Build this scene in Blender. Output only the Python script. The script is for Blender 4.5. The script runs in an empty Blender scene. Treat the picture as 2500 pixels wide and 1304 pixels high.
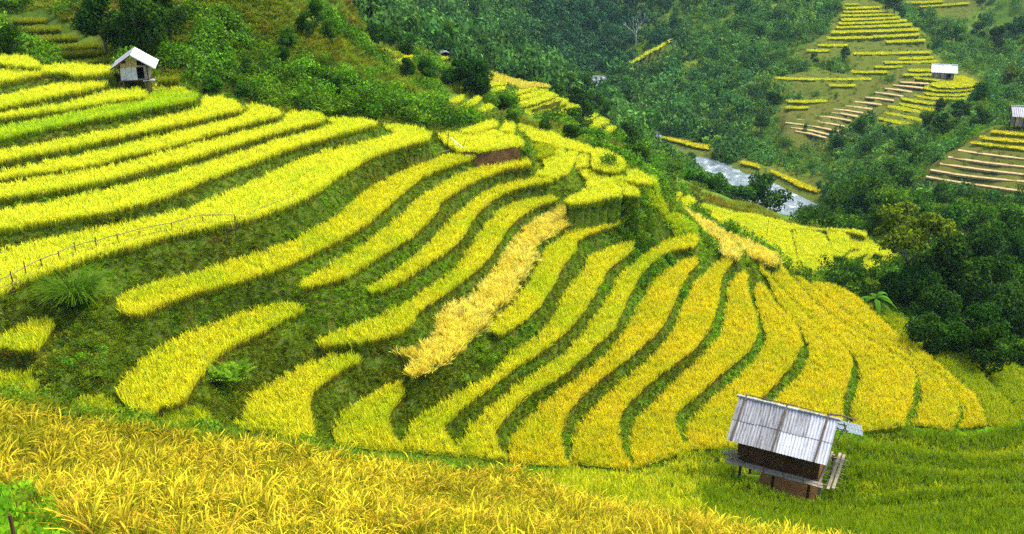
import bpy, bmesh, math, random
import numpy as np
from mathutils import Vector, Matrix
from mathutils.geometry import tessellate_polygon

C = bpy.context.scene
COL = C.collection
R = math.radians
rng = np.random.default_rng(11)
random.seed(5)

# ---------------------------------------------------------------- camera, sky, sun, exposure
CAM_Z = 52.0                       # metres above the river
cam = bpy.data.cameras.new('camera')
cam_o = bpy.data.objects.new('camera', cam)
COL.objects.link(cam_o)
cam.lens, cam.sensor_width = 35.0, 36.0
cam.clip_start, cam.clip_end = 0.1, 3000.0
cam_o.location = (0, 0, CAM_Z)
cam_o.rotation_euler = (R(90 - 22.41), 0, 0)
C.camera = cam_o

SUN_EL, SUN_AZ = 60.0, 58.0       # degrees; azimuth clockwise from +Y: high, from the right
w = bpy.data.worlds.new('World')
C.world = w
w.use_nodes = True
nt = w.node_tree
sky = nt.nodes.new('ShaderNodeTexSky')
sky.sky_type = 'NISHITA'
sky.sun_disc = False
sky.sun_elevation, sky.sun_rotation = R(SUN_EL), R(SUN_AZ)
sky.air_density, sky.dust_density, sky.ozone_density = 1.0, 3.0, 1.0
bg = nt.nodes['Background']
bg.inputs['Strength'].default_value = 0.12
nt.links.new(sky.outputs['Color'], bg.inputs['Color'])
sun = bpy.data.lights.new('sun', 'SUN')
sun_o = bpy.data.objects.new('sun', sun)
COL.objects.link(sun_o)
sun.energy, sun.angle, sun.color = 1.4, R(18), (1.0, 0.95, 0.86)
sd = Vector((math.sin(R(SUN_AZ)) * math.cos(R(SUN_EL)), math.cos(R(SUN_AZ)) * math.cos(R(SUN_EL)), math.sin(R(SUN_EL))))
sun_o.rotation_euler = sd.to_track_quat('Z', 'Y').to_euler()
sun_o.location = (0, 0, 150)
C.view_settings.view_transform = 'Standard'
C.view_settings.look = 'None'
C.view_settings.gamma = 1.0
C.view_settings.use_curve_mapping = False
C.view_settings.exposure = 2.15
C.cycles.max_bounces = 6
C.cycles.diffuse_bounces = 3
C.cycles.transmission_bounces = 3
C.cycles.transparent_max_bounces = 4
C.cycles.use_denoising = False

# ---------------------------------------------------------------- helpers
def tag(o, label=None, cat=None, group=None, kind=None):
    for k, v in (('label', label), ('category', cat), ('group', group), ('kind', kind)):
        if v: o[k] = v
    return o
def empty(name, loc, rz=0.0):
    o = bpy.data.objects.new(name, None)
    COL.objects.link(o)
    o.location, o.rotation_euler = loc, (0, 0, rz)
    o.empty_display_size = 0.3
    return o
def link(name, me, parent=None, loc=None):
    o = bpy.data.objects.new(name, me)
    COL.objects.link(o)
    if parent: o.parent = parent
    if loc is not None: o.location = loc
    return o
def mesh_np(name, v, faces, mat=None, smooth=False, tip=None):
    """v (n,3); faces: (m,3) or (m,4) array."""
    me = bpy.data.meshes.new(name)
    v = np.asarray(v, np.float32)
    f = np.asarray(faces, np.int32)
    me.vertices.add(len(v))
    me.vertices.foreach_set('co', v.ravel())
    if len(f):
        k = f.shape[1]
        me.loops.add(f.size)
        me.loops.foreach_set('vertex_index', f.ravel())
        me.polygons.add(len(f))
        me.polygons.foreach_set('loop_start', np.arange(0, f.size, k, dtype=np.int32))
        me.polygons.foreach_set('loop_total', np.full(len(f), k, np.int32))
    me.update(calc_edges=True)
    if tip is not None:
        a = me.attributes.new('tip', 'FLOAT', 'POINT')
        a.data.foreach_set('value', np.asarray(tip, np.float32))
    if mat: me.materials.append(mat)
    if smooth: me.shade_smooth()
    return me
class MB:
    """collects boxes, tubes and sheets in one bmesh"""
    def __init__(s): s.bm = bmesh.new()
    def box(s, c, size, rot=None, bev=0.0):
        m = Matrix.Translation(c) @ (rot.to_4x4() if rot is not None else Matrix.Identity(4)) @ Matrix.Diagonal((*size, 1))
        r = bmesh.ops.create_cube(s.bm, size=1.0, matrix=m)
        if bev:
            es = {e for v in r['verts'] for e in v.link_edges}
            bmesh.ops.bevel(s.bm, geom=list(es), offset=bev, segments=1, affect='EDGES')
        return s
    def tube(s, pts, r0, r1=None, n=7, jit=0.0):
        r1 = r0 if r1 is None else r1
        pts = [Vector(p) for p in pts]
        rings = []
        for i, p in enumerate(pts):
            d = (pts[min(i + 1, len(pts) - 1)] - pts[max(i - 1, 0)]).normalized()
            x = d.orthogonal().normalized() if i == 0 else (x - d * x.dot(d)).normalized()
            y = d.cross(x)
            r = r0 + (r1 - r0) * i / max(1, len(pts) - 1)
            r *= 1 + random.uniform(-jit, jit)
            rings.append([s.bm.verts.new(p + (x * math.cos(a) + y * math.sin(a)) * r) for a in [2 * math.pi * k / n for k in range(n)]])
        for a, b in zip(rings, rings[1:]):
            for k in range(n):
                s.bm.faces.new((a[k], a[(k + 1) % n], b[(k + 1) % n], b[k]))
        s.bm.faces.new(rings[0][::-1]); s.bm.faces.new(rings[-1])
        return s
    def face(s, pts): s.bm.faces.new([s.bm.verts.new(p) for p in pts]); return s
    def mesh(s, name, mat, smooth=False):
        me = bpy.data.meshes.new(name)
        bmesh.ops.recalc_face_normals(s.bm, faces=s.bm.faces)
        s.bm.to_mesh(me); s.bm.free()
        me.materials.append(mat)
        if smooth: me.shade_smooth()
        return me
    def build(s, name, mat, parent=None, smooth=False):
        return link(name, s.mesh(name, mat, smooth), parent)

# ---------------------------------------------------------------- materials
def new_mat(name):
    m = bpy.data.materials.new(name)
    m.use_nodes = True
    t = m.node_tree
    t.nodes.clear()
    out = t.nodes.new('ShaderNodeOutputMaterial')
    return m, t, out
def nd(t, typ, **kw):
    n = t.nodes.new(typ)
    for k, v in kw.items(): setattr(n, k, v)
    return n
def noise(t, scale, detail=4.0, rough=0.6, coord='world'):
    g = nd(t, 'ShaderNodeNewGeometry') if coord == 'world' else nd(t, 'ShaderNodeTexCoord')
    n = nd(t, 'ShaderNodeTexNoise')
    n.inputs['Scale'].default_value = scale
    n.inputs['Detail'].default_value = detail
    n.inputs['Roughness'].default_value = rough
    t.links.new(g.outputs['Position' if coord == 'world' else 'Object'], n.inputs['Vector'])
    return n.outputs['Fac']
def ramp(t, fac, stops):
    r = nd(t, 'ShaderNodeValToRGB')
    e = r.color_ramp.elements
    while len(e) < len(stops): e.new(0.5)
    for i, (p, c) in enumerate(stops):
        e[i].position = p
        e[i].color = (*c, 1)
    t.links.new(fac, r.inputs['Fac'])
    return r.outputs['Color']
def mix(t, fac, a, b, mode='MIX'):
    m = nd(t, 'ShaderNodeMix', data_type='RGBA', blend_type=mode)
    for sock, val in ((m.inputs[0], fac), (m.inputs[6], a), (m.inputs[7], b)):
        if hasattr(val, 'links'): t.links.new(val, sock)
        else: sock.default_value = val if isinstance(val, float) else (*val, 1)
    return m.outputs[2]
def math_(t, op, a, b):
    m = nd(t, 'ShaderNodeMath', operation=op)
    for s, v in zip(m.inputs, (a, b)):
        if hasattr(v, 'links'): t.links.new(v, s)
        else: s.default_value = v
    return m.outputs[0]
def mapr(t, v, a, b, c, d):
    m = nd(t, 'ShaderNodeMapRange')
    t.links.new(v, m.inputs[0])
    for i, x in enumerate((a, b, c, d)): m.inputs[i + 1].default_value = x
    return m.outputs[0]
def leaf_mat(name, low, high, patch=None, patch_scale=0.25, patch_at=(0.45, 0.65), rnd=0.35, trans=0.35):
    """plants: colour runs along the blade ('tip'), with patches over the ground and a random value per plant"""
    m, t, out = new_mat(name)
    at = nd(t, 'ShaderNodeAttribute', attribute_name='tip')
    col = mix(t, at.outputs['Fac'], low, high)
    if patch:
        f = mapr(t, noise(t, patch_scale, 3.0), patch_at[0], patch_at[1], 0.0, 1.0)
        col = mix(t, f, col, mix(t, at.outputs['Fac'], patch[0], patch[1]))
    oi = nd(t, 'ShaderNodeObjectInfo')
    val = mapr(t, oi.outputs['Random'], 0, 1, 1 - rnd, 1 + rnd)
    hs = nd(t, 'ShaderNodeHueSaturation')
    t.links.new(col, hs.inputs['Color'])
    t.links.new(val, hs.inputs['Value'])
    hue = mapr(t, math_(t, 'FRACT', math_(t, 'MULTIPLY', oi.outputs['Random'], 7.31), 0), 0, 1, 0.488, 0.512)
    t.links.new(hue, hs.inputs['Hue'])
    d = nd(t, 'ShaderNodeBsdfDiffuse')
    tr = nd(t, 'ShaderNodeBsdfTranslucent')
    mx = nd(t, 'ShaderNodeMixShader')
    mx.inputs[0].default_value = trans
    t.links.new(hs.outputs['Color'], d.inputs['Color'])
    t.links.new(hs.outputs['Color'], tr.inputs['Color'])
    t.links.new(d.outputs[0], mx.inputs[1]); t.links.new(tr.outputs[0], mx.inputs[2])
    t.links.new(mx.outputs[0], out.inputs['Surface'])
    return m
def solid_mat(name, stops, scale=3.0, detail=6.0, rough=0.9, bump=0.3, bscale=None, coord='world', metal=0.0, spec=0.2):
    m, t, out = new_mat(name)
    p = nd(t, 'ShaderNodeBsdfPrincipled')
    p.inputs['Roughness'].default_value = rough
    p.inputs['Metallic'].default_value = metal
    p.inputs['Specular IOR Level'].default_value = spec
    f = noise(t, scale, detail, 0.65, coord)
    t.links.new(ramp(t, f, stops), p.inputs['Base Color'])
    if bump:
        b = nd(t, 'ShaderNodeBump')
        b.inputs['Strength'].default_value = bump
        t.links.new(noise(t, bscale or scale * 4, 4.0, 0.6, coord), b.inputs['Height'])
        t.links.new(b.outputs[0], p.inputs['Normal'])
    t.links.new(p.outputs[0], out.inputs['Surface'])
    return m

def tin_mat(name, a, b, c):
    m, t, out = new_mat(name)
    p = nd(t, 'ShaderNodeBsdfPrincipled')
    p.inputs['Roughness'].default_value = 0.6
    p.inputs['Specular IOR Level'].default_value = 0.35
    tc, mp, n = nd(t, 'ShaderNodeTexCoord'), nd(t, 'ShaderNodeMapping'), nd(t, 'ShaderNodeTexNoise')
    mp.inputs['Scale'].default_value = (16, 1.6, 1)
    n.inputs['Scale'].default_value, n.inputs['Detail'].default_value, n.inputs['Roughness'].default_value = 1.0, 8.0, 0.75
    oi, ad = nd(t, 'ShaderNodeObjectInfo'), nd(t, 'ShaderNodeVectorMath', operation='ADD')
    t.links.new(tc.outputs['Object'], ad.inputs[0]); t.links.new(oi.outputs['Location'], ad.inputs[1])
    t.links.new(ad.outputs[0], mp.inputs[0]); t.links.new(mp.outputs[0], n.inputs['Vector'])
    col = ramp(t, n.outputs['Fac'], [(0.34, a), (0.52, b), (0.66, c)])
    hs = nd(t, 'ShaderNodeHueSaturation')
    t.links.new(col, hs.inputs['Color'])
    t.links.new(mapr(t, oi.outputs['Random'], 0, 1, 0.78, 1.15), hs.inputs['Value'])
    t.links.new(hs.outputs[0], p.inputs['Base Color'])
    t.links.new(p.outputs[0], out.inputs['Surface'])
    return m
M = {}
# rice: (stalk low, panicle high)
RICE = {
    'lemon': ((0.13, 0.19, 0.006), (0.86, 0.84, 0.035), ((0.13, 0.20, 0.006), (0.74, 0.78, 0.028))),
    'gold': ((0.13, 0.17, 0.005), (0.85, 0.715, 0.020), ((0.12, 0.17, 0.005), (0.70, 0.66, 0.016))),
    'yellow': ((0.11, 0.16, 0.005), (0.82, 0.76, 0.022), ((0.11, 0.18, 0.005), (0.62, 0.68, 0.016))),
    'lime': ((0.09, 0.19, 0.005), (0.48, 0.66, 0.018), ((0.09, 0.19, 0.005), (0.66, 0.70, 0.018))),
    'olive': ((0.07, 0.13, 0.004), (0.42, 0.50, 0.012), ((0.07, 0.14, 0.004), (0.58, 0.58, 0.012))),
    'straw': ((0.30, 0.25, 0.020), (0.86, 0.73, 0.075), ((0.34, 0.29, 0.028), (0.88, 0.78, 0.14))),
    'straw2': ((0.20, 0.19, 0.014), (0.82, 0.70, 0.090), ((0.16, 0.18, 0.008), (0.76, 0.72, 0.035))),
    'dull': ((0.05, 0.08, 0.004), (0.30, 0.34, 0.014), ((0.06, 0.08, 0.004), (0.36, 0.34, 0.014))),
    'orange': ((0.035, 0.065, 0.003), (0.66, 0.52, 0.022), ((0.03, 0.06, 0.003), (0.40, 0.33, 0.014))),
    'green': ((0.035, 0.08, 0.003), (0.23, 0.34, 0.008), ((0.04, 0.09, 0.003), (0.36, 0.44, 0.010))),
}
for k, (lo, hi, pa) in RICE.items():
    M['rice_' + k] = leaf_mat('rice_' + k, lo, hi, pa, 0.35 if k not in ('green', 'orange') else 0.22, rnd=0.13 if k not in ('orange', 'straw') else 0.25, trans=0.15 if k == 'orange' else 0.32)
    M['bed_' + k] = solid_mat('rice_bed_' + k, [(0.3, tuple(0.6 * a + 0.02 * b for a, b in zip(lo, hi))), (0.7, tuple(0.9 * a + 0.10 * b for a, b in zip(lo, hi)))], 9.0, 3.0, 1.0, 0.4, spec=0.0)
for k, (lo, hi, pa) in RICE.items():
    M['far_bed_' + k] = solid_mat('far_rice_bed_' + k, [(0.3, tuple(0.6 * a + 0.22 * b for a, b in zip(lo, hi))), (0.7, tuple(0.5 * a + 0.42 * b for a, b in zip(lo, hi)))], 2.5, 3.0, 1.0, 0.4, spec=0.0)
M['weed_green'] = leaf_mat('weed_green', (0.05, 0.10, 0.004), (0.20, 0.34, 0.012), ((0.07, 0.11, 0.005), (0.28, 0.34, 0.012)), 0.3, rnd=0.45)
M['weed_fresh'] = leaf_mat('weed_fresh', (0.05, 0.14, 0.004), (0.20, 0.45, 0.014), ((0.06, 0.14, 0.004), (0.30, 0.48, 0.016)), 0.4, rnd=0.4)
M['weed_olive'] = leaf_mat('weed_olive', (0.045, 0.075, 0.005), (0.19, 0.25, 0.013), ((0.07, 0.07, 0.007), (0.22, 0.19, 0.016)), 0.5, (0.52, 0.72), rnd=0.4)
M['grass_olive'] = leaf_mat('grass_olive', (0.07, 0.09, 0.006), (0.27, 0.30, 0.018), ((0.10, 0.08, 0.008), (0.30, 0.22, 0.022)), 0.12, (0.48, 0.66), rnd=0.4)
M['grass_green'] = leaf_mat('grass_green', (0.05, 0.10, 0.005), (0.20, 0.33, 0.015), ((0.06, 0.09, 0.005), (0.26, 0.30, 0.015)), 0.12, rnd=0.4)
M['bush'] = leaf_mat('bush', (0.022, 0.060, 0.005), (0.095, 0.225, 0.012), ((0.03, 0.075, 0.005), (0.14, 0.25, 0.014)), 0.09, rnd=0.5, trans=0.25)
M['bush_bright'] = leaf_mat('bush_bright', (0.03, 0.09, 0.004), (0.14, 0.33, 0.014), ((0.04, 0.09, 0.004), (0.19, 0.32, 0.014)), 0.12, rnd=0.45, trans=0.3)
M['forest'] = leaf_mat('forest', (0.018, 0.056, 0.012), (0.085, 0.21, 0.036), ((0.028, 0.08, 0.014), (0.13, 0.27, 0.040)), 0.035, rnd=0.5, trans=0.2)
M['hill_shrub'] = leaf_mat('hill_shrub', (0.03, 0.09, 0.012), (0.13, 0.30, 0.040), ((0.04, 0.10, 0.012), (0.20, 0.34, 0.044)), 0.06, rnd=0.4, trans=0.25)
M['weed_dry'] = leaf_mat('weed_dry', (0.09, 0.06, 0.010), (0.27, 0.18, 0.030), None, rnd=0.4)
M['forest_deep'] = leaf_mat('forest_deep', (0.010, 0.038, 0.014), (0.045, 0.125, 0.036), ((0.014, 0.05, 0.016), (0.07, 0.17, 0.042)), 0.05, rnd=0.45, trans=0.2)  # far gorge copy of forest: the bluish distance haze is put into the leaf colour
M['rice_brown'] = leaf_mat('rice_brown', (0.10, 0.08, 0.008), (0.48, 0.28, 0.022), None, rnd=0.35)
M['tree_dark'] = leaf_mat('tree_dark', (0.008, 0.024, 0.003), (0.045, 0.115, 0.008), None, rnd=0.2, trans=0.2)
M['tree_mid'] = leaf_mat('tree_mid', (0.014, 0.045, 0.004), (0.075, 0.19, 0.012), None, rnd=0.25, trans=0.25)
M['tree_olive'] = leaf_mat('tree_olive', (0.03, 0.05, 0.004), (0.17, 0.23, 0.010), None, rnd=0.2, trans=0.25)
M['bark'] = solid_mat('bark', [(0.3, (0.05, 0.035, 0.022)), (0.7, (0.16, 0.12, 0.08))], 6.0, 6.0, 0.95, 0.6)
M['bark_pale'] = solid_mat('bark_pale', [(0.3, (0.35, 0.33, 0.29)), (0.7, (0.6, 0.58, 0.52))], 4.0, 6.0, 0.9, 0.3)
M['stubble'] = solid_mat('stubble', [(0.3, (0.16, 0.12, 0.045)), (0.5, (0.28, 0.21, 0.085)), (0.75, (0.40, 0.31, 0.14))], 1.6, 8.0, 1.0, 0.5)

# ---------------------------------------------------------------- survey of the place, metres
DATA = {"pts":[[-10.29,17.59,41.68],[-7.42,17.77,40.82],[-4.62,18.91,39.66],[-2.27,20.44,38.12],[-0.21,22.09,36.86],[-4.63,7.4,45.84],[-2.89,8.88,44.7],[0.0,10.69,43.32],[3.06,13.57,41.12],[7.17,16.86,38.6],[12.86,20.56,35.77],[-5.4,11.68,43.62],[-2.38,13.84,41.77],[0.41,16.68,39.48],[2.26,18.31,38.19],[-4.55,14.39,41.8],[1.7,23.15,35.49],[3.27,22.18,35.77],[4.72,21.22,36.07],[3.12,27.9,32.61],[5.51,28.3,32.26],[7.47,27.67,32.04],[11.1,31.0,29.61],[8.56,26.58,32.02],[12.12,25.75,32.63],[14.2,24.92,33.24],[12.35,31.56,29.67],[15.64,34.04,29.13],[19.01,35.88,28.33],[21.77,36.87,28.11],[15.77,30.72,30.25],[18.22,30.3,30.54],[21.89,34.04,29.13],[16.67,24.92,33.24],[9.2,32.14,30.02],[13.02,32.74,29.9],[8.03,35.42,28.53],[4.91,32.62,29.6],[2.47,31.81,30.27],[14.51,37.0,28.43],[18.33,38.9,27.79],[22.15,39.76,27.26],[-12.67,19.31,41.12],[-5.76,8.22,45.71],[-14.03,19.14,40.7],[-7.9,9.87,44.45],[-25.06,38.51,35.22],[-29.84,48.2,37.73],[-32.22,53.75,40.7],[15.51,21.38,35.64],[25.51,34.17,29.93],[25.93,40.38,29.25],[33.95,44.28,28.22],[-17.49,30.32,36.35],[-14.69,30.11,35.83],[-15.23,33.35,35.81],[-10.36,32.09,34.09],[-6.05,38.12,34.26],[-1.71,36.88,32.58],[-8.71,34.7,35.16],[-18.67,37.14,35.82],[-16.09,39.37,35.99],[-12.78,42.15,36.16],[-9.48,44.42,36.44],[-7.2,47.89,36.97],[-18.21,58.87,39.99],[-15.56,59.49,38.87],[-13.58,59.3,38.42],[-11.11,59.14,38.03],[-7.41,59.02,37.73],[-4.85,60.84,36.9],[-2.52,66.89,35.83],[-0.89,70.76,34.74],[-16.45,61.7,40.3],[-16.99,64.5,41.85],[-17.65,68.39,44.72],[-20.08,61.48,41.09],[-21.86,65.41,42.75],[-22.54,68.39,44.72],[-25.8,67.15,41.71],[-25.77,62.49,40.91],[-12.91,64.21,39.83],[-14.52,73.59,41.59],[-16.53,84.97,42.95],[-10.53,63.5,38.12],[-12.02,73.58,38.95],[-14.49,89.53,38.27],[-8.4,67.47,37.25],[-9.88,80.01,36.17],[-6.26,75.41,35.52],[-7.57,92.01,33.8],[-4.49,83.42,33.94],[-9.47,92.15,34.15],[-13.15,68.97,40.88],[-17.7,102.52,38.3],[-17.51,116.64,33.19],[-14.32,121.33,31.46],[-10.86,120.77,30.09],[-7.28,118.2,29.1],[-4.94,120.01,28.26],[-4.44,71.05,35.43],[-2.92,69.73,34.85],[-3.7,73.93,34.54],[-11.52,80.26,36.78],[-11.33,86.28,35.64],[-12.64,83.79,37.47],[-16.42,106.82,35.62],[-14.17,83.29,38.9],[-21.09,128.54,35.83],[-22.22,123.78,37.39],[-23.05,142.1,29.36],[-10.08,98.63,34.1],[-11.7,98.7,34.29],[-15.19,83.68,39.83],[-22.84,153.31,30.31],[-2.3,78.88,33.43],[-1.56,93.97,30.68],[0.0,82.69,32.19],[1.89,90.28,29.6],[3.95,93.9,27.89],[7.0,97.66,26.51],[9.47,97.34,25.75],[-1.36,64.66,35.68],[4.44,70.2,33.37],[9.57,72.54,31.17],[11.23,75.19,29.74],[-36.54,75.75,41.58],[-34.4,78.03,41.88],[-30.86,60.67,41.73],[-40.12,80.82,43.39],[-28.81,71.54,41.88],[-30.45,76.68,43.84],[-38.02,67.15,41.71],[-47.74,83.15,43.78],[-40.23,89.28,45.53],[-23.15,79.36,47.72],[-15.74,89.94,47.15],[-22.35,55.96,40.81],[-20.15,59.01,40.33],[14.4,121.48,18.71],[10.21,120.9,19.92],[13.58,129.11,18.86],[7.49,138.7,21.11],[11.73,147.66,16.62],[18.72,125.73,15.9],[10.84,81.68,27.1],[19.75,115.31,16.85],[12.18,76.62,27.96],[20.37,105.01,18.1],[25.35,106.21,15.78],[29.96,105.77,14.72],[33.65,105.42,13.86],[35.0,98.59,15.65],[33.32,86.16,19.62],[34.4,82.07,20.19],[32.26,74.11,21.87],[18.41,57.57,26.35],[20.16,56.56,26.53],[17.12,58.89,26.92],[24.25,65.55,24.72],[23.18,58.38,25.7],[23.46,54.45,26.66],[23.44,61.44,25.24],[26.5,64.41,24.57],[29.63,66.02,23.24],[28.52,59.69,23.63],[28.83,55.49,23.93],[28.85,50.48,24.89],[31.11,49.07,24.09],[34.4,69.69,21.64],[34.42,61.5,22.77],[38.89,63.09,21.37],[37.16,80.21,20.92],[45.8,100.52,17.72],[35.97,86.38,20.15],[42.47,79.53,19.28],[54.81,141.51,6.95],[53.0,105.86,14.93],[54.88,121.24,12.86],[57.02,157.14,5.49],[50.04,144.62,4.0],[65.83,166.89,5.54],[60.49,144.13,8.06],[68.15,179.69,5.1],[72.91,168.51,9.47],[81.48,177.48,10.23],[89.92,188.53,10.8],[46.13,111.9,13.84],[40.3,110.79,11.15],[56.69,105.86,14.93],[60.38,106.21,15.78],[71.11,122.99,14.5],[80.66,137.16,17.38],[71.44,136.94,16.85],[68.85,139.76,15.82],[27.33,244.87,0.53],[22.24,233.0,0.59],[31.98,218.89,0.48],[38.52,203.78,0.56],[43.46,186.3,0.14],[46.81,167.61,-0.6],[49.87,157.94,-0.42],[30.43,255.83,3.49],[37.16,260.05,5.87],[42.05,264.9,7.15],[50.93,280.64,11.2],[59.81,292.63,14.05],[42.96,230.93,3.45],[48.44,211.0,2.34],[52.43,191.1,1.29],[57.28,230.93,3.45],[61.07,209.36,3.61],[63.21,258.84,8.17],[75.47,266.55,11.13],[67.98,236.76,7.11],[76.23,292.63,14.05],[88.23,275.17,16.31],[100.74,279.28,15.78],[49.22,177.38,-0.5],[54.32,169.67,1.78],[125.31,295.49,7.87],[108.02,251.99,7.3],[123.99,264.9,7.15],[149.18,295.03,6.76],[110.6,214.01,7.01],[118.52,240.78,6.35],[117.28,290.84,9.71],[117.28,310.86,18.9],[87.96,295.31,20.56],[162.96,341.94,15.59],[97.78,215.68,8.45],[150.0,272.99,5.78],[131.28,218.99,5.97],[19.41,261.82,-0.33],[16.54,268.87,1.02],[26.95,262.03,0.17],[33.33,271.72,2.69],[45.9,290.96,7.39],[11.11,271.72,2.69],[5.04,245.03,3.53],[0.0,232.39,6.99],[-4.44,217.04,11.73],[-8.23,201.28,15.48],[-12.04,197.16,18.62],[-16.13,199.09,20.68],[-20.58,204.1,22.33],[-28.31,220.08,21.74],[-33.13,236.88,23.12],[-23.15,233.14,27.18],[-13.27,220.08,21.74],[-4.84,239.08,15.34],[0.0,261.83,18.05],[5.45,269.6,10.66],[12.14,302.9,12.72],[23.87,295.03,6.76],[36.79,304.11,7.78],[25.35,316.25,10.99],[43.93,313.17,11.39],[0.0,148.84,19.47],[5.6,169.48,17.07],[12.35,199.24,10.53],[-3.29,160.02,20.35],[-6.17,150.25,22.9],[7.39,55.45,34.1],[8.5,55.45,33.7],[7.74,54.24,33.5],[7.62,53.97,32.9],[9.03,54.62,32.5],[9.18,54.99,32.9],[10.72,55.97,31.9],[10.93,55.29,31.5],[9.62,54.1,31.3],[9.34,54.81,31.8]],
"river":[[[19.94,254.39],[25.19,254.39]],[[18.34,249.34],[23.4,248.35]],[[19.41,240.23],[22.28,238.85]],[[20.28,229.99],[23.83,229.14]],[[23.92,211.38],[27.24,209.57]],[[27.3,195.98],[30.38,194.39]],[[29.79,187.38],[34.28,183.33]],[[32.6,177.81],[38.35,176.21]],[[34.97,168.1],[41.91,171.82]],[[37.04,158.86],[44.14,165.7]],[[39.47,151.48],[46.64,158.86]],[[42.98,144.68],[49.71,150.47]],[[45.0,138.39],[50.07,141.02]],[[43.75,127.9],[49.43,127.9]]],
"ridge":[[-120,330,85],[0,400,95],[100,380,100],[200,330,90],[60,330,40],[-40,330,45],[-90,240,45],[-60,140,52],[-90,110,58],[-70,70,50],[170,250,60],[230,220,60],[150,170,42],[190,140,40],[100,60,24],[60,20,38],[-30,10,46],[-60,30,44],[0,2,46],[20,4,44],[-20,3,46],[120,100,22],[90,90,14]],
"near_field":[[-12.53,18.43],[-10.29,17.57],[-8.56,17.62],[-7.42,17.77],[-6.22,18.14],[-4.62,18.92],[-3.03,19.67],[-2.27,20.46],[-0.21,22.1],[0.73,21.53],[1.57,21.46],[3.19,20.94],[4.54,20.38],[6.42,19.82],[7.7,18.03],[6.3,14.53],[2.59,11.26],[0.0,8.79],[-2.41,7.19],[-4.75,8.63],[-5.4,9.57],[-6.37,10.96],[-8.33,12.77]],
"hut_field":[[0.95,27.93],[2.26,32.09],[3.4,31.77],[4.67,32.66],[7.51,35.46],[9.62,36.37],[14.77,37.49],[17.59,38.9],[20.41,39.28],[21.96,39.77],[23.66,39.65],[25.93,39.51],[22.22,30.19],[16.11,22.2],[12.35,19.6],[8.6,18.0],[7.57,18.85],[6.69,20.61],[4.72,21.19],[3.38,22.17],[1.67,22.71],[0.89,22.77]],
"polys":{"L0":[41.66,55.1,None,[[-30.47,56.88],[-29.2,57.13],[-27.75,57.13],[-27.12,56.46],[-26.55,55.63],[-25.57,54.44]],[[-29.43,54.79],[-28.14,54.91],[-26.97,54.32],[-26.03,53.97],[-25.53,54.09]]],
"L1":[41.34,54.1,None,[[-28.98,53.75],[-27.92,54.32],[-27.23,55.24],[-26.07,55.72],[-25.36,56.2],[-23.81,56.08],[-22.96,55.86],[-22.09,55.6]],[[-27.5,50.79],[-26.68,51.71],[-25.98,52.98],[-25.19,54.2],[-24.3,54.2],[-23.58,53.42],[-22.85,53.64],[-21.67,54.32]]],
"L2":[40.82,51.9,None,[[-26.84,49.25],[-26.15,50.37],[-25.81,51.08],[-25.45,51.83],[-25.04,52.62],[-24.6,53.38],[-23.64,54.57],[-22.53,54.9],[-22.09,54.46]],[[-25.88,47.32],[-25.19,48.35],[-24.36,49.53],[-23.95,50.19],[-23.53,50.85],[-22.63,52.04],[-22.12,52.96],[-21.87,53.7]]],
"L3":[40.42,51.4,None,[[-26.05,47.5],[-25.34,48.51],[-24.72,49.04],[-23.96,49.65],[-23.32,50.2],[-22.45,51.42],[-22.16,52.6],[-21.81,53.72],[-21.22,53.93],[-20.36,54.03],[-19.66,53.41]],[[-25.73,46.84],[-24.94,47.67],[-24.23,48.18],[-23.43,48.77],[-22.67,49.49],[-21.96,50.2],[-20.88,51.23],[-19.69,52.1],[-19.44,52.5]]],
"L3b":[40.25,55.5,None,[[-19.93,54.81],[-20.21,56.23],[-19.86,56.57],[-18.65,55.68],[-18.14,54.92]],[[-19.74,54.39],[-19.22,54.6],[-18.54,54.6],[-18.05,54.6]]],
"L4":[40.16,51.0,None,[[-25.39,46.06],[-24.56,46.77],[-23.93,47.43],[-23.24,48.23],[-22.6,49.13],[-21.95,50.05],[-21.17,50.91],[-20.46,51.71],[-20.0,52.42],[-19.74,53.08],[-19.77,54.3],[-19.41,55.15],[-18.27,55.15],[-17.51,54.51],[-17.07,53.68]],[[-24.47,44.21],[-23.73,45.01],[-23.15,45.72],[-22.49,46.53],[-21.85,47.34],[-21.19,48.15],[-20.44,48.94],[-19.73,49.7],[-19.15,50.45],[-18.69,51.06],[-18.21,51.43],[-17.56,52.1],[-16.99,52.98]]],
"L5":[39.57,50.3,None,[[-24.45,43.94],[-23.66,44.63],[-23.01,45.19],[-22.3,45.85],[-21.66,46.63],[-21.0,47.45],[-20.3,48.22],[-19.58,49.06],[-19.11,49.77],[-18.64,50.54],[-18.22,51.22],[-17.7,51.92],[-17.32,52.51],[-17.07,53.76],[-17.34,54.78],[-17.51,55.68],[-16.48,55.89],[-15.91,55.47],[-15.44,54.83],[-15.0,54.15],[-14.64,53.37]],[[-23.73,42.49],[-23.01,43.27],[-22.4,43.84],[-21.71,44.49],[-21.05,45.18],[-20.39,45.93],[-19.73,46.75],[-19.06,47.6],[-18.31,48.49],[-17.6,49.31],[-17.03,49.92],[-16.51,50.51],[-15.97,51.34],[-15.47,52.13],[-14.63,52.98]]],
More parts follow.
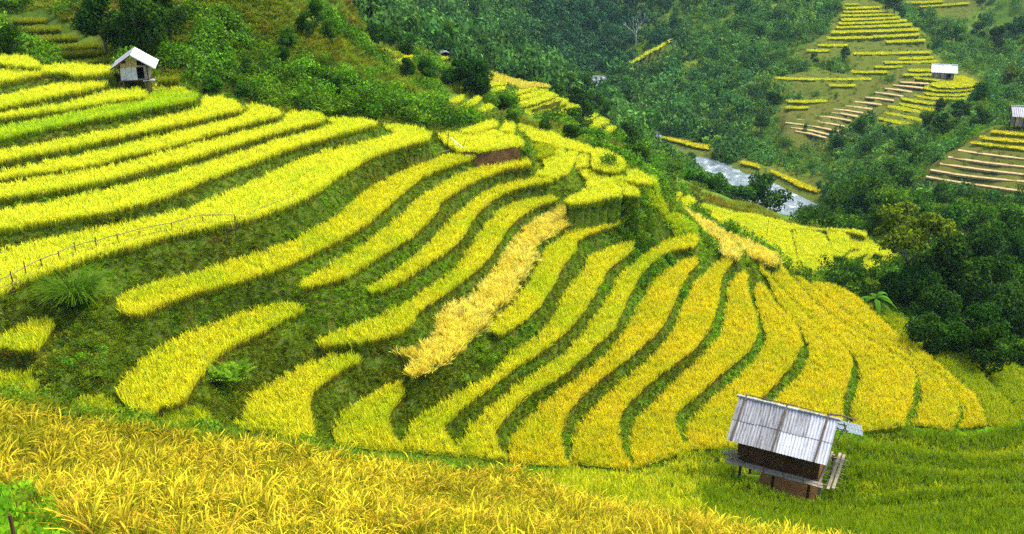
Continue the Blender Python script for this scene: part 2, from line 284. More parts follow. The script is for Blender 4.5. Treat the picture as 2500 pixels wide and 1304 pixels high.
"L6":[39.15,49.2,None,[[-23.65,42.15],[-22.86,42.77],[-22.25,43.34],[-21.57,44.0],[-20.91,44.66],[-20.24,45.37],[-19.59,46.2],[-18.94,47.12],[-18.29,48.12],[-17.61,49.15],[-16.85,50.12],[-16.09,51.08],[-15.27,52.11],[-14.65,53.06],[-14.67,54.4],[-15.17,55.49],[-13.9,55.59],[-12.97,54.49],[-12.53,53.72]],[[-23.16,41.18],[-22.45,41.9],[-21.82,42.39],[-21.09,42.9],[-20.33,43.28],[-19.59,43.74],[-18.95,44.51],[-18.31,45.37],[-17.61,46.13],[-16.9,46.97],[-16.45,47.65],[-16.0,48.39],[-15.54,49.15],[-15.04,49.91],[-14.52,50.69],[-14.03,51.43],[-13.36,52.41],[-12.72,53.34]]],
"L7":[38.86,48.4,None,[[-23.21,41.16],[-22.4,41.68],[-21.78,42.2],[-21.09,42.78],[-20.36,43.24],[-19.63,43.73],[-18.93,44.33],[-18.24,45.06],[-17.6,45.98],[-16.94,46.97],[-16.23,47.92],[-15.49,48.87],[-14.97,49.52],[-14.43,50.17],[-13.91,50.83],[-13.36,51.53],[-12.83,52.22],[-12.46,52.85],[-12.53,54.25],[-12.74,55.02],[-11.3,55.22],[-10.73,54.83],[-10.24,53.87]],[[-22.43,39.58],[-21.66,40.13],[-21.01,40.5],[-20.27,40.92],[-19.57,41.35],[-18.89,41.86],[-18.24,42.52],[-17.6,43.28],[-16.93,44.14],[-16.3,44.99],[-15.8,45.63],[-15.33,46.24],[-14.87,46.91],[-14.35,47.71],[-13.9,48.44],[-13.4,49.26],[-12.88,50.08],[-12.31,50.9],[-11.72,51.72],[-11.22,52.4],[-10.35,53.5]]],
"L8":[38.43,47.4,None,[[-22.25,39.05],[-21.48,39.57],[-20.87,40.02],[-20.19,40.54],[-19.54,41.09],[-18.88,41.68],[-18.23,42.31],[-17.56,42.99],[-16.87,43.66],[-16.18,44.43],[-15.74,45.08],[-15.31,45.79],[-14.87,46.53],[-14.41,47.27],[-13.94,48.02],[-13.45,48.81],[-12.95,49.67],[-12.44,50.57],[-11.92,51.38],[-11.34,52.07],[-10.74,52.69],[-10.29,53.2],[-10.01,54.21],[-10.43,55.34],[-9.3,55.53],[-8.1,55.25],[-7.51,54.58]],[[-21.22,36.98],[-20.47,37.46],[-19.86,37.83],[-19.18,38.24],[-18.51,38.63],[-17.83,39.05],[-17.16,39.51],[-16.5,40.05],[-15.85,40.69],[-15.23,41.5],[-14.86,42.25],[-14.51,43.12],[-14.15,43.98],[-13.74,44.8],[-13.31,45.62],[-12.87,46.46],[-12.41,47.39],[-11.93,48.34],[-11.46,49.2],[-10.8,50.17],[-10.13,51.05],[-9.65,51.73],[-9.16,52.43],[-8.7,53.03],[-8.1,53.63],[-7.54,54.11]]],
"L9":[37.74,45.0,None,[[-21.05,36.36],[-20.32,36.85],[-19.76,37.32],[-19.14,37.86],[-18.53,38.39],[-17.9,38.92],[-17.25,39.45],[-16.58,39.99],[-15.9,40.54],[-15.21,41.16],[-14.53,41.85],[-13.87,42.74],[-13.46,43.54],[-13.06,44.46],[-12.65,45.45],[-12.33,46.25],[-11.99,47.1],[-11.66,47.95],[-11.34,48.69],[-10.94,49.51],[-10.56,50.2],[-10.14,50.83],[-9.63,51.42],[-9.08,51.96],[-8.57,52.46],[-7.89,53.18],[-7.32,53.84],[-6.57,54.91],[-7.13,55.74],[-7.63,56.79],[-6.8,56.79],[-5.93,56.5],[-5.01,55.65],[-4.51,54.64]],[[-18.76,31.77],[-18.33,32.66],[-18.2,33.33],[-17.94,33.87],[-17.64,34.47],[-17.17,35.08],[-16.8,35.62],[-16.31,36.4],[-15.65,36.98],[-15.05,37.44],[-14.31,38.39],[-13.64,38.93],[-12.93,39.42],[-11.9,40.04],[-11.42,40.5],[-10.96,41.05],[-10.48,41.7],[-10.03,42.39],[-9.67,43.07],[-9.37,43.75],[-9.12,44.42],[-8.91,45.06],[-8.63,46.24],[-8.43,46.91],[-8.16,47.75],[-7.91,48.57],[-7.62,49.51],[-7.27,50.36],[-6.87,51.04],[-6.43,51.64],[-5.97,52.21],[-5.26,53.0],[-4.54,53.75]]],
"S10":[36.44,44.9,None,[[-15.19,34.62],[-15.15,35.24],[-14.86,35.76],[-14.07,36.83],[-13.02,37.56],[-12.42,38.2],[-11.78,38.91],[-11.12,39.5],[-10.45,40.2],[-9.99,40.87],[-9.54,41.66],[-9.13,42.47],[-8.78,43.29],[-8.47,44.15],[-8.2,45.03],[-7.99,45.95],[-7.82,46.9],[-7.61,47.8],[-7.32,48.64],[-7.0,49.44],[-6.69,50.16],[-6.33,51.06],[-5.94,51.87],[-5.43,52.7],[-4.87,53.45],[-4.37,54.07],[-3.85,54.61],[-3.28,55.1],[-2.73,55.46],[-1.93,55.46]],[[-14.77,34.02],[-14.14,33.55],[-13.71,33.8],[-13.23,34.74],[-12.44,35.6],[-11.8,36.12],[-11.09,36.7],[-10.41,37.31],[-9.73,38.05],[-9.27,38.72],[-8.81,39.49],[-8.41,40.2],[-7.94,41.03],[-7.53,41.83],[-7.08,42.76],[-6.68,43.74],[-6.41,44.72],[-6.16,45.82],[-5.94,46.73],[-5.7,47.73],[-5.45,48.68],[-5.22,49.52],[-4.98,50.3],[-4.68,51.04],[-4.29,51.75],[-3.85,52.41],[-3.39,53.05],[-2.69,53.93],[-1.98,54.77]]],
"S11":[35.82,49.3,None,[[-8.83,37.9],[-8.24,39.05],[-7.84,40.07],[-7.38,41.24],[-6.88,42.34],[-6.39,43.49],[-6.12,44.28],[-5.87,45.1],[-5.63,45.95],[-5.4,46.87],[-5.18,47.83],[-4.93,48.74],[-4.65,49.58],[-4.34,50.36],[-4.02,51.11],[-3.54,52.18],[-3.03,53.14],[-2.46,53.98],[-1.91,54.65],[-1.06,55.4],[0.0,56.16],[1.01,56.33]],[[-8.64,37.51],[-8.04,37.9],[-7.04,38.69],[-6.54,39.61],[-6.04,40.7],[-5.52,41.71],[-5.04,42.73],[-4.65,43.7],[-4.31,44.78],[-4.08,45.74],[-3.87,46.79],[-3.72,47.63],[-3.7,48.54],[-3.35,49.42],[-2.89,50.39],[-2.44,51.31],[-1.99,52.14],[-1.56,52.8],[-1.14,53.37],[-0.35,54.41],[0.36,54.83],[1.15,55.23]]],
"S12":[35.01,49.8,None,[[-6.31,39.3],[-5.78,40.27],[-5.24,41.34],[-4.86,42.25],[-4.46,43.26],[-4.12,44.27],[-3.85,45.23],[-3.63,46.2],[-3.38,47.2],[-3.08,48.27],[-2.75,49.38],[-2.4,50.42],[-2.06,51.39],[-1.7,52.28],[-1.28,53.07],[-0.44,54.0],[0.45,54.68],[1.24,55.06],[1.89,55.23],[2.51,55.23]],[[-6.1,38.9],[-5.53,39.17],[-4.77,40.3],[-4.4,41.04],[-4.0,41.88],[-3.49,42.83],[-3.0,43.83],[-2.67,44.83],[-2.42,45.89],[-2.27,46.7],[-2.15,47.55],[-2.0,48.38],[-1.69,49.55],[-1.32,50.63],[-0.93,51.6],[-0.45,52.47],[0.2,53.26],[0.93,53.9],[1.65,54.29],[2.39,54.6]]],
"S13":[34.24,45.8,None,[[-7.8,35.68],[-7.45,36.28],[-7.06,36.85],[-6.05,37.75],[-5.39,38.47],[-4.75,39.25],[-4.33,39.92],[-3.98,40.62],[-3.55,41.47],[-3.15,42.32],[-2.85,42.93],[-2.58,43.72],[-2.39,44.63],[-2.19,45.73],[-1.98,46.85],[-1.8,47.69],[-1.62,48.56],[-1.43,49.41],[-1.23,50.18],[-0.96,51.06],[-0.69,51.83],[-0.34,52.49],[0.42,53.26],[1.21,53.8],[2.34,54.25]],[[-7.61,35.35],[-6.85,35.57],[-6.3,35.61],[-5.53,35.9],[-4.86,36.43],[-4.35,37.04],[-4.13,37.71],[-4.06,38.49],[-3.73,39.2],[-3.31,39.99],[-2.88,40.76],[-2.47,41.5],[-2.16,42.18],[-1.89,42.86],[-1.59,43.6],[-1.3,44.4],[-1.04,45.29],[-0.8,46.27],[-0.64,47.03],[-0.5,47.85],[-0.32,48.65],[-0.11,49.4],[0.13,50.14],[0.42,50.84],[0.98,51.9],[1.58,52.78],[2.57,53.58]]],
"W":[33.62,45.9,"straw",[[-4.18,34.49],[-3.89,35.39],[-4.74,36.15],[-3.87,36.41],[-3.43,37.23],[-3.35,37.95],[-3.3,38.74],[-3.23,39.49],[-3.09,40.18],[-2.42,41.26],[-1.8,41.58],[-1.59,42.86],[-1.15,43.85],[-0.9,44.67],[-0.65,45.63],[-0.45,46.67],[-0.25,47.72],[-0.03,48.6],[0.26,49.53],[0.52,50.3],[0.82,51.14],[1.18,51.93],[1.64,52.71],[2.15,53.44],[2.58,53.97],[3.22,54.11]],[[-3.98,34.22],[-3.49,34.53],[-2.88,35.15],[-2.52,35.7],[-2.17,36.37],[-1.91,37.15],[-1.66,37.9],[-1.13,38.87],[-1.15,39.62],[-0.71,40.32],[-0.41,40.94],[-0.14,41.62],[0.09,42.33],[0.08,43.15],[0.57,44.36],[0.81,45.31],[1.01,46.35],[1.08,47.37],[1.19,48.31],[1.48,48.94],[1.87,49.53],[2.35,50.3],[2.83,51.07],[3.5,52.21],[3.72,53.54]]],
"S14":[33.17,49.2,None,[[-1.02,39.33],[-0.82,40.09],[-0.28,41.22],[-0.01,41.96],[0.29,42.85],[0.57,43.72],[0.91,44.87],[1.21,45.99],[1.44,47.17],[1.71,48.3],[2.13,49.34],[2.65,50.31],[3.25,51.24],[3.89,52.06],[4.51,52.73],[5.13,53.22],[6.35,53.57]],[[-0.89,38.88],[-0.56,38.55],[-0.27,38.76],[0.53,40.0],[0.86,40.67],[1.18,41.45],[1.53,42.45],[1.88,43.57],[2.07,44.36],[2.25,45.18],[2.45,45.99],[2.85,47.27],[3.2,48.3],[3.38,48.84],[3.37,49.81],[4.03,50.75],[4.61,51.31],[5.24,51.86],[6.35,52.74]]],
"S15":[32.23,43.0,None,[[-4.04,30.88],[-4.04,31.94],[-3.89,32.64],[-3.65,33.36],[-3.26,33.86],[-2.45,34.85],[-1.65,35.76],[-0.84,36.71],[-0.56,37.38],[-0.29,38.18],[0.0,38.88],[0.5,39.51],[0.99,40.09],[1.38,40.82],[1.77,41.9],[1.97,42.58],[2.18,43.42],[2.4,44.32],[2.61,45.17],[2.82,45.89],[3.15,46.78],[3.46,47.47],[3.72,48.11],[3.92,49.03],[4.15,49.85],[4.7,50.63],[5.39,51.33],[6.12,51.89],[6.89,52.41]],[[-1.95,30.66],[-2.14,31.15],[-2.38,31.77],[-2.71,32.55],[-2.12,33.67],[-1.61,34.59],[-1.23,35.15],[-0.82,35.76],[-0.42,36.44],[0.0,37.14],[0.46,37.76],[0.96,38.41],[1.5,39.19],[2.06,40.09],[2.42,40.78],[2.79,41.53],[3.15,42.35],[3.41,43.03],[3.67,43.76],[3.91,44.51],[4.14,45.22],[4.41,46.16],[4.66,47.07],[4.92,47.89],[5.37,48.85],[5.83,49.67],[6.29,50.45],[6.75,51.2]]],
"S16":[31.61,45.3,None,[[-2.16,31.63],[-2.11,32.05],[-1.98,32.86],[-1.69,33.58],[-1.08,34.73],[-0.54,35.72],[-0.03,36.58],[0.51,37.43],[1.24,38.27],[1.79,38.97],[2.35,39.79],[2.8,40.73],[3.18,41.66],[3.43,42.29],[3.72,43.08],[3.99,43.78],[4.32,44.62],[4.66,45.49],[4.95,46.29],[5.23,47.21],[5.45,48.06],[5.71,48.83],[6.17,49.73],[6.72,50.64],[7.18,51.47],[7.7,52.38],[8.2,53.14],[8.85,53.86],[9.43,54.34],[10.36,54.89],[10.88,55.17]],[[-0.23,31.25],[-0.49,32.0],[-0.61,32.42],[-0.68,33.01],[-0.62,33.45],[-0.35,34.15],[0.0,34.93],[0.64,36.09],[1.2,36.75],[1.8,37.43],[2.27,38.08],[2.71,38.77],[3.17,39.52],[3.63,40.31],[4.15,41.16],[4.63,42.05],[4.97,43.0],[5.29,44.06],[5.55,44.92],[5.83,45.86],[6.13,46.81],[6.44,47.77],[6.77,48.73],[7.13,49.63],[7.57,50.47],[8.04,51.24],[8.48,51.86],[9.04,52.42],[9.54,52.75],[10.47,53.14],[10.7,53.75],[10.86,54.48]]],
"S17":[30.98,45.4,None,[[-0.15,32.04],[-0.13,32.41],[-0.11,33.45],[0.1,34.23],[0.47,34.96],[0.91,35.76],[1.27,36.49],[1.68,37.2],[2.22,37.86],[2.82,38.57],[3.44,39.51],[4.02,40.48],[4.49,41.27],[4.9,42.06],[5.27,43.01],[5.6,43.94],[5.85,44.56],[6.14,45.32],[6.45,46.22],[6.8,47.3],[7.12,48.25],[7.47,49.24],[7.82,50.04],[8.24,50.7],[8.74,51.33],[9.42,52.15],[10.06,52.81],[10.59,52.94]],[[2.19,31.82],[1.99,32.21],[1.9,33.36],[1.94,34.23],[2.21,35.44],[2.48,36.17],[2.85,36.95],[3.31,37.74],[3.86,38.57],[4.3,39.19],[4.78,39.84],[5.24,40.48],[5.83,41.4],[6.35,42.24],[6.78,42.9],[7.15,43.53],[7.44,44.17],[7.76,45.03],[8.07,45.95],[8.42,47.04],[8.73,47.98],[9.04,48.86],[9.31,49.58],[9.63,50.41],[9.95,51.15],[10.5,52.13]]],
"S18":[30.34,47.3,None,[[2.29,32.96],[2.4,34.07],[2.53,35.05],[2.91,36.08],[3.26,36.8],[3.7,37.61],[4.25,38.49],[4.85,39.4],[5.52,40.31],[6.14,41.17],[6.56,41.86],[6.93,42.51],[7.31,43.15],[7.7,43.92],[7.98,44.65],[8.26,45.49],[8.5,46.24],[8.72,47.03],[8.97,47.87],[9.3,48.77],[9.7,49.8],[10.07,50.67],[10.48,51.41],[10.93,52.09],[11.38,52.87],[11.89,53.75],[12.31,54.42],[12.97,54.81]],[[4.66,32.59],[4.48,33.1],[4.33,34.16],[4.36,35.27],[4.48,36.41],[4.95,37.5],[5.31,38.12],[5.77,38.84],[6.23,39.51],[6.87,40.38],[7.49,41.17],[8.08,41.88],[8.65,42.64],[9.21,43.63],[9.7,44.66],[10.07,45.56],[10.35,46.39],[10.6,47.12],[10.83,47.87],[11.03,48.73],[11.27,49.71],[11.47,50.49],[11.7,51.34],[11.96,52.09],[12.41,52.97],[12.81,53.64],[13.09,54.42]]],
"S19":[29.63,47.9,None,[[4.91,33.76],[4.86,34.5],[4.83,35.2],[4.94,36.21],[5.29,37.27],[5.74,38.02],[6.29,38.86],[6.86,39.75],[7.47,40.71],[7.92,41.39],[8.39,42.1],[8.85,42.79],[9.47,43.73],[10.02,44.64],[10.48,45.56],[10.85,46.48],[11.14,47.39],[11.39,48.34],[11.67,49.46],[11.94,50.56],[12.16,51.52],[12.39,52.35],[12.72,53.07],[13.08,53.63],[13.73,54.2]],[[7.27,34.89],[7.11,35.51],[6.95,36.54],[6.99,37.41],[7.3,38.18],[7.85,38.88],[8.51,39.71],[9.12,40.59],[9.74,41.46],[10.34,42.2],[10.91,42.92],[11.47,43.67],[11.97,44.46],[12.32,45.25],[12.58,46.09],[12.79,47.04],[12.94,48.03],[13.04,49.02],[13.11,50.0],[13.19,51.0],[13.31,51.94],[13.52,52.75],[13.77,53.51]]],
"S20":[29.05,49.6,None,[[7.5,35.98],[7.52,36.82],[7.59,37.69],[8.22,38.84],[8.72,39.56],[9.33,40.35],[10.03,41.19],[10.8,42.13],[11.32,42.88],[11.86,43.71],[12.31,44.47],[12.79,45.44],[13.12,46.32],[13.27,47.09],[13.35,47.88],[13.47,48.85],[13.58,49.81],[13.63,50.59],[13.69,51.3],[13.9,52.69],[14.13,53.29],[14.84,53.53]],[[9.52,36.01],[10.03,37.12],[10.51,38.17],[10.89,39.1],[11.25,39.9],[12.03,41.05],[12.51,41.69],[13.03,42.41],[13.62,43.36],[14.17,44.29],[14.77,45.61],[15.0,46.55],[15.13,47.58],[15.09,48.31],[15.0,49.12],[14.86,49.9],[14.73,50.74],[14.71,51.7],[14.73,52.69]]],
"S21":[28.76,51.7,None,[[10.93,38.3],[11.43,39.27],[11.9,40.13],[12.58,41.05],[13.34,42.0],[14.21,43.23],[14.57,44.0],[14.88,44.75],[15.31,45.85],[15.34,46.65],[15.4,47.46],[15.43,48.37],[15.38,49.16],[15.29,49.94],[15.15,50.7],[15.06,51.71],[15.1,52.53],[15.18,53.53],[15.27,54.52],[15.31,55.32],[15.11,56.82],[15.27,57.29],[15.69,57.16]],[[14.29,37.95],[14.84,38.75],[15.1,39.72],[15.48,40.78],[15.8,41.49],[16.15,42.24],[16.72,43.49],[17.12,44.57],[17.21,45.66],[16.98,46.84],[16.68,48.02],[16.27,48.99],[16.16,49.97],[16.07,51.03],[15.93,51.93],[15.79,52.75],[15.6,54.19],[15.55,55.7]]],
"S22":[28.41,52.2,None,[[15.04,38.38],[15.4,39.22],[15.8,40.43],[16.43,41.86],[16.83,42.61],[17.19,43.37],[17.54,44.84],[17.61,45.79],[17.55,46.39],[17.31,47.59],[17.01,48.79],[16.61,49.83],[16.5,50.83],[16.42,51.91],[16.29,52.82],[16.16,53.66],[15.96,55.13],[15.95,56.26],[16.07,57.34],[17.06,58.43]],[[17.56,38.8],[18.0,39.55],[18.59,40.55],[19.11,41.62],[19.45,42.38],[19.76,43.12],[20.03,44.01],[19.98,44.97],[19.45,46.21],[19.1,47.04],[18.73,47.99],[18.35,49.0],[17.99,50.04],[17.66,51.02],[17.4,52.08],[17.3,52.98],[17.23,53.96],[17.17,54.76],[16.98,55.89],[16.96,56.74],[16.97,57.67]]],
"S23":[27.71,52.8,None,[[18.42,40.32],[19.05,40.76],[19.61,41.9],[20.14,42.86],[20.43,43.85],[20.67,44.88],[20.75,45.4],[20.69,46.45],[20.12,47.72],[19.76,48.59],[19.38,49.56],[18.99,50.61],[18.62,51.69],[18.3,52.71],[18.04,53.8],[17.93,54.74],[17.87,55.74],[17.81,56.57],[17.68,57.82]],[[20.33,39.73],[21.09,40.83],[21.49,41.87],[21.71,42.98],[21.8,44.44],[21.56,45.35],[21.24,46.31],[20.92,47.25],[20.58,48.21],[20.23,49.16],[19.88,50.19],[19.55,51.43],[19.26,52.7],[19.01,53.83],[18.79,54.88],[18.6,55.91],[18.42,56.77],[18.05,57.55]]],
"S24":[27.11,54.4,None,[[21.05,40.79],[21.82,41.73],[22.13,42.9],[22.36,44.17],[22.43,45.67],[22.19,46.61],[21.86,47.59],[21.53,48.57],[21.19,49.55],[20.83,50.53],[20.47,51.59],[20.14,52.87],[19.83,54.18],[19.59,55.35],[19.38,56.43],[19.17,57.53],[19.03,58.37],[19.25,58.57]],[[22.66,41.05],[22.86,42.04],[23.2,43.18],[23.17,44.32],[23.06,45.54],[22.92,46.46],[22.73,47.36],[22.48,48.44],[22.21,49.6],[21.93,50.81],[21.68,52.08],[21.49,53.45],[21.33,54.77],[21.19,55.88],[20.97,56.81],[20.01,58.04]]],
"S25":[26.51,53.9,"olive",[[23.25,42.04],[23.47,43.05],[23.86,44.3],[23.84,45.5],[23.73,46.77],[23.58,47.72],[23.38,48.64],[23.13,49.76],[22.85,50.95],[22.56,52.21],[22.31,53.5],[22.12,54.97],[22.04,56.09],[22.47,55.85]],[[24.54,41.55],[24.99,42.5],[25.29,43.93],[25.28,44.84],[25.21,45.88],[25.19,47.17],[25.1,48.4],[24.51,49.88],[24.18,50.8],[23.87,51.85],[23.63,53.05],[23.43,54.31]]],
"S26":[25.91,54.9,"olive",[[25.16,42.53],[25.64,43.5],[26.01,45.09],[26.0,46.03],[25.93,47.1],[25.91,48.43],[25.83,49.69],[25.22,51.21],[24.91,52.13],[24.62,53.18],[24.38,54.41],[24.17,55.7]],[[26.22,41.85],[26.72,42.82],[27.27,43.86],[27.82,44.89],[28.32,45.87],[28.73,46.73],[28.99,47.42],[28.33,48.82],[27.97,49.45],[27.38,50.49],[26.5,50.95],[25.58,52.26],[25.18,53.11],[24.79,54.02]]],
"S11b":[35.18,36.3,None,[[-13.41,29.51],[-13.67,30.48],[-13.64,31.2],[-13.58,31.91],[-13.54,32.52],[-13.22,33.52],[-12.81,34.12],[-12.33,34.72],[-11.92,35.24],[-11.52,35.72],[-11.12,36.21],[-10.66,36.65],[-10.03,37.06],[-9.4,37.34],[-8.58,37.22]],[[-12.32,28.54],[-11.89,28.51],[-11.76,29.04],[-11.39,29.24],[-11.06,29.51],[-11.1,30.08],[-11.16,30.78],[-11.01,31.6],[-10.94,32.39],[-10.73,33.01],[-10.44,33.66],[-10.05,34.19],[-9.65,34.72],[-9.36,35.31],[-9.09,35.87],[-8.51,36.73]]],
"S12b":[33.78,37.1,None,[[-9.68,30.02],[-9.63,30.68],[-9.73,31.46],[-9.71,32.18],[-9.15,33.11],[-8.54,33.99],[-7.9,34.8],[-7.34,35.36],[-6.72,35.54],[-6.09,35.43]],[[-6.94,29.17],[-6.9,29.75],[-7.12,30.6],[-7.42,31.58],[-7.45,32.39],[-7.29,32.92],[-6.89,33.66],[-6.53,34.36],[-5.99,35.01]]],
"S13b":[32.86,37.5,None,[[-6.36,30.3],[-6.53,31.09],[-6.47,32.04],[-6.48,32.63],[-5.89,33.31],[-5.31,34.17],[-4.91,34.86],[-4.23,35.2]],[[-3.93,29.95],[-4.18,30.65],[-4.45,31.2],[-4.63,31.98],[-4.61,32.6],[-4.44,33.21],[-4.26,33.84],[-4.02,34.73],[-3.86,35.06]]],
"S10b":[36.38,35.5,None,[[-18.66,31.57],[-18.28,32.0],[-18.05,32.57],[-17.63,33.31],[-17.09,33.38]],[[-18.28,30.81],[-17.8,31.0],[-17.29,30.93],[-16.58,30.93],[-16.57,31.48],[-16.67,32.34],[-16.85,33.03]]],
"S11c":[35.67,33.7,"olive",[[-18.33,30.62],[-17.76,30.62],[-17.24,30.62],[-16.66,30.5]],[[-17.39,28.71],[-16.58,28.71],[-15.97,28.84],[-15.85,29.31],[-16.32,29.97]]],
"S11d":[35.09,33.2,"olive",[[-15.07,29.04],[-14.72,29.87],[-13.88,29.87],[-13.45,29.5],[-13.02,29.04]],[[-14.12,28.38],[-13.45,28.27],[-12.78,28.16],[-12.28,28.12],[-12.01,28.51]]],
"S12c":[34.78,33.3,"olive",[[-11.91,28.89],[-11.4,29.43],[-10.82,29.84],[-10.35,29.43]],[[-11.56,28.24],[-10.98,28.16],[-10.45,28.12],[-9.82,28.24],[-10.14,29.03]]],
"M1":[36.74,58.5,None,[[-4.6,58.32],[-3.41,58.79],[-2.21,58.79],[-1.02,59.39],[-0.66,59.27],[0.06,58.56],[0.59,57.07],[0.78,56.3]],[[-3.93,56.63],[-3.46,55.54],[-2.98,54.91],[-1.9,54.7],[-0.96,55.12],[-0.11,55.76],[0.66,56.08]]],
"M2":[36.91,60.9,None,[[-3.32,58.35],[-2.36,59.67],[-1.54,61.04],[-1.05,61.22],[-0.83,60.78]],[[-2.96,58.18],[-2.07,58.28],[-1.38,59.18],[-0.82,60.16]]],
"M3":[36.94,60.6,None,[[-0.61,59.3],[-0.55,60.15],[-0.18,60.53],[0.13,60.28],[0.26,59.3]],[[-0.59,58.7],[-0.23,58.15],[0.18,58.46]]],
"M4":[35.1,63.5,None,[[0.31,67.38],[0.62,67.58],[0.95,66.83],[1.61,66.02],[2.52,65.1],[3.17,64.71],[3.2,63.94],[4.12,62.94],[5.09,61.38],[6.01,60.45],[6.66,59.44],[6.91,58.35],[6.91,57.5]],[[0.34,66.02],[0.86,64.45],[1.29,63.19],[1.98,62.45],[2.42,62.21],[2.9,61.5],[3.57,61.03],[4.11,60.68],[5.0,60.11],[4.98,59.14],[4.85,57.86],[4.82,56.88],[5.58,56.27],[6.34,56.27],[6.71,57.09]]],
"M5":[35.45,62.1,"olive",[[1.27,60.46],[1.57,61.28],[2.16,61.04]],[[1.33,58.87],[1.71,59.54],[2.08,60.69]]],
"M5b":[35.4,61.2,"olive",[[1.45,58.82],[1.73,59.85],[2.05,60.64],[2.91,60.52],[2.43,59.27]],[[1.67,57.95],[2.24,58.82],[2.62,59.27]]],
"M6":[35.15,60.1,None,[[1.39,55.71],[1.88,56.92],[1.85,57.89],[1.82,58.83],[2.27,59.71],[2.81,60.85],[3.31,60.85],[3.29,59.27],[3.53,60.39],[4.08,60.28]],[[1.32,55.22],[1.89,55.12],[2.56,54.83],[3.3,55.91],[3.61,57.33],[3.86,58.61],[4.06,59.94]]],
"M7":[34.9,61.3,None,[[3.82,57.76],[3.99,59.34],[4.17,60.6],[4.49,60.82],[4.87,60.82]],[[3.89,57.6],[4.34,57.56],[4.55,57.97],[4.74,59.48],[4.86,60.48]]],
"M8":[34.7,57.3,None,[[3.76,57.81],[4.38,58.13],[4.94,57.61],[5.7,57.4],[6.45,57.2],[6.62,56.0],[6.52,55.61]],[[4.14,57.2],[4.44,55.61],[4.34,54.1],[3.71,53.02],[2.94,51.97],[3.18,51.54],[3.95,51.71],[4.86,52.23],[5.66,52.66],[6.13,52.93],[6.0,54.47],[5.94,55.61]]],
"M8b":[34.65,56.9,None,[[6.05,55.77],[6.37,56.36],[6.83,55.77],[7.13,55.39],[7.19,54.47],[7.23,53.35]],[[6.24,53.44],[6.54,53.08],[6.93,53.13],[7.19,53.13]]],
"M8c":[34.9,57.9,None,[[6.58,55.74],[6.93,56.84],[7.3,57.0],[7.78,56.54],[8.06,55.55],[8.31,54.87]],[[6.59,55.26],[6.98,54.68],[7.53,54.49],[8.03,54.49]]],
"M11":[27.7,77.1,None,[[12.03,73.05],[12.71,74.72],[13.3,74.69],[13.35,74.1]],[[11.98,72.27],[12.29,71.89],[12.91,73.31]]],
"M11b":[27.0,78.1,None,[[12.85,73.96],[13.71,75.96],[14.4,75.96],[14.66,74.89]],[[12.81,73.45],[13.45,72.76],[13.81,72.68],[14.21,73.83]]],
"M12":[23.8,83.6,None,[[15.64,81.84],[16.39,83.23],[17.07,83.34],[18.12,82.41],[19.37,81.28],[20.57,80.86],[21.99,79.9],[23.19,78.55],[24.39,77.38],[25.88,77.05],[28.06,76.99],[29.08,76.49]],[[16.12,81.14],[16.53,79.59],[16.97,78.29],[18.03,77.38],[19.77,77.25],[21.96,77.2],[24.11,76.99],[25.45,76.91],[26.68,76.79],[28.0,76.24],[28.66,75.49]]],
"M13a":[24.6,75.8,None,[[17.61,74.81],[19.19,74.98],[21.31,74.91],[22.31,74.81],[22.14,73.55],[21.77,71.93]],[[17.75,73.83],[18.47,72.87],[19.23,71.47],[19.62,70.4],[19.91,69.24],[19.93,67.13],[20.0,65.32],[20.64,65.12],[20.98,67.13],[21.11,68.81],[21.51,70.79]]],
"M13b":[24.1,75.4,None,[[22.24,73.36],[22.5,74.8],[22.83,75.92],[23.99,76.05],[25.02,75.42],[25.07,73.25]],[[21.7,70.5],[21.5,68.56],[21.51,66.71],[21.7,66.01],[22.01,64.94],[22.44,64.75],[23.08,66.91],[23.82,68.35],[24.38,70.5],[24.86,72.54]]],
"M13c":[23.7,79.0,None,[[25.73,76.51],[27.2,77.01],[27.35,75.26],[26.96,73.7]],[[25.28,73.35],[24.79,71.29],[25.36,71.29],[26.17,72.31],[26.87,73.47]]],
"M13d":[23.2,79.3,None,[[28.5,77.86],[29.14,77.09],[29.16,76.1],[28.61,74.17]],[[25.11,71.32],[25.17,70.99],[26.2,71.65],[27.48,72.78],[28.37,73.7],[27.32,74.41],[26.37,73.01]]],
"M13e":[22.7,79.2,None,[[29.72,77.42],[30.01,76.06],[30.76,75.46],[31.11,74.98],[30.88,73.81]],[[26.73,71.56],[27.07,70.8],[27.96,71.02],[29.13,72.0],[30.42,73.31],[29.13,74.74],[28.64,73.81],[27.51,72.67]]],
"R1":[30.64,61.2,"straw",[[10.96,62.85],[11.53,62.41],[12.19,60.92],[12.62,60.01],[13.01,59.09],[13.44,57.54],[13.47,56.63],[13.45,55.71],[13.47,54.14]],[[11.29,60.51],[11.51,59.32],[11.73,58.31],[12.13,57.54],[12.58,57.17],[12.52,56.1],[12.42,55.0],[12.47,54.31],[13.06,53.8],[13.33,53.8]]],
"R2":[29.13,63.0,"straw",[[14.46,61.23],[14.95,61.23],[15.54,60.44],[16.22,58.91],[16.67,57.98],[16.67,57.09]],[[14.38,59.86],[14.61,58.35],[15.17,57.26],[15.72,56.82],[16.34,56.65]]],
"N1":[26.73,122.0,"straw2",[[-4.38,129.0],[-3.27,127.64],[-1.47,125.44],[0.09,122.47],[2.27,120.27],[4.26,119.39]],[[-3.27,120.43],[-2.1,121.24],[-0.75,120.99],[0.22,118.99],[1.24,117.14],[2.9,118.06],[4.27,117.67]]],
"N2":[26.94,116.0,None,[[-2.96,114.82],[-1.86,116.32],[-0.89,117.24]],[[-2.6,112.92],[-1.51,114.08],[-0.8,115.56]]],
"N2b":[27.1,118.0,None,[[-3.18,117.08],[-2.06,118.64],[-1.07,118.64]],[[-2.98,115.55],[-1.87,116.92],[-0.89,117.46]]],
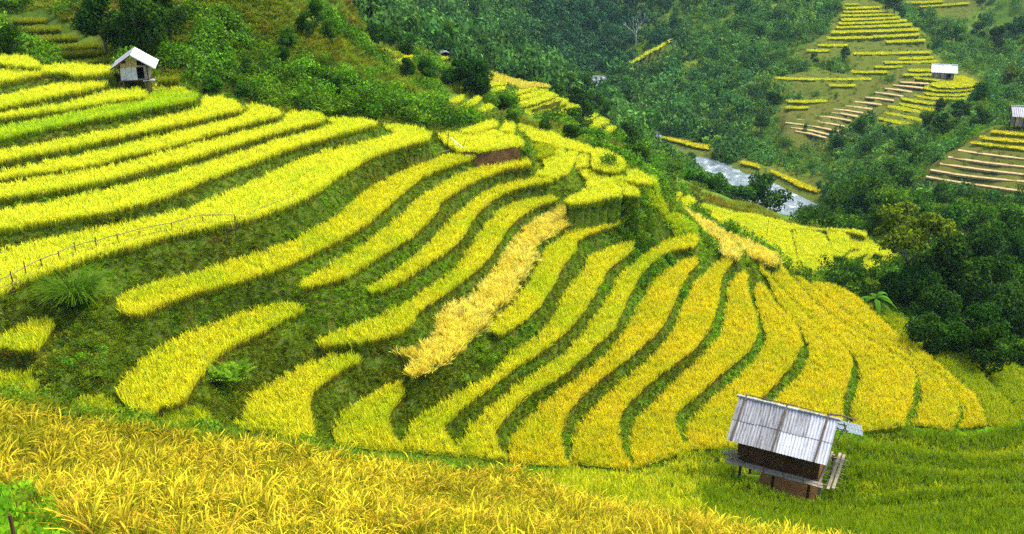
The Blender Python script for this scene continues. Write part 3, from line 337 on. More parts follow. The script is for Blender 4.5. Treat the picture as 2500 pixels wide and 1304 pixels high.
"N3":[26.62,117.0,None,[[-0.31,115.17],[1.4,116.89],[2.91,118.73]],[[-0.26,113.35],[1.38,115.02],[2.53,116.28],[3.08,117.34]]],
"N4":[26.54,115.0,None,[[-0.31,111.93],[0.99,113.5],[2.18,115.01],[3.87,117.55]],[[-0.22,110.48],[1.35,112.28],[2.81,114.06],[4.0,116.27]]],
"N5":[26.46,113.0,None,[[-0.19,108.85],[0.86,110.39],[2.46,112.75],[4.14,115.64],[4.93,115.94]],[[0.39,108.39],[1.31,109.18],[2.73,110.67],[3.73,112.23],[4.81,114.04]]],
"N6":[26.02,111.0,None,[[0.47,109.4],[1.33,110.27],[2.93,112.1],[3.89,113.82],[4.78,115.28],[5.74,114.99]],[[0.84,106.51],[1.61,104.64],[2.27,103.16],[2.85,102.86],[2.03,105.88],[1.69,108.1],[1.86,109.4],[3.54,111.62],[5.6,113.71]]],
"N7":[25.39,114.0,None,[[2.02,109.41],[2.44,111.38],[3.76,113.41],[4.65,115.01],[5.49,116.45],[6.43,117.33]],[[2.37,107.81],[2.93,108.76],[3.22,111.04],[4.71,113.07],[6.46,115.52]]],
"N8":[24.78,115.0,None,[[3.11,109.54],[3.74,112.27],[4.77,114.44],[6.18,116.97],[6.92,117.83]],[[3.37,107.79],[4.0,110.63],[5.2,113.28],[6.07,114.87],[7.01,116.54]]],
"N9":[24.73,116.0,None,[[4.93,112.31],[5.89,114.34],[6.88,116.22],[7.59,117.15]],[[5.22,111.65],[6.12,112.45],[6.84,113.93],[7.62,115.73]]],
"N10":[23.56,118.0,None,[[8.86,115.26],[9.24,116.62],[9.89,117.66]],[[8.98,114.12],[9.55,115.26],[10.01,116.62]]],
"N11":[23.13,117.0,None,[[9.13,113.34],[9.7,115.97],[10.48,117.54],[11.09,116.85]],[[9.01,111.12],[9.64,112.06],[10.98,114.64],[11.11,115.97]]],
"N12":[22.33,116.5,None,[[10.0,112.62],[10.78,114.85],[11.62,116.02],[12.14,116.28]],[[10.1,110.6],[10.64,111.39],[11.23,113.57],[12.0,115.17]]],
"P1":[33.37,83.0,None,[[-5.64,80.76],[-5.14,82.43],[-4.63,83.74],[-4.06,84.06]],[[-5.53,80.31],[-4.92,80.51],[-4.31,81.92],[-4.08,83.21]]],
"P2":[33.5,81.0,None,[[-4.59,77.68],[-4.07,79.35],[-3.73,80.63],[-3.38,81.85],[-2.85,83.04]],[[-4.52,77.31],[-3.93,77.54],[-3.24,79.59],[-2.74,81.34],[-2.55,82.62]]],
"P3":[33.53,79.0,None,[[-3.06,76.09],[-2.69,78.03],[-2.18,79.71],[-1.75,80.45]],[[-2.98,75.56],[-2.42,76.18],[-1.91,77.56],[-1.48,79.37]]],
"Q1_0":[30.28,159.4,None,[[-29.35,163.59],[-28.06,164.19],[-26.68,165.05]],[[-29.05,162.16],[-27.82,162.74],[-26.32,163.34]]],
"Q1_1":[30.09,158.5,None,[[-28.89,162.2],[-27.3,163.03],[-25.68,164.13]],[[-28.59,161.05],[-27.08,161.62],[-25.38,162.53]]],
"Q1_2":[29.9,157.5,None,[[-28.34,161.17],[-26.81,161.99],[-25.35,162.98]],[[-28.01,159.56],[-26.55,160.36],[-25.07,161.5]]],
"Q1_3":[29.68,156.4,None,[[-28.04,158.96],[-26.47,159.75],[-25.0,161.35],[-24.38,162.99]],[[-27.78,158.1],[-26.06,158.57],[-24.49,159.36],[-24.03,160.55]]],
"Q1_4":[29.39,154.8,None,[[-27.15,157.89],[-25.79,158.89],[-24.32,159.67]],[[-26.85,156.75],[-25.47,157.51],[-24.08,158.12]]],
"Q1_5":[29.18,153.6,None,[[-26.72,156.55],[-25.36,157.45],[-24.07,158.22]],[[-26.46,155.58],[-25.15,156.1],[-23.83,156.7]]],
"Q1_6":[28.99,152.5,None,[[-26.05,155.38],[-24.93,156.05],[-23.15,156.79]],[[-25.68,154.44],[-24.54,154.87],[-22.98,155.6]]],
"Q1_7":[28.81,151.5,None,[[-25.15,154.09],[-24.43,154.81],[-23.82,155.54]],[[-24.85,153.24],[-24.26,153.66],[-23.6,154.23]]],
"Q1_8":[28.63,150.3,None,[[-24.3,153.16],[-23.81,153.51],[-23.4,153.73]],[[-24.07,152.32],[-23.66,152.46],[-23.26,152.74]]],
"Q1_9":[30.51,160.6,None,[[-28.87,165.01],[-28.26,165.54],[-27.73,165.89]],[[-28.64,163.97],[-28.03,164.14],[-27.51,164.49]]],
"Q2":[33.89,104.0,None,[[-15.36,105.05],[-15.42,106.59],[-15.02,107.04],[-14.55,106.37],[-14.1,104.62]],[[-15.15,103.77],[-14.66,103.14],[-14.03,103.77]]],
"Q3":[33.37,102.0,None,[[-14.93,100.59],[-14.38,101.37],[-13.97,103.39],[-14.19,105.69],[-13.43,105.69],[-12.94,104.43]],[[-14.61,100.39],[-13.69,100.59],[-13.26,101.18],[-12.76,102.57],[-12.66,103.59]]],
"Q3b":[33.57,101.0,"olive",[[-12.65,102.66],[-12.44,103.07],[-11.9,102.87],[-11.4,101.65]],[[-12.27,100.65],[-11.74,100.07],[-11.29,100.65]]],
"Q4":[33.28,98.0,None,[[-13.63,95.63],[-13.07,96.7],[-12.12,97.61],[-11.62,99.48],[-11.16,100.64],[-10.81,102.22],[-10.11,101.82]],[[-13.33,95.45],[-12.59,95.63],[-11.91,95.81],[-11.26,96.88],[-10.96,98.73],[-10.54,99.48],[-9.92,100.64]]],
"Q5a":[28.82,134.0,None,[[-13.1,135.61],[-12.17,136.18]],[[-12.97,134.71],[-12.03,135.05]]],
"Q5b":[29.05,130.0,None,[[-12.46,131.21],[-11.98,131.75],[-11.21,132.13]],[[-12.29,130.41],[-11.69,130.52],[-11.07,130.94]]],
"Q5c":[29.31,126.0,"straw2",[[-11.73,126.65],[-10.87,127.31],[-10.05,128.03]],[[-11.58,125.99],[-10.8,126.5],[-9.94,127.16]]],
"Q5d":[29.81,119.0,None,[[-9.61,119.32],[-8.8,120.01],[-7.9,120.95]],[[-9.46,118.4],[-8.62,118.76],[-7.71,120.01]]],
"Q5e":[28.69,140.0,None,[[-15.91,141.95],[-15.34,142.26],[-14.96,142.57]],[[-15.78,141.16],[-15.24,141.35],[-14.82,141.65]]],
"T_0":[4.59,249.3,None,[[29.71,250.86],[31.48,252.71]],[[29.49,247.96],[30.24,248.68],[31.18,250.13]]],
"T_1":[5.27,249.6,None,[[31.46,251.31],[32.97,253.75]],[[31.22,248.36],[31.84,249.37],[32.65,251.12]]],
"T_2":[5.74,249.9,None,[[32.53,251.72],[34.08,254.38]],[[32.27,248.74],[32.91,249.85],[33.75,251.72]]],
"T_3":[6.44,250.3,None,[[33.41,252.07],[35.24,255.55]],[[33.14,249.04],[33.91,250.55],[34.89,252.83]]],
"T_4":[7.02,250.7,None,[[34.97,252.29],[36.94,256.61]],[[34.68,249.22],[35.51,251.13],[36.57,253.84]]],
"T_5":[7.53,251.0,None,[[36.39,252.71],[38.07,257.3]],[[36.07,249.61],[36.76,251.64],[37.68,254.49]]],
"T_6":[8.12,251.3,None,[[37.48,253.31],[39.19,257.98]],[[37.15,250.16],[37.85,252.22],[38.78,255.12]]],
"T_7":[8.99,251.8,None,[[39.64,255.33],[40.88,257.82]],[[39.27,252.07],[39.75,253.08],[40.45,254.92]]],
"U_0":[16.32,261.0,None,[[87.64,268.54],[89.29,268.27],[91.27,269.07]],[[87.13,266.42],[88.62,266.16],[90.59,266.95]]],
"U_1":[15.78,259.0,None,[[86.85,265.75],[91.61,266.27],[96.75,267.83]],[[86.12,262.94],[90.69,263.45],[95.78,264.98]]],
"U_2":[15.21,256.8,None,[[85.81,263.3],[91.78,263.8],[98.13,265.32]],[[85.03,260.33],[90.8,260.82],[97.08,262.3]]],
"U_3":[14.69,254.8,None,[[84.39,260.8],[91.28,261.53],[98.56,263.25]],[[83.58,257.68],[90.25,258.39],[97.43,260.07]]],
"U_4":[14.13,252.7,None,[[83.8,257.48],[87.64,258.25],[91.54,259.13],[95.6,260.38],[99.71,261.76]],[[82.88,254.02],[86.59,254.76],[90.37,255.63],[94.37,256.85],[98.43,258.19]]],
"U_5":[13.62,250.6,None,[[82.14,254.71],[86.69,255.61],[91.3,256.64],[96.09,258.03],[100.94,259.54]],[[81.26,251.35],[85.68,252.24],[90.16,253.24],[94.88,254.6],[99.67,256.07]]],
"U_6":[13.07,248.3,None,[[80.8,252.33],[85.75,253.1],[90.75,253.98],[95.92,255.22],[101.16,256.56]],[[79.89,248.86],[84.7,249.61],[89.57,250.47],[94.66,251.67],[99.83,252.99]]],
"U_7":[12.41,245.4,None,[[78.86,248.99],[84.44,249.79],[90.08,250.69],[95.89,251.93],[101.77,253.28]],[[77.94,245.45],[83.37,246.23],[88.87,247.11],[94.59,248.31],[100.39,249.63]]],
"U_8":[11.51,241.4,None,[[76.91,245.46],[82.53,245.66],[88.42,246.67]],[[76.16,242.47],[81.58,242.67],[87.41,243.66]]],
"U_9":[11.78,242.6,None,[[88.29,245.88],[94.2,247.1],[100.49,249.17]],[[87.41,242.86],[93.12,244.06],[99.32,246.08]]],
"U_10":[11.1,239.5,None,[[90.27,242.57],[95.13,243.35],[100.34,244.94]],[[89.39,239.67],[94.07,240.44],[99.2,241.99]]],
"U_11":[10.59,236.9,None,[[73.33,240.77],[76.63,240.2],[80.16,240.39]],[[72.76,238.31],[75.9,237.75],[79.4,237.94]]],
"U_12":[9.98,233.8,None,[[69.87,236.99],[72.28,236.53],[74.88,236.8]],[[69.36,234.63],[71.61,234.19],[74.19,234.46]]],
"U_13":[9.72,232.5,None,[[79.93,234.61],[84.49,234.83],[89.1,235.14],[93.82,235.73],[98.59,236.4]],[[79.22,231.96],[83.66,232.18],[88.16,232.49],[92.82,233.06],[97.54,233.72]]],
"U_14":[9.17,229.5,None,[[89.61,231.16],[93.65,231.5],[97.98,232.54]],[[88.88,228.78],[92.76,229.12],[97.04,230.13]]],
"U_15":[8.76,227.1,None,[[85.27,228.6],[91.53,228.85],[98.07,229.77]],[[84.54,226.12],[90.61,226.37],[97.08,227.27]]],
"U_16":[8.3,224.3,None,[[82.11,225.6],[85.12,225.28],[88.36,225.6]],[[81.64,223.84],[84.51,223.52],[87.72,223.84]]],
"U_17":[7.83,221.3,None,[[76.07,222.16],[79.83,221.85],[83.79,222.16]],[[75.61,220.31],[79.22,220.01],[83.15,220.31]]],
"U_18":[6.75,213.5,None,[[68.62,213.21],[71.23,213.0],[74.02,213.35]],[[68.2,211.39],[70.67,211.18],[73.44,211.53]]],
"U_19":[5.71,204.1,None,[[56.82,202.75],[60.74,202.5],[64.8,202.75]],[[56.45,200.87],[60.23,200.62],[64.25,200.87]]],
"U_20":[5.38,200.5,None,[[55.52,198.61],[57.69,198.37],[59.99,198.61]],[[55.2,196.93],[57.25,196.69],[59.53,196.93]]],
"U_21":[8.0,222.4,None,[[89.1,223.66],[91.6,223.5],[94.35,223.98]],[[88.25,221.01],[90.6,220.86],[93.31,221.32]]],
"U_22":[7.59,219.7,None,[[86.89,220.41],[89.84,220.11],[93.02,220.41]],[[86.3,218.45],[89.1,218.15],[92.26,218.45]]],
"U_23":[11.58,300.0,None,[[118.15,308.51],[124.46,309.44],[131.31,311.65]],[[116.87,304.52],[122.93,305.43],[129.68,307.58]]],
"U_24":[10.81,300.0,None,[[122.45,305.76],[126.67,307.27],[130.98,308.94],[135.55,311.11],[140.21,313.44]],[[121.26,302.2],[129.52,305.31],[134.02,307.43],[138.63,309.71]]],
"U_25":[7.26,217.4,None,[[57.97,218.57],[61.05,217.53],[66.98,217.09],[70.43,217.13],[74.5,217.26],[78.57,217.38]],[[57.5,216.65],[60.59,215.77],[66.44,215.19],[69.84,215.18],[73.87,215.26],[77.89,215.33]]],
"V3":[8.32,211.8,None,[[86.46,212.99],[89.09,212.12],[91.17,210.69]],[[86.06,211.55],[88.37,210.27],[89.86,208.86]]],
"W1":[8.1,209.8,None,[[88.03,207.81],[89.85,209.48],[91.76,211.32],[93.51,213.47],[96.05,215.67],[97.97,215.96],[98.26,212.75],[98.22,208.23]],[[87.16,206.17],[87.98,204.02],[90.27,203.35],[93.4,204.02],[95.97,205.36],[97.68,206.99]]],
"W2":[7.57,206.6,None,[[85.93,206.49],[87.87,208.67],[88.1,205.55],[90.88,204.61],[94.02,205.28],[97.91,207.3]],[[85.68,204.88],[87.06,202.9],[89.91,202.25],[93.02,202.9],[97.21,205.68]]],
"W3":[7.12,203.6,None,[[85.18,203.39],[87.15,202.22],[90.44,201.97],[94.82,203.26]],[[84.72,201.45],[86.72,200.43],[89.71,200.18],[93.93,201.2]]],
"W4":[6.85,201.8,None,[[82.81,202.28],[84.87,200.62],[87.28,199.61],[90.08,199.61],[93.31,200.62]],[[82.52,200.75],[84.19,198.87],[86.49,197.63],[89.26,197.63],[92.43,198.87]]],
"W5":[6.63,200.2,None,[[79.47,201.32],[81.5,199.07],[84.54,196.13]],[[79.03,199.56],[80.72,196.98],[83.84,194.33]]],
"W6":[6.22,197.1,None,[[78.1,198.14],[80.32,195.73],[82.98,191.97]],[[77.71,196.45],[79.52,193.6],[82.26,190.15]]],
"W7":[6.11,196.2,None,[[75.22,196.45],[77.33,195.02],[79.93,191.76]],[[74.66,194.32],[76.31,192.22],[79.11,189.94]]],
"W8":[5.61,191.8,None,[[73.49,193.25],[75.85,190.74],[78.04,187.96],[78.73,184.93]],[[73.23,191.88],[75.17,188.84],[76.77,186.01],[77.77,183.45]]],
"W9":[5.39,189.6,None,[[71.08,189.31],[73.25,187.11],[76.14,184.23]],[[70.75,187.55],[72.49,184.97],[75.27,182.24]]],
"Y1":[16.7,137.7,"gold",[[67.22,136.03],[69.26,135.5],[71.04,134.82],[72.87,134.22]],[[66.67,134.97],[68.6,134.07],[70.33,133.33],[72.08,132.6]]],
"Y2":[16.14,136.6,"gold",[[65.51,134.62],[68.02,133.81],[70.46,133.37],[72.36,132.94]],[[64.84,133.52],[67.35,132.36],[69.71,131.79],[71.59,131.37]]],
"Y3":[15.62,135.5,"gold",[[63.89,133.99],[66.72,132.84],[69.57,131.29],[71.31,130.59]],[[63.33,133.12],[66.15,131.57],[68.98,130.04],[70.64,129.22]]],
"X_0":[7.75,210.6,"stubble",[[82.51,210.86],[85.42,210.38],[88.15,209.46]],[[82.25,209.88],[84.85,208.85],[87.52,208.08]]],
"X_1":[7.36,209.1,"stubble",[[80.67,209.64],[83.54,208.71],[86.06,206.91]],[[80.41,208.68],[82.99,207.21],[85.47,205.57]]],
"X_2":[6.99,207.6,"stubble",[[78.42,208.09],[80.94,206.99],[83.05,204.89]],[[78.18,207.15],[80.41,205.52],[82.48,203.58]]],
"X_3":[6.56,205.9,"stubble",[[75.79,206.16],[78.4,204.95],[80.58,202.64]],[[75.57,205.23],[77.9,203.52],[80.03,201.37]]],
"X_4":[6.12,204.0,"stubble",[[72.99,203.59],[75.67,202.64],[78.0,200.81]],[[72.78,202.7],[75.19,201.25],[77.48,199.57]]],
"X_5":[5.71,202.2,"stubble",[[70.04,201.33],[72.59,200.49],[74.86,198.87]],[[69.85,200.47],[72.15,199.14],[74.36,197.66]]],
"X_6":[5.32,200.4,"stubble",[[67.21,199.32],[69.93,198.42],[72.36,196.68]],[[67.03,198.47],[69.51,197.1],[71.88,195.5]]],
"X_7":[5.03,199.1,"stubble",[[64.62,198.04],[67.39,196.87],[69.79,194.63]],[[64.45,197.21],[66.99,195.58],[69.33,193.48]]],
"X_8":[4.76,197.8,"stubble",[[62.62,196.8],[65.66,195.41],[68.26,192.76]],[[62.46,195.98],[65.28,194.14],[67.82,191.63]]],
"X_9":[4.45,196.2,"stubble",[[59.43,195.18],[63.1,193.63],[66.28,190.67]],[[59.29,194.38],[62.74,192.39],[65.85,189.57]]],
"X_10":[4.07,194.2,"stubble",[[56.22,193.32],[60.46,191.42],[64.1,187.84]],[[56.09,192.53],[60.12,190.21],[63.7,186.78]]],
"X_11":[3.75,192.5,"stubble",[[53.66,191.71],[58.34,189.49],[62.31,185.3]],[[53.54,190.94],[58.01,188.31],[61.92,184.27]]],
"X_12":[3.4,190.5,"stubble",[[54.17,189.37],[57.81,187.2],[60.78,183.13]],[[54.06,188.62],[57.48,186.06],[60.4,182.13]]],
"X_13":[3.2,189.3,"stubble",[[54.46,187.3],[57.06,185.64],[59.18,182.49]],[[54.35,186.57],[56.75,184.51],[58.81,181.5]]],
"Y_4":[14.84,133.8,"stubble",[[61.23,132.55],[63.99,130.62],[66.22,129.4],[68.32,128.34],[70.05,127.69]],[[60.91,131.78],[63.66,129.87],[65.89,128.67],[67.98,127.62],[69.7,126.97]]],
"Y_5":[14.24,132.5,"stubble",[[59.46,131.21],[61.31,129.91],[63.25,128.68],[65.57,127.53],[67.62,126.61],[69.27,125.85]],[[59.15,130.46],[61.01,129.18],[62.93,127.96],[65.24,126.83],[67.29,125.92],[68.94,125.17]]],
"Y_6":[13.7,131.2,"stubble",[[57.88,129.86],[60.28,128.4],[62.62,127.02],[64.96,125.83],[66.91,124.91],[68.56,124.17]],[[57.59,129.14],[59.98,127.69],[62.32,126.33],[64.65,125.15],[66.59,124.23],[68.23,123.51]]],
"Y_7":[13.25,130.1,"stubble",[[56.12,128.51],[58.78,126.43],[60.59,125.46],[62.54,124.59],[64.52,123.88],[66.25,123.33],[67.95,122.74]],[[55.85,127.81],[58.5,125.75],[60.31,124.79],[62.24,123.93],[64.22,123.23],[65.94,122.68],[67.63,122.1]]],
"Y_8":[12.76,128.9,"stubble",[[55.06,127.0],[57.73,124.98],[59.6,123.85],[61.75,122.61],[64.12,121.21],[66.59,119.76]],[[54.8,126.32],[57.46,124.32],[59.32,123.2],[61.46,121.97],[63.82,120.59],[66.29,119.14]]],
"Y_9":[12.12,127.2,"stubble",[[59.05,123.13],[61.48,121.75],[64.64,120.18]],[[58.75,122.21],[61.03,120.74],[64.12,119.08]]],
"D_0":[41.4,70.9,"dull",[[-36.38,72.55],[-34.89,72.75],[-33.39,72.95]],[[-35.95,71.63],[-34.48,71.83],[-32.99,72.02]]],
"D_1":[41.2,68.6,"dull",[[-34.57,70.06],[-33.01,70.3],[-31.43,70.55]],[[-34.07,68.98],[-32.53,69.21],[-30.97,69.45]]],
"D_2":[41.03,66.3,"dull",[[-32.21,67.38],[-30.76,67.71],[-29.3,68.06]],[[-31.71,66.28],[-30.29,66.6],[-28.84,66.93]]],
"D_3":[40.9,63.9,"dull",[[-30.33,64.42],[-28.55,65.03],[-27.64,65.35],[-26.73,65.66]],[[-29.93,63.51],[-28.17,64.11],[-26.37,64.72]]],
"D_4":[40.83,62.2,"dull",[[-28.19,62.65],[-26.89,63.09],[-25.58,63.53]],[[-27.83,61.8],[-26.55,62.22],[-25.25,62.65]]],
"D_5":[40.77,59.9,"dull",[[-26.29,59.87],[-25.1,60.45],[-23.89,61.04]],[[-26.04,59.26],[-24.86,59.83],[-23.66,60.41]]],
"D_6":[40.75,55.3,"dull",[[-19.85,55.3],[-19.25,55.42],[-18.65,55.53]],[[-19.67,54.78],[-19.08,54.89],[-18.48,55.0]]],
"B1":[1.0,192.3,"gold",[[29.87,191.45],[32.82,189.37],[34.82,186.82],[37.89,184.63]],[[29.65,189.88],[32.5,187.33],[34.62,184.04],[37.33,182.3]]],
"B2":[1.0,178.9,"gold",[[41.59,174.7],[43.11,173.64],[44.46,171.89]],[[41.46,172.93],[42.69,171.72],[43.9,170.0]]],
"B3":[1.0,169.8,"gold",[[45.66,169.16],[47.39,165.85],[49.0,162.03],[51.07,157.76]],[[45.42,167.65],[46.92,164.0],[48.28,159.34],[50.45,156.36]]]},"labels":{"L0":["small yellow rice patch topmost on the hill above the small bamboo hut","rice strips on the hill below the small hut"],
"L1":["yellow rice terrace above the tall grassy bank beside the small bamboo hut","rice strips on the hill below the small hut"],
"L2":["yellow rice strip running in just below the tall grassy bank","rice strips on the hill below the small hut"],
"L3":["yellow rice strip ending under the legs of the small bamboo hut","rice strips on the hill below the small hut"],
"L3b":["tiny bright yellow rice patch behind the small bamboo hut","rice strips on the hill below the small hut"],
"L4":["lime green rice strip curving in front of the small bamboo hut","rice strips on the hill below the small hut"],
"L5":["yellow rice strip directly below the lime green strip","rice strips on the hill below the small hut"],
"L6":["yellow rice strip second below the lime green strip","rice strips on the hill below the small hut"],
"L7":["yellow rice strip third below the lime green strip","rice strips on the hill below the small hut"],
"L8":["yellow rice strip fourth below the lime green strip, just above the widest terrace","rice strips on the hill below the small hut"],
"L9":["widest yellow rice terrace, with the bamboo fence along its lip","rice strips on the hill below the small hut"],
"S10":["long yellow rice strip directly below the bamboo fence","rice strips curving towards the tin roofed hut"],
"S11":["curved yellow rice strip second below the bamboo fence","rice strips curving towards the tin roofed hut"],
"S12":["curved yellow rice strip third below the bamboo fence","rice strips curving towards the tin roofed hut"],
"S13":["long yellow rice strip bordering the straw strip on its upper side","rice strips curving towards the tin roofed hut"],
"W":["ripe straw coloured rice strip lying flattened between green banks",None],
"S14":["yellow rice strip directly below the straw coloured strip","rice strips curving towards the tin roofed hut"],
"S15":["yellow rice strip second after the straw strip towards the tin roofed hut","rice strips curving towards the tin roofed hut"],
"S16":["yellow rice strip third after the straw strip towards the tin roofed hut","rice strips curving towards the tin roofed hut"],
"S17":["gold rice strip fourth after the straw strip towards the tin roofed hut","rice strips curving towards the tin roofed hut"],
"S18":["gold rice strip fifth after the straw strip towards the tin roofed hut","rice strips curving towards the tin roofed hut"],
"S19":["gold rice strip sixth after the straw strip towards the tin roofed hut","rice strips curving towards the tin roofed hut"],
"S20":["gold rice strip seventh after the straw strip towards the tin roofed hut","rice strips curving towards the tin roofed hut"],
"S21":["gold rice strip eighth after the straw strip towards the tin roofed hut","rice strips curving towards the tin roofed hut"],
"S22":["gold rice strip ninth after the straw strip towards the tin roofed hut","rice strips curving towards the tin roofed hut"],
"S23":["gold rice strip tenth after the straw strip towards the tin roofed hut","rice strips curving towards the tin roofed hut"],
"S24":["gold rice strip eleventh after the straw strip towards the tin roofed hut","rice strips curving towards the tin roofed hut"],
"S25":["olive green rice band outside the outermost gold strip","rice strips curving towards the tin roofed hut"],
"S26":["olive green rice band along the edge of the dark ravine","rice strips curving towards the tin roofed hut"],
"S11b":["blade shaped rice strip above the bright fern patch","rice strips curving towards the tin roofed hut"],
"S12b":["curved rice strip just past the bright fern patch","rice strips curving towards the tin roofed hut"],
"S13b":["short tapered rice strip below the lower end of the straw strip","rice strips curving towards the tin roofed hut"],
"S10b":["small yellow rice patch beside the big green grass tussock","rice strips curving towards the tin roofed hut"],
"S11c":["small olive rice patch under the tussock, at the edge of the ripe slope","rice strips curving towards the tin roofed hut"],
"S11d":["low green rice sliver behind the ripe slope below the tussock","rice strips curving towards the tin roofed hut"],
"S12c":["small green rice sliver behind the ripe slope below the fern patch","rice strips curving towards the tin roofed hut"],
"M1":["round ended yellow paddy above the brown cut earth bank","paddies on the spur and in the valley"],
"M2":["narrow ripe strip behind the round ended paddy","paddies on the spur and in the valley"],
"M3":["small square yellow paddy behind the round ended paddy","paddies on the spur and in the valley"],
"M4":["long bright yellow paddy along the back crest of the spur","paddies on the spur and in the valley"],
"M5":["small olive paddy next to the brown cut earth bank","paddies on the spur and in the valley"],
"M5b":["small olive paddy second from the brown cut earth bank","paddies on the spur and in the valley"],
"M6":["broad yellow paddy on the spur with a curved dark front edge","paddies on the spur and in the valley"],
"M7":["small upright yellow paddy beside the thin open shrub","paddies on the spur and in the valley"],
"M8":["wide yellow paddy on the spur above the bushy bank","paddies on the spur and in the valley"],
"M8b":["small yellow paddy on the outer side of the bushy bank paddy","paddies on the spur and in the valley"],
"M8c":["rounded bright yellow paddy at the outer edge of the spur","paddies on the spur and in the valley"],
"M11":["small yellow step at the head of the valley paddies","paddies on the spur and in the valley"],
"M11b":["larger yellow step second at the head of the valley paddies","paddies on the spur and in the valley"],
"M12":["long bright yellow valley paddy lying against the river trees","paddies on the spur and in the valley"],
"M13a":["yellow valley paddy directly behind the straw ridges","paddies on the spur and in the valley"],
"M13b":["broad yellow valley paddy, second from the straw ridges","paddies on the spur and in the valley"],
"M13c":["half round yellow valley paddy with a curved dark edge","paddies on the spur and in the valley"],
"M13d":["hooked yellow valley paddy outside the half round one","paddies on the spur and in the valley"],
"M13e":["lowest yellow valley paddy, jutting out next to the ravine trees","paddies on the spur and in the valley"],
"R1":["straw coloured ridge strip running down the crest of the spur","straw ridges"],
"R2":["straw coloured ridge strip lower on the crest of the spur","straw ridges"],
"N1":["pale ripe terrace topmost of the slope above the river trees","terraces above the river trees"],
"N2":["second short yellow strip by the dark tree below the pale ripe terrace","terraces above the river trees"],
"N2b":["short yellow strip tucked by the dark tree below the pale ripe terrace","terraces above the river trees"],
"N3":["yellow terrace above the river trees, first below the pale ripe one","terraces above the river trees"],
"N4":["yellow terrace above the river trees, second below the pale ripe one","terraces above the river trees"],
"N5":["yellow terrace above the river trees, third below the pale ripe one","terraces above the river trees"],
"N6":["yellow terrace above the river trees, fourth below the pale ripe one","terraces above the river trees"],
"N7":["yellow terrace above the river trees, fifth below the pale ripe one","terraces above the river trees"],
"N8":["yellow terrace above the river trees, sixth below the pale ripe one","terraces above the river trees"],
"N9":["yellow terrace above the river trees, seventh below the pale ripe one","terraces above the river trees"],
"N10":["yellow terrace above the river trees, eighth below the pale ripe one","terraces above the river trees"],
"N11":["yellow terrace above the river trees, ninth below the pale ripe one","terraces above the river trees"],
"N12":["yellow terrace above the river trees, tenth below the pale ripe one","terraces above the river trees"],
"P1":["uppermost of three small yellow paddies in the bushy gully","small paddies in the gully"],
"P2":["middle of three small yellow paddies in the bushy gully","small paddies in the gully"],
"P3":["lowest of three small yellow paddies in the bushy gully","small paddies in the gully"],
"Q1_0":["thin yellow step in the high corner flight, second from its top","paddies on the green ridge"],
"Q1_1":["thin yellow step in the high corner flight, third from its top","paddies on the green ridge"],
"Q1_2":["thin yellow step in the high corner flight, fourth from its top","paddies on the green ridge"],
"Q1_3":["thin yellow step in the high corner flight, fifth from its top","paddies on the green ridge"],
"Q1_4":["thin yellow step in the high corner flight, sixth from its top","paddies on the green ridge"],
"Q1_5":["thin yellow step in the high corner flight, seventh from its top","paddies on the green ridge"],
"Q1_6":["thin yellow step in the high corner flight, eighth from its top","paddies on the green ridge"],
"Q1_7":["thin yellow step in the high corner flight, ninth from its top","paddies on the green ridge"],
"Q1_8":["thin yellow step in the high corner flight, tenth from its top","paddies on the green ridge"],
"Q1_9":["thin yellow step in the high corner flight, first from its top","paddies on the green ridge"],
"Q2":["small round yellow paddy high on the green ridge","paddies on the green ridge"],
"Q3":["crescent yellow paddy below the small round one on the ridge","paddies on the green ridge"],
"Q3b":["olive paddy at the end of the crescent paddy on the ridge","paddies on the green ridge"],
"Q4":["long tapered yellow paddy lowest on the green ridge","paddies on the green ridge"],
"Q5a":["yellow step topmost above the thatched shelter","paddies on the green ridge"],
"Q5b":["yellow step second above the thatched shelter","paddies on the green ridge"],
"Q5c":["pale step third above the thatched shelter","paddies on the green ridge"],
"Q5d":["yellow step right beside the thatched shelter","paddies on the green ridge"],
"Q5e":["tiny yellow step between the dark trees of the ridge","paddies on the green ridge"],
"T_0":["tiny yellow step on the far ridge, first up from the lowest","steps on the far ridge"],
"T_1":["tiny yellow step on the far ridge, second up from the lowest","steps on the far ridge"],
"T_2":["tiny yellow step on the far ridge, third up from the lowest","steps on the far ridge"],
"T_3":["tiny yellow step on the far ridge, fourth up from the lowest","steps on the far ridge"],
"T_4":["tiny yellow step on the far ridge, fifth up from the lowest","steps on the far ridge"],
"T_5":["tiny yellow step on the far ridge, sixth up from the lowest","steps on the far ridge"],
"T_6":["tiny yellow step on the far ridge, seventh up from the lowest","steps on the far ridge"],
"T_7":["tiny yellow step on the far ridge, eighth up from the lowest","steps on the far ridge"],
"U_0":["thin yellow ledge on the stepped far hillside, first from its top","ledges on the stepped far hillside"],
"U_1":["thin yellow ledge on the stepped far hillside, second from its top","ledges on the stepped far hillside"],
"U_2":["thin yellow ledge on the stepped far hillside, third from its top","ledges on the stepped far hillside"],
"U_3":["thin yellow ledge on the stepped far hillside, fourth from its top","ledges on the stepped far hillside"],
"U_4":["thin yellow ledge on the stepped far hillside, fifth from its top","ledges on the stepped far hillside"],
"U_5":["thin yellow ledge on the stepped far hillside, sixth from its top","ledges on the stepped far hillside"],
"U_6":["thin yellow ledge on the stepped far hillside, seventh from its top","ledges on the stepped far hillside"],
"U_7":["thin yellow ledge on the stepped far hillside, eighth from its top","ledges on the stepped far hillside"],
"U_8":["thin yellow ledge on the stepped far hillside, ninth from its top","ledges on the stepped far hillside"],
"U_9":["thin yellow ledge on the stepped far hillside, tenth from its top","ledges on the stepped far hillside"],
"U_10":["thin yellow ledge on the stepped far hillside, eleventh from its top","ledges on the stepped far hillside"],
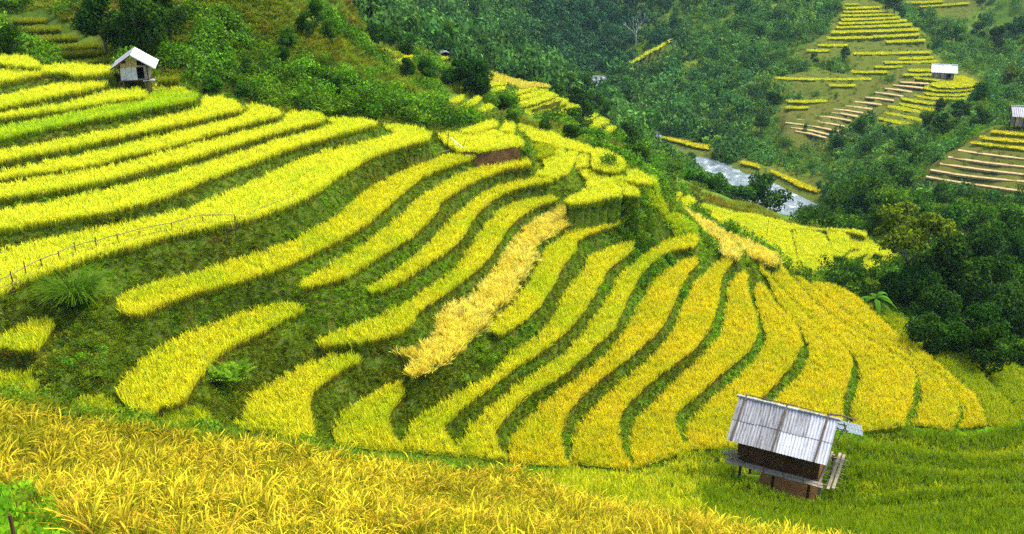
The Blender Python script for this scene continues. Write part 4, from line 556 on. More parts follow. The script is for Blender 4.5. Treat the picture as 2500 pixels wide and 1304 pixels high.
"U_11":["thin yellow ledge on the stepped far hillside, twelfth from its top","ledges on the stepped far hillside"],
"U_12":["thin yellow ledge on the stepped far hillside, thirteenth from its top","ledges on the stepped far hillside"],
"U_13":["thin yellow ledge on the stepped far hillside, fourteenth from its top","ledges on the stepped far hillside"],
"U_14":["thin yellow ledge on the stepped far hillside, fifteenth from its top","ledges on the stepped far hillside"],
"U_15":["thin yellow ledge on the stepped far hillside, sixteenth from its top","ledges on the stepped far hillside"],
"U_16":["short thin yellow ledge low on the stepped far hillside, fifth above its foot","ledges on the stepped far hillside"],
"U_17":["short thin yellow ledge low on the stepped far hillside, fourth above its foot","ledges on the stepped far hillside"],
"U_18":["short thin yellow ledge low on the stepped far hillside, third above its foot","ledges on the stepped far hillside"],
"U_19":["short thin yellow ledge low on the stepped far hillside, second above its foot","ledges on the stepped far hillside"],
"U_20":["short thin yellow ledge low on the stepped far hillside, first above its foot","ledges on the stepped far hillside"],
"U_21":["upper short ledge beside the white roofed hut","ledges on the stepped far hillside"],
"U_22":["lower short ledge beside the white roofed hut","ledges on the stepped far hillside"],
"U_23":["upper thin yellow ledge high beyond the stepped hillside","ledges on the stepped far hillside"],
"U_24":["lower thin yellow ledge high beyond the stepped hillside","ledges on the stepped far hillside"],
"U_25":["longest thin yellow ledge on the stepped far hillside","ledges on the stepped far hillside"],
"V3":["yellow ledge leading to the knoll under the white roofed hut","terraces round the knoll"],
"W1":["ring shaped yellow paddy on the knoll around a bush","terraces round the knoll"],
"W2":["curved yellow terrace on the knoll, first below the ring shaped paddy","terraces round the knoll"],
"W3":["curved yellow terrace on the knoll, second below the ring shaped paddy","terraces round the knoll"],
"W4":["curved yellow terrace on the knoll, third below the ring shaped paddy","terraces round the knoll"],
"W5":["curved yellow terrace on the knoll, fourth below the ring shaped paddy","terraces round the knoll"],
"W6":["curved yellow terrace on the knoll, fifth below the ring shaped paddy","terraces round the knoll"],
"W7":["curved yellow terrace on the knoll, sixth below the ring shaped paddy","terraces round the knoll"],
"W8":["curved yellow terrace on the knoll, seventh below the ring shaped paddy","terraces round the knoll"],
"W9":["curved yellow terrace on the knoll, eighth below the ring shaped paddy","terraces round the knoll"],
"Y1":["gold terrace first below the grey roofed open hut","terraces below the grey roofed hut"],
"Y2":["gold terrace second below the grey roofed open hut","terraces below the grey roofed hut"],
"Y3":["gold terrace third below the grey roofed open hut","terraces below the grey roofed hut"],
"X_0":["pale harvested ledge below the knoll, first from its top","harvested ledges below the knoll"],
"X_1":["pale harvested ledge below the knoll, second from its top","harvested ledges below the knoll"],
"X_2":["pale harvested ledge below the knoll, third from its top","harvested ledges below the knoll"],
"X_3":["pale harvested ledge below the knoll, fourth from its top","harvested ledges below the knoll"],
"X_4":["pale harvested ledge below the knoll, fifth from its top","harvested ledges below the knoll"],
"X_5":["pale harvested ledge below the knoll, sixth from its top","harvested ledges below the knoll"],
"X_6":["pale harvested ledge below the knoll, seventh from its top","harvested ledges below the knoll"],
"X_7":["pale harvested ledge below the knoll, eighth from its top","harvested ledges below the knoll"],
"X_8":["pale harvested ledge below the knoll, ninth from its top","harvested ledges below the knoll"],
"X_9":["pale harvested ledge below the knoll, tenth from its top","harvested ledges below the knoll"],
"X_10":["pale harvested ledge below the knoll, eleventh from its top","harvested ledges below the knoll"],
"X_11":["pale harvested ledge below the knoll, twelfth from its top","harvested ledges below the knoll"],
"X_12":["pale harvested ledge below the knoll, thirteenth from its top","harvested ledges below the knoll"],
"X_13":["pale harvested ledge below the knoll, fourteenth from its top","harvested ledges below the knoll"],
"Y_4":["pale harvested ledge below the grey roofed hut, first under the gold ones","terraces below the grey roofed hut"],
"Y_5":["pale harvested ledge below the grey roofed hut, second under the gold ones","terraces below the grey roofed hut"],
"Y_6":["pale harvested ledge below the grey roofed hut, third under the gold ones","terraces below the grey roofed hut"],
"Y_7":["pale harvested ledge below the grey roofed hut, fourth under the gold ones","terraces below the grey roofed hut"],
"Y_8":["pale harvested ledge below the grey roofed hut, fifth under the gold ones","terraces below the grey roofed hut"],
"Y_9":["pale harvested ledge below the grey roofed hut, sixth under the gold ones","terraces below the grey roofed hut"],
"D_0":["dim green ledge in the shaded hollow behind the small hut, first from its top","dim terraces in the shaded hollow"],
"D_1":["dim green ledge in the shaded hollow behind the small hut, second from its top","dim terraces in the shaded hollow"],
"D_2":["dim green ledge in the shaded hollow behind the small hut, third from its top","dim terraces in the shaded hollow"],
"D_3":["dim green ledge in the shaded hollow behind the small hut, fourth from its top","dim terraces in the shaded hollow"],
"D_4":["dim green ledge in the shaded hollow behind the small hut, fifth from its top","dim terraces in the shaded hollow"],
"D_5":["dim green ledge in the shaded hollow behind the small hut, sixth from its top","dim terraces in the shaded hollow"],
"D_6":["dim green ledge in the shaded hollow behind the small hut, seventh from its top","dim terraces in the shaded hollow"],
"B1":["narrow yellow field on the far river bank, furthest upstream","river bank fields"],
"B2":["tiny yellow field on the far river bank between two longer ones","river bank fields"],
"B3":["narrow yellow field on the far river bank, furthest downstream","river bank fields"]},"trees":[["spread",25.94,60.01,31.32,5.61,"spreading olive tree with a bare forked trunk beside the lowest valley paddy",None],["leafy",29.02,60.77,28.88,5.08,"dark leafy tree in the ravine, second out from the spreading tree","ravine trees"],["leafy",33.13,62.88,27.03,4.17,"dark leafy tree in the ravine, fourth out from the spreading tree","ravine trees"],["leafy",25.83,54.91,28.34,3.19,"dark leafy tree in the ravine, first out from the spreading tree","ravine trees"],["leafy",26.52,51.0,28.65,3.46,"dark leafy tree in the ravine, third out from the spreading tree","ravine trees"],["leafy",31.31,55.88,26.55,2.78,"dark leafy tree in the ravine, fifth out from the spreading tree","ravine trees"],["leafy",26.22,59.01,28.0,3.4,"dark leafy tree beyond the ravine, first out from the spreading tree","trees beyond the ravine"],["leafy",30.43,60.68,27.47,4.04,"dark leafy tree beyond the ravine, fifth out from the spreading tree","trees beyond the ravine"],["leafy",30.74,56.61,27.33,3.56,"dark leafy tree beyond the ravine, eighth out from the spreading tree","trees beyond the ravine"],["leafy",24.37,58.16,27.79,2.34,"dark leafy tree beyond the ravine, third out from the spreading tree","trees beyond the ravine"],["leafy",25.93,48.54,28.43,2.88,"dark leafy tree beyond the ravine, seventh out from the spreading tree","trees beyond the ravine"],["leafy",24.67,50.11,27.93,2.52,"dark leafy tree beyond the ravine, fourth out from the spreading tree","trees beyond the ravine"],["leafy",23.03,49.8,28.83,2.49,"dark leafy tree beyond the ravine, second out from the spreading tree","trees beyond the ravine"],["mid",44.95,84.21,23.29,4.38,"green bushy tree beyond the ravine, fourth out from the spreading tree","trees beyond the ravine"],["leafy",37.05,72.62,25.39,4.13,"dark leafy tree beyond the ravine, sixth out from the spreading tree","trees beyond the ravine"],["mid",43.32,86.91,22.68,3.77,"green bushy tree beyond the ravine, third out from the spreading tree","trees beyond the ravine"],["mid",40.21,85.81,22.74,3.35,"green bushy tree beyond the ravine, second out from the spreading tree","trees beyond the ravine"],["leafy",42.25,77.61,23.02,3.06,"dark leafy tree beyond the ravine, ninth out from the spreading tree","trees beyond the ravine"],["mid",49.27,109.22,17.73,3.29,"green bushy tree beyond the ravine, first out from the spreading tree","trees beyond the ravine"],["bamboo",41.79,116.43,15.36,5.51,"green bamboo clump behind the valley paddies, second from the river","riverside bamboo and trees"],["bamboo",43.56,114.83,16.74,5.41,"green bamboo clump behind the valley paddies, third from the river","riverside bamboo and trees"],["bamboo",35.44,87.99,23.79,3.79,"green bamboo clump behind the valley paddies, fourth from the river","riverside bamboo and trees"],["bamboo",36.36,107.42,17.22,2.78,"green bamboo clump behind the valley paddies, first from the river","riverside bamboo and trees"],["mid",40.66,95.59,20.71,3.3,"green bushy tree behind the valley paddies, second from the river","riverside bamboo and trees"],["mid",32.19,82.43,23.89,3.22,"green bushy tree behind the valley paddies, first from the river","riverside bamboo and trees"],["leafy",31.75,118.93,15.1,6.64,"dark leafy tree on the near river bank, first upstream from the valley paddies","near bank trees"],["leafy",26.37,111.36,16.46,5.27,"dark leafy tree on the near river bank, second upstream from the valley paddies","near bank trees"],["mid",20.43,106.15,20.11,4.53,"green bushy tree on the near river bank, second upstream from the valley paddies","near bank trees"],["mid",23.0,106.25,19.37,3.65,"green bushy tree on the near river bank, first upstream from the valley paddies","near bank trees"],["mid",16.87,101.28,21.93,3.03,"green bushy tree on the near river bank, third upstream from the valley paddies","near bank trees"],["mid",14.28,101.59,22.61,2.6,"green bushy tree on the near river bank, fourth upstream from the valley paddies","near bank trees"],["leafy",12.79,108.76,24.64,3.43,"dark leafy tree at the river bend, second from the water","trees at the river bend"],["leafy",10.69,82.8,29.31,2.63,"dark leafy tree at the river bend, first from the water","trees at the river bend"],["olive",13.25,126.69,21.37,2.38,"the only olive green tree at the river bend","trees at the river bend"],["mid",23.31,153.01,10.4,1.69,"green bushy tree at the river bend, first from the water","trees at the river bend"],["mid",31.64,170.41,3.66,2.61,"green bushy tree at the river bend, second from the water","trees at the river bend"],["mid",38.93,152.98,5.9,1.96,"green bushy tree at the river bend, third from the water","trees at the river bend"],["mid",6.55,104.56,27.3,3.71,"green bushy tree below the slope terraces, third in from the river","trees at the foot of the slope terraces"],["leafy",4.56,103.82,27.04,2.69,"dark leafy tree below the slope terraces, second in from the river","trees at the foot of the slope terraces"],["leafy",4.05,66.52,35.21,1.54,"dark leafy tree below the slope terraces, first in from the river","trees at the foot of the slope terraces"],["mid",2.22,66.19,35.58,1.38,"green bushy tree below the slope terraces, fourth in from the river","trees at the foot of the slope terraces"],["leafy",-0.67,79.79,34.16,1.39,"dark leafy tree below the slope terraces, third in from the river","trees at the foot of the slope terraces"],["mid",0.0,66.74,36.23,1.39,"green bushy tree below the slope terraces, fifth in from the river","trees at the foot of the slope terraces"],["mid",7.66,84.57,29.86,1.96,"green bushy tree below the slope terraces, first in from the river","trees at the foot of the slope terraces"],["mid",6.28,85.23,29.93,2.15,"green bushy tree below the slope terraces, second in from the river","trees at the foot of the slope terraces"],["leafy",-3.39,87.48,36.05,3.39,"dark leafy tree by the pale ripe terrace, second in from that terrace","trees by the pale ripe terrace"],["leafy",-4.75,89.11,35.28,2.55,"dark leafy tree by the pale ripe terrace, third in from that terrace","trees by the pale ripe terrace"],["leafy",-2.67,86.33,34.57,2.14,"dark leafy tree by the pale ripe terrace, first in from that terrace","trees by the pale ripe terrace"],["mid",-5.61,88.0,34.95,1.8,"the only green bushy tree by the pale ripe terrace","trees by the pale ripe terrace"],["mid",13.07,171.57,17.63,3.53,"green bushy tree where the river enters, third from the water","trees where the river enters"],["leafy",8.27,148.75,22.08,3.67,"dark leafy tree where the river enters, third from the water","trees where the river enters"],["mid",12.41,148.22,19.92,3.68,"green bushy tree where the river enters, second from the water","trees where the river enters"],["leafy",8.61,128.37,24.37,3.19,"dark leafy tree where the river enters, second from the water","trees where the river enters"],["mid",5.69,124.99,25.47,2.58,"green bushy tree where the river enters, fourth from the water","trees where the river enters"],["mid",13.21,138.03,20.79,2.53,"green bushy tree where the river enters, first from the water","trees where the river enters"],["leafy",8.27,113.46,26.01,2.84,"dark leafy tree where the river enters, first from the water","trees where the river enters"],["leafy",-16.87,120.89,36.13,2.91,"dark leafy tree on the paddy ridge, first along from the high steps","ridge trees"],["leafy",-14.0,105.76,36.45,3.2,"dark leafy tree on the paddy ridge, second along from the high steps","ridge trees"],["leafy",-13.47,112.71,34.36,2.28,"dark leafy tree on the paddy ridge, third along from the high steps","ridge trees"],["mid",-11.57,114.0,33.52,2.69,"green bushy tree on the paddy ridge, second along from the high steps","ridge trees"],["leafy",-11.51,107.99,33.93,2.2,"dark leafy tree on the paddy ridge, fourth along from the high steps","ridge trees"],["leafy",-8.72,81.81,36.75,1.85,"dark leafy tree on the paddy ridge, fifth along from the high steps","ridge trees"],["mid",-7.43,86.33,35.98,2.12,"green bushy tree on the paddy ridge, fourth along from the high steps","ridge trees"],["mid",-17.86,153.14,30.94,3.7,"green bushy tree on the paddy ridge, first along from the high steps","ridge trees"],["mid",-16.33,184.35,25.92,3.71,"green bushy tree on the paddy ridge, third along from the high steps","ridge trees"],["plume",-7.26,126.42,32.72,2.35,"tall single bamboo plume arching over the ridge paddies",None],["dead",33.45,271.27,13.2,7.65,"bare pale branched tree on the far wooded mountain",None],["mid",63.71,259.88,12.16,3.15,"green bushy tree on the hillside across the river, eleventh out from the white roofed hut","trees across the river"],["leafy",99.1,263.86,19.84,5.8,"dark leafy tree on the hillside across the river, seventh out from the white roofed hut","trees across the river"],["leafy",53.6,201.5,8.38,3.84,"dark leafy tree on the hillside across the river, eighth out from the white roofed hut","trees across the river"],["mid",76.63,230.58,11.84,3.39,"green bushy tree on the hillside across the river, seventh out from the white roofed hut","trees across the river"],["mid",69.0,228.08,10.8,2.79,"green bushy tree on the hillside across the river, ninth out from the white roofed hut","trees across the river"],["leafy",49.36,192.79,5.4,3.71,"dark leafy tree on the hillside across the river, ninth out from the white roofed hut","trees across the river"],["mid",56.37,187.1,4.61,1.25,"green bushy tree on the hillside across the river, tenth out from the white roofed hut","trees across the river"],["leafy",81.2,185.89,9.82,3.25,"dark leafy tree on the hillside across the river, first out from the white roofed hut","trees across the river"],["leafy",75.49,164.66,14.63,4.11,"dark leafy tree on the hillside across the river, third out from the white roofed hut","trees across the river"],["mid",84.5,177.74,14.63,4.05,"green bushy tree on the hillside across the river, third out from the white roofed hut","trees across the river"],["olive",99.07,197.34,13.77,4.87,"the only olive green tree on the hillside across the river","trees across the river"],["bamboo",70.53,165.73,12.29,3.18,"the only green bamboo clump on the hillside across the river","trees across the river"],["leafy",70.34,159.27,13.29,3.74,"dark leafy tree on the hillside across the river, second out from the white roofed hut","trees across the river"],["leafy",70.79,147.47,17.29,3.69,"dark leafy tree on the hillside across the river, sixth out from the white roofed hut","trees across the river"],["mid",63.2,155.48,11.55,3.93,"green bushy tree on the hillside across the river, second out from the white roofed hut","trees across the river"],["mid",64.46,179.84,7.53,3.32,"green bushy tree on the hillside across the river, sixth out from the white roofed hut","trees across the river"],["leafy",126.03,272.3,11.33,4.83,"dark leafy tree on the hillside across the river, fifth out from the white roofed hut","trees across the river"],["mid",60.9,143.79,12.47,3.65,"green bushy tree on the hillside across the river, first out from the white roofed hut","trees across the river"],["mid",59.59,162.01,8.31,3.42,"green bushy tree on the hillside across the river, fifth out from the white roofed hut","trees across the river"],["mid",56.84,143.53,10.47,3.67,"green bushy tree on the hillside across the river, fourth out from the white roofed hut","trees across the river"],["leafy",54.51,132.79,12.11,3.4,"dark leafy tree on the hillside across the river, fourth out from the white roofed hut","trees across the river"],["mid",58.78,174.1,5.8,2.94,"green bushy tree on the hillside across the river, eighth out from the white roofed hut","trees across the river"],["leafy",120.59,250.52,13.58,6.08,"dark leafy tree at the shaded hill top, sixth from the small bamboo hut","trees at the hill top"],["leafy",131.42,263.24,14.76,6.36,"dark leafy tree at the shaded hill top, seventh from the small bamboo hut","trees at the hill top"],["mid",112.66,255.54,12.82,5.17,"green bushy tree at the shaded hill top, second from the small bamboo hut","trees at the hill top"],["leafy",-28.8,57.41,43.2,2.09,"dark leafy tree at the shaded hill top, fifth from the small bamboo hut","trees at the hill top"],["mid",-28.25,57.27,42.07,1.07,"green bushy tree at the shaded hill top, first from the small bamboo hut","trees at the hill top"],["leafy",-25.31,62.72,44.35,3.76,"dark leafy tree at the shaded hill top, fourth from the small bamboo hut","trees at the hill top"],["leafy",-22.2,60.4,44.64,3.62,"dark leafy tree at the shaded hill top, first from the small bamboo hut","trees at the hill top"],["leafy",-23.33,60.38,43.46,2.68,"dark leafy tree at the shaded hill top, second from the small bamboo hut","trees at the hill top"],["leafy",-21.06,62.09,44.67,3.22,"dark leafy tree at the shaded hill top, third from the small bamboo hut","trees at the hill top"],["mid",-16.17,60.74,40.73,0.99,"green bushy tree on the brown scrub slope, first from the small bamboo hut","scrub slope trees"],["mid",-14.34,64.45,42.12,1.57,"green bushy tree on the brown scrub slope, second from the small bamboo hut","scrub slope trees"],["leafy",-13.6,66.9,42.54,1.62,"dark leafy tree on the brown scrub slope, second from the small bamboo hut","scrub slope trees"],["leafy",-14.37,62.97,41.09,1.03,"dark leafy tree on the brown scrub slope, first from the small bamboo hut","scrub slope trees"],["mid",-12.5,68.88,41.99,1.66,"green bushy tree on the brown scrub slope, fourth from the small bamboo hut","scrub slope trees"],["mid",-13.77,71.62,42.85,1.72,"green bushy tree on the brown scrub slope, third from the small bamboo hut","scrub slope trees"],["leafy",-10.85,61.17,39.52,1.26,"dark leafy tree on the brown scrub slope, third from the small bamboo hut","scrub slope trees"],["bush",-17.28,57.4,40.29,1.42,"low round shrub beside the terraces, second from the straw strip","shrubs beside the terraces"],["bush",-15.81,57.93,39.83,1.19,"low round shrub beside the terraces, first from the straw strip","shrubs beside the terraces"],["bush",29.33,51.25,26.13,1.65,"low round shrub beside the terraces, fifth from the straw strip","shrubs beside the terraces"],["bush",25.69,59.26,26.04,1.86,"low round shrub beside the terraces, third from the straw strip","shrubs beside the terraces"],["bush",31.53,70.26,23.43,1.88,"low round shrub beside the terraces, fourth from the straw strip","shrubs beside the terraces"]],
"fence":[[-18.54,32.88,37.19],[-18.21,33.39,37.19],[-18.04,34.07,37.19],[-17.86,34.93,37.19],[-17.45,35.58,37.19],[-17.12,36.34,37.19],[-16.53,36.9,37.19],[-15.9,37.53,37.19],[-15.26,38.22,37.19],[-14.17,39.02,37.19],[-13.15,39.96,37.19],[-11.83,39.96,37.19]],
"fence2":[[-11.81,40.2,37.14],[-11.6,40.76,37.14],[-10.98,41.99,37.14],[-10.07,43.35,37.14]],
"rail":[[-6.56,50.99,36.34],[-5.92,52.28,36.34],[-4.83,54.04,36.34],[-3.33,56.08,36.34],[-2.05,56.97,36.34]],
"spots":{"hut_left":[-20.87,55.13,40.64],
"hut_far":[92.21,212.62,8.89],
"hut_edge":[72.02,136.9,16.74],
"shelter":[-8.17,121.35,28.89],
"tussock":[-16.23,33.83,34.36],
"fern":[-10.69,32.07,33.76],
"fern2":[-14.41,30.53,35.53],
"fern3":[-1.47,37.52,32.83],
"banana":[22.22,55.5,26.59],
"cane":[24.05,64.68,25.24],
"shrub":[5.93,57.34,34.98],
"shrub2":[21.55,64.3,24.3],
"shrub3":[0.91,56.46,36.77],
"shrub4":[9.44,59.09,32.66],
"sticks":[-3.42,55.69,36.74],
"stakes":[-4.74,7.82,46.04],
"rock1":[-8.8,63.32,37.68],
"rock2":[-8.05,60.49,37.38],
"rock3":[-7.39,60.45,37.28],
"rock4":[-6.33,60.46,37.31],
"post1":[19.9,72.87,24.11],
"post2":[23.61,79.0,23.24],
"post3":[25.51,78.92,23.05],
"grass1":[21.73,60.62,25.89],
"grass2":[18.52,60.19,40.59],
"reeds":[21.59,36.9,28.69],
"weeds":[-5.48,9.17,45.39],
"plant1":[12.41,53.91,30.6],
"bank":[9.44,58.36,30.89],
"herb":[8.53,31.23,30.67]},"spur":[[1.0,68.14],[3.6,65.68],[6.24,61.3],[7.37,58.55],[8.59,55.6],[8.86,50.44],[8.18,46.65],[7.26,52.54],[3.36,51.83],[1.43,55.6],[0.93,62.77]],
"crest":[[7.32,55.69],[8.53,55.61],[9.12,54.99],[9.96,55.72],[10.69,55.83],[10.99,55.64],[10.9,54.92],[9.61,54.03],[9.45,54.73],[9.02,54.54],[7.52,53.75],[7.54,54.16]],
"bankpts":[[3.95,53.45],[4.63,53.31],[5.29,52.95],[6.05,53.67],[6.6,53.31],[7.05,52.26],[7.19,50.59],[7.74,50.59],[7.75,49.01],[6.74,49.63],[6.37,52.26],[5.69,52.26]],
"bank":[[3.45,54.84],[6.46,55.29],[7.77,54.25],[8.92,52.48],[9.42,48.63],[8.22,47.74],[6.6,48.33],[6.38,50.17],[6.25,52.14],[3.95,53.39]],
"corner":[[-7.55,11.89],[-6.69,11.0],[-6.17,10.63],[-5.32,9.43],[-4.44,8.06],[-3.82,7.0],[-4.78,7.0],[-6.34,9.22]]}

# ---------------------------------------------------------------- terrain: one sheet through the surveyed points
def in_poly(px, py, poly):
    poly = np.asarray(poly)
    ins = np.zeros(px.shape, bool)
    x0, y0 = poly[:, 0], poly[:, 1]
    x1, y1 = np.roll(x0, -1), np.roll(y0, -1)
    for a, b, c, d in zip(x0, y0, x1, y1):
        if b == d: continue
        k = (b > py) != (d > py)
        ins ^= k & (px < a + (py - b) * (c - a) / (d - b))
    return ins
RICE_H = 0.52
PADDY = {}
for n, (z, d, kind, back, lip) in DATA['polys'].items():
    PADDY[n] = dict(z=z, d=d, kind=kind, back=np.array(back), lip=np.array(lip), loop=np.array(back + lip[::-1]))
ctl = [tuple(p) for p in DATA['pts']] + [tuple(p) for p in DATA['ridge']]
for n, p in PADDY.items():
    h = RICE_H if p['kind'] != 'stubble' else 0.1
    st = 5 if p['d'] < 70 else 3
    for q in list(p['back'][::st]) + list(p['lip'][::st]):
        ctl.append((q[0], q[1], p['z'] - h))
for l, r in DATA['river']:
    ctl.append((l[0], l[1], -0.2)); ctl.append((r[0], r[1], -0.2))
    ctl.append(((l[0] + r[0]) / 2, (l[1] + r[1]) / 2, -0.9))
ctl = np.array(ctl)
xy, zc = ctl[:, :2], ctl[:, 2]
D = np.linalg.norm(xy[:, None] - xy[None], axis=2)
rr = np.hypot(xy[:, 0], xy[:, 1])
A = np.zeros((len(ctl) + 3,) * 2)
A[:-3, :-3] = -D + np.diag(0.004 * rr)
A[:-3, -3] = A[-3, :-3] = 1
A[:-3, -2:] = xy; A[-2:, :-3] = xy.T
W_ = np.linalg.solve(A, np.r_[zc, 0, 0, 0])
NT, NR = 740, 900
TH0, TH1 = R(-37), R(37)
LR0, LR1 = math.log(3.0), math.log(520.0)
th = np.linspace(TH0, TH1, NT)
lr = np.linspace(LR0, LR1, NR)
def base_z(x, y):
    out = np.zeros(x.size)
    xf, yf = x.ravel(), y.ravel()
    for i in range(0, x.size, 20000):
        dx = np.hypot(xf[i:i + 20000, None] - xy[None, :, 0], yf[i:i + 20000, None] - xy[None, :, 1])
        out[i:i + 20000] = -dx @ W_[:-3] + W_[-3] + W_[-2] * xf[i:i + 20000] + W_[-1] * yf[i:i + 20000]
    return out.reshape(x.shape)
cs = np.linspace(0, NT - 1, 247); cr = np.linspace(0, NR - 1, 300)
tc, lc = np.meshgrid(np.interp(cs, np.arange(NT), th), np.interp(cr, np.arange(NR), lr))
zb = base_z(np.exp(lc) * np.sin(tc), np.exp(lc) * np.cos(tc))
ri = np.searchsorted(cr, np.arange(NR), side='right').clip(1, len(cr) - 1) - 1
rf = ((np.arange(NR) - cr[ri]) / (cr[ri + 1] - cr[ri]))[:, None]
ti = np.searchsorted(cs, np.arange(NT), side='right').clip(1, len(cs) - 1) - 1
tf = ((np.arange(NT) - cs[ti]) / (cs[ti + 1] - cs[ti]))[None]
Zr = zb[ri] * (1 - rf) + zb[ri + 1] * rf
Z0 = Zr[:, ti] * (1 - tf) + Zr[:, ti + 1] * tf
TT, LL = np.meshgrid(th, lr)
RR = np.exp(LL)
X, Y = RR * np.sin(TT), RR * np.cos(TT)

def box_of(loop, pad=2):
    a = np.arctan2(loop[:, 0], loop[:, 1]); l = np.log(np.hypot(loop[:, 0], loop[:, 1]))
    i0, i1 = np.searchsorted(lr, l.min()) - pad, np.searchsorted(lr, l.max()) + pad
    j0, j1 = np.searchsorted(th, a.min()) - pad, np.searchsorted(th, a.max()) + pad
    return slice(max(i0, 0), max(i1, 0)), slice(max(j0, 0), max(j1, 0))
def vnoise(x, y, seed):
    """cheap value noise"""
    xi, yi = np.floor(x).astype(int), np.floor(y).astype(int)
    fx, fy = x - xi, y - yi
    fx, fy = fx * fx * (3 - 2 * fx), fy * fy * (3 - 2 * fy)
    tab = np.random.default_rng(seed).random((256, 256))
    g = lambda i, j: tab[i % 256, j % 256]
    return (g(xi, yi) * (1 - fx) + g(xi + 1, yi) * fx) * (1 - fy) + (g(xi, yi + 1) * (1 - fx) + g(xi + 1, yi + 1) * fx) * fy
# the near slope round the tin-roofed hut steps down in low terraces
near_f, near_h = np.array(DATA['near_field']), np.array(DATA['hut_field'])
mask_f, mask_h = in_poly(X, Y, near_f), in_poly(X, Y, near_h)
step = 0.95
fr = Z0 / step - np.floor(Z0 / step)
Zq = step * (np.floor(Z0 / step) + np.clip((fr - 0.62) / 0.38, 0, 1))
wob = (vnoise(X * .5, Y * .5, 3) - .5) * 0.5
Z0 = np.where(mask_h, 0.10 * Z0 + 0.90 * Zq, Z0)
Z0 = np.where(mask_f, Z0 + (vnoise(X * .8, Y * .8, 4) - .5) * 0.25, Z0)
fixed = np.zeros(Z0.shape, bool)
E = np.zeros_like(Z0)
for n in sorted(PADDY, key=lambda k: PADDY[k]['z']):
    p = PADDY[n]
    s = box_of(p['loop'])
    k = in_poly(X[s], Y[s], p['loop'])
    g = p['z'] - (RICE_H if p['kind'] != 'stubble' else 0.08)
    E[s][k] = g - Z0[s][k]
    fixed[s] |= k
F = E.copy()
for it in range(110):
    A_ = F.copy()
    A_[1:-1, 1:-1] = 0.2495 * (F[2:, 1:-1] + F[:-2, 1:-1] + F[1:-1, 2:] + F[1:-1, :-2]) * 0.997
    F = np.where(fixed, E, A_)
Zg = Z0 + F
rough = np.where(fixed | mask_f | mask_h, 0, 1.0)
big = RR > 70
Zg += rough * ((vnoise(X * 2.2, Y * 2.2, 1) - .5) * 0.14 + (vnoise(X * .6, Y * .6, 2) - .5) * np.where(big, 0.40, 0.22) + np.where(RR > 130, 1, 0) * (vnoise(X * .12, Y * .12, 6) - .5) * 1.5) * np.where(RR < 130, 1, np.clip((Zg - 0.3) / 2, 0, 1))
occupied = fixed | mask_f | mask_h
tilled = np.zeros(Z0.shape, bool)
for n, p in PADDY.items():
    if p['kind'] == 'stubble':
        s = box_of(p['loop'])
        tilled[s] |= in_poly(X[s], Y[s], p['loop'])
for k_ in range(9):
    b_ = tilled.copy()
    b_[1:] |= tilled[:-1]; b_[:-1] |= tilled[1:]; b_[:, 1:] |= tilled[:, :-1]; b_[:, :-1] |= tilled[:, 1:]
    tilled = b_
beside = fixed.copy()                       # a margin round the fields that bushes keep clear of
for k_ in range(5):
    b_ = beside.copy()
    b_[1:] |= beside[:-1]; b_[:-1] |= beside[1:]; b_[:, 1:] |= beside[:, :-1]; b_[:, :-1] |= beside[:, 1:]
    beside = b_

def ground(x, y):
    x, y = np.asarray(x, float), np.asarray(y, float)
    j = (np.arctan2(x, y) - TH0) / (TH1 - TH0) * (NT - 1)
    i = (np.log(np.hypot(x, y)) - LR0) / (LR1 - LR0) * (NR - 1)
    i, j = np.clip(i, 0, NR - 1.001), np.clip(j, 0, NT - 1.001)
    a, b = i.astype(int), j.astype(int)
    u, v = i - a, j - b
    return (Zg[a, b] * (1 - u) + Zg[a + 1, b] * u) * (1 - v) + (Zg[a, b + 1] * (1 - u) + Zg[a + 1, b + 1] * u) * v
def taken(x, y):
    j = ((np.arctan2(x, y) - TH0) / (TH1 - TH0) * (NT - 1)).round().astype(int).clip(0, NT - 1)
    i = ((np.log(np.hypot(x, y)) - LR0) / (LR1 - LR0) * (NR - 1)).round().astype(int).clip(0, NR - 1)
    return occupied[i, j]
# how low a shrub must stay to leave the field behind it in the open: per cell, the slope of the nearest field further out
SL = (Zg + 0.55 - CAM_Z) / RR
bank_l, bank_r = np.array([b[0] for b in DATA['river']]), np.array([b[1] for b in DATA['river']])
wet = in_poly(X, Y, np.vstack([bank_l, bank_r[::-1]]))
far_field = np.full(Zg.shape, 9.0)
run = np.full(NT, 9.0)
for i in range(NR - 1, -1, -1):
    far_field[i] = run
    vis = (fixed[i] & (RR[i] > 50)) | (wet[i] & ((RR[i] < 201) | (RR[i] > 243)))
    run = np.where(vis, SL[i], np.where(SL[i] > run + 0.012, 9.0, run))
wet2 = wet.copy()
for k_ in range(2):
    b_ = wet2.copy()
    b_[1:] |= wet2[:-1]; b_[:-1] |= wet2[1:]; b_[:, 1:] |= wet2[:, :-1]; b_[:, :-1] |= wet2[:, 1:]
    wet2 = b_
def in_water(x, y):
    j = ((np.arctan2(x, y) - TH0) / (TH1 - TH0) * (NT - 1)).round().astype(int).clip(0, NT - 1)
    i = ((np.log(np.hypot(x, y)) - LR0) / (LR1 - LR0) * (NR - 1)).round().astype(int).clip(0, NR - 1)
    return wet2[i, j]
def crowded(x, y):
    j = ((np.arctan2(x, y) - TH0) / (TH1 - TH0) * (NT - 1)).round().astype(int).clip(0, NT - 1)
    i = ((np.log(np.hypot(x, y)) - LR0) / (LR1 - LR0) * (NR - 1)).round().astype(int).clip(0, NR - 1)
    return beside[i, j]
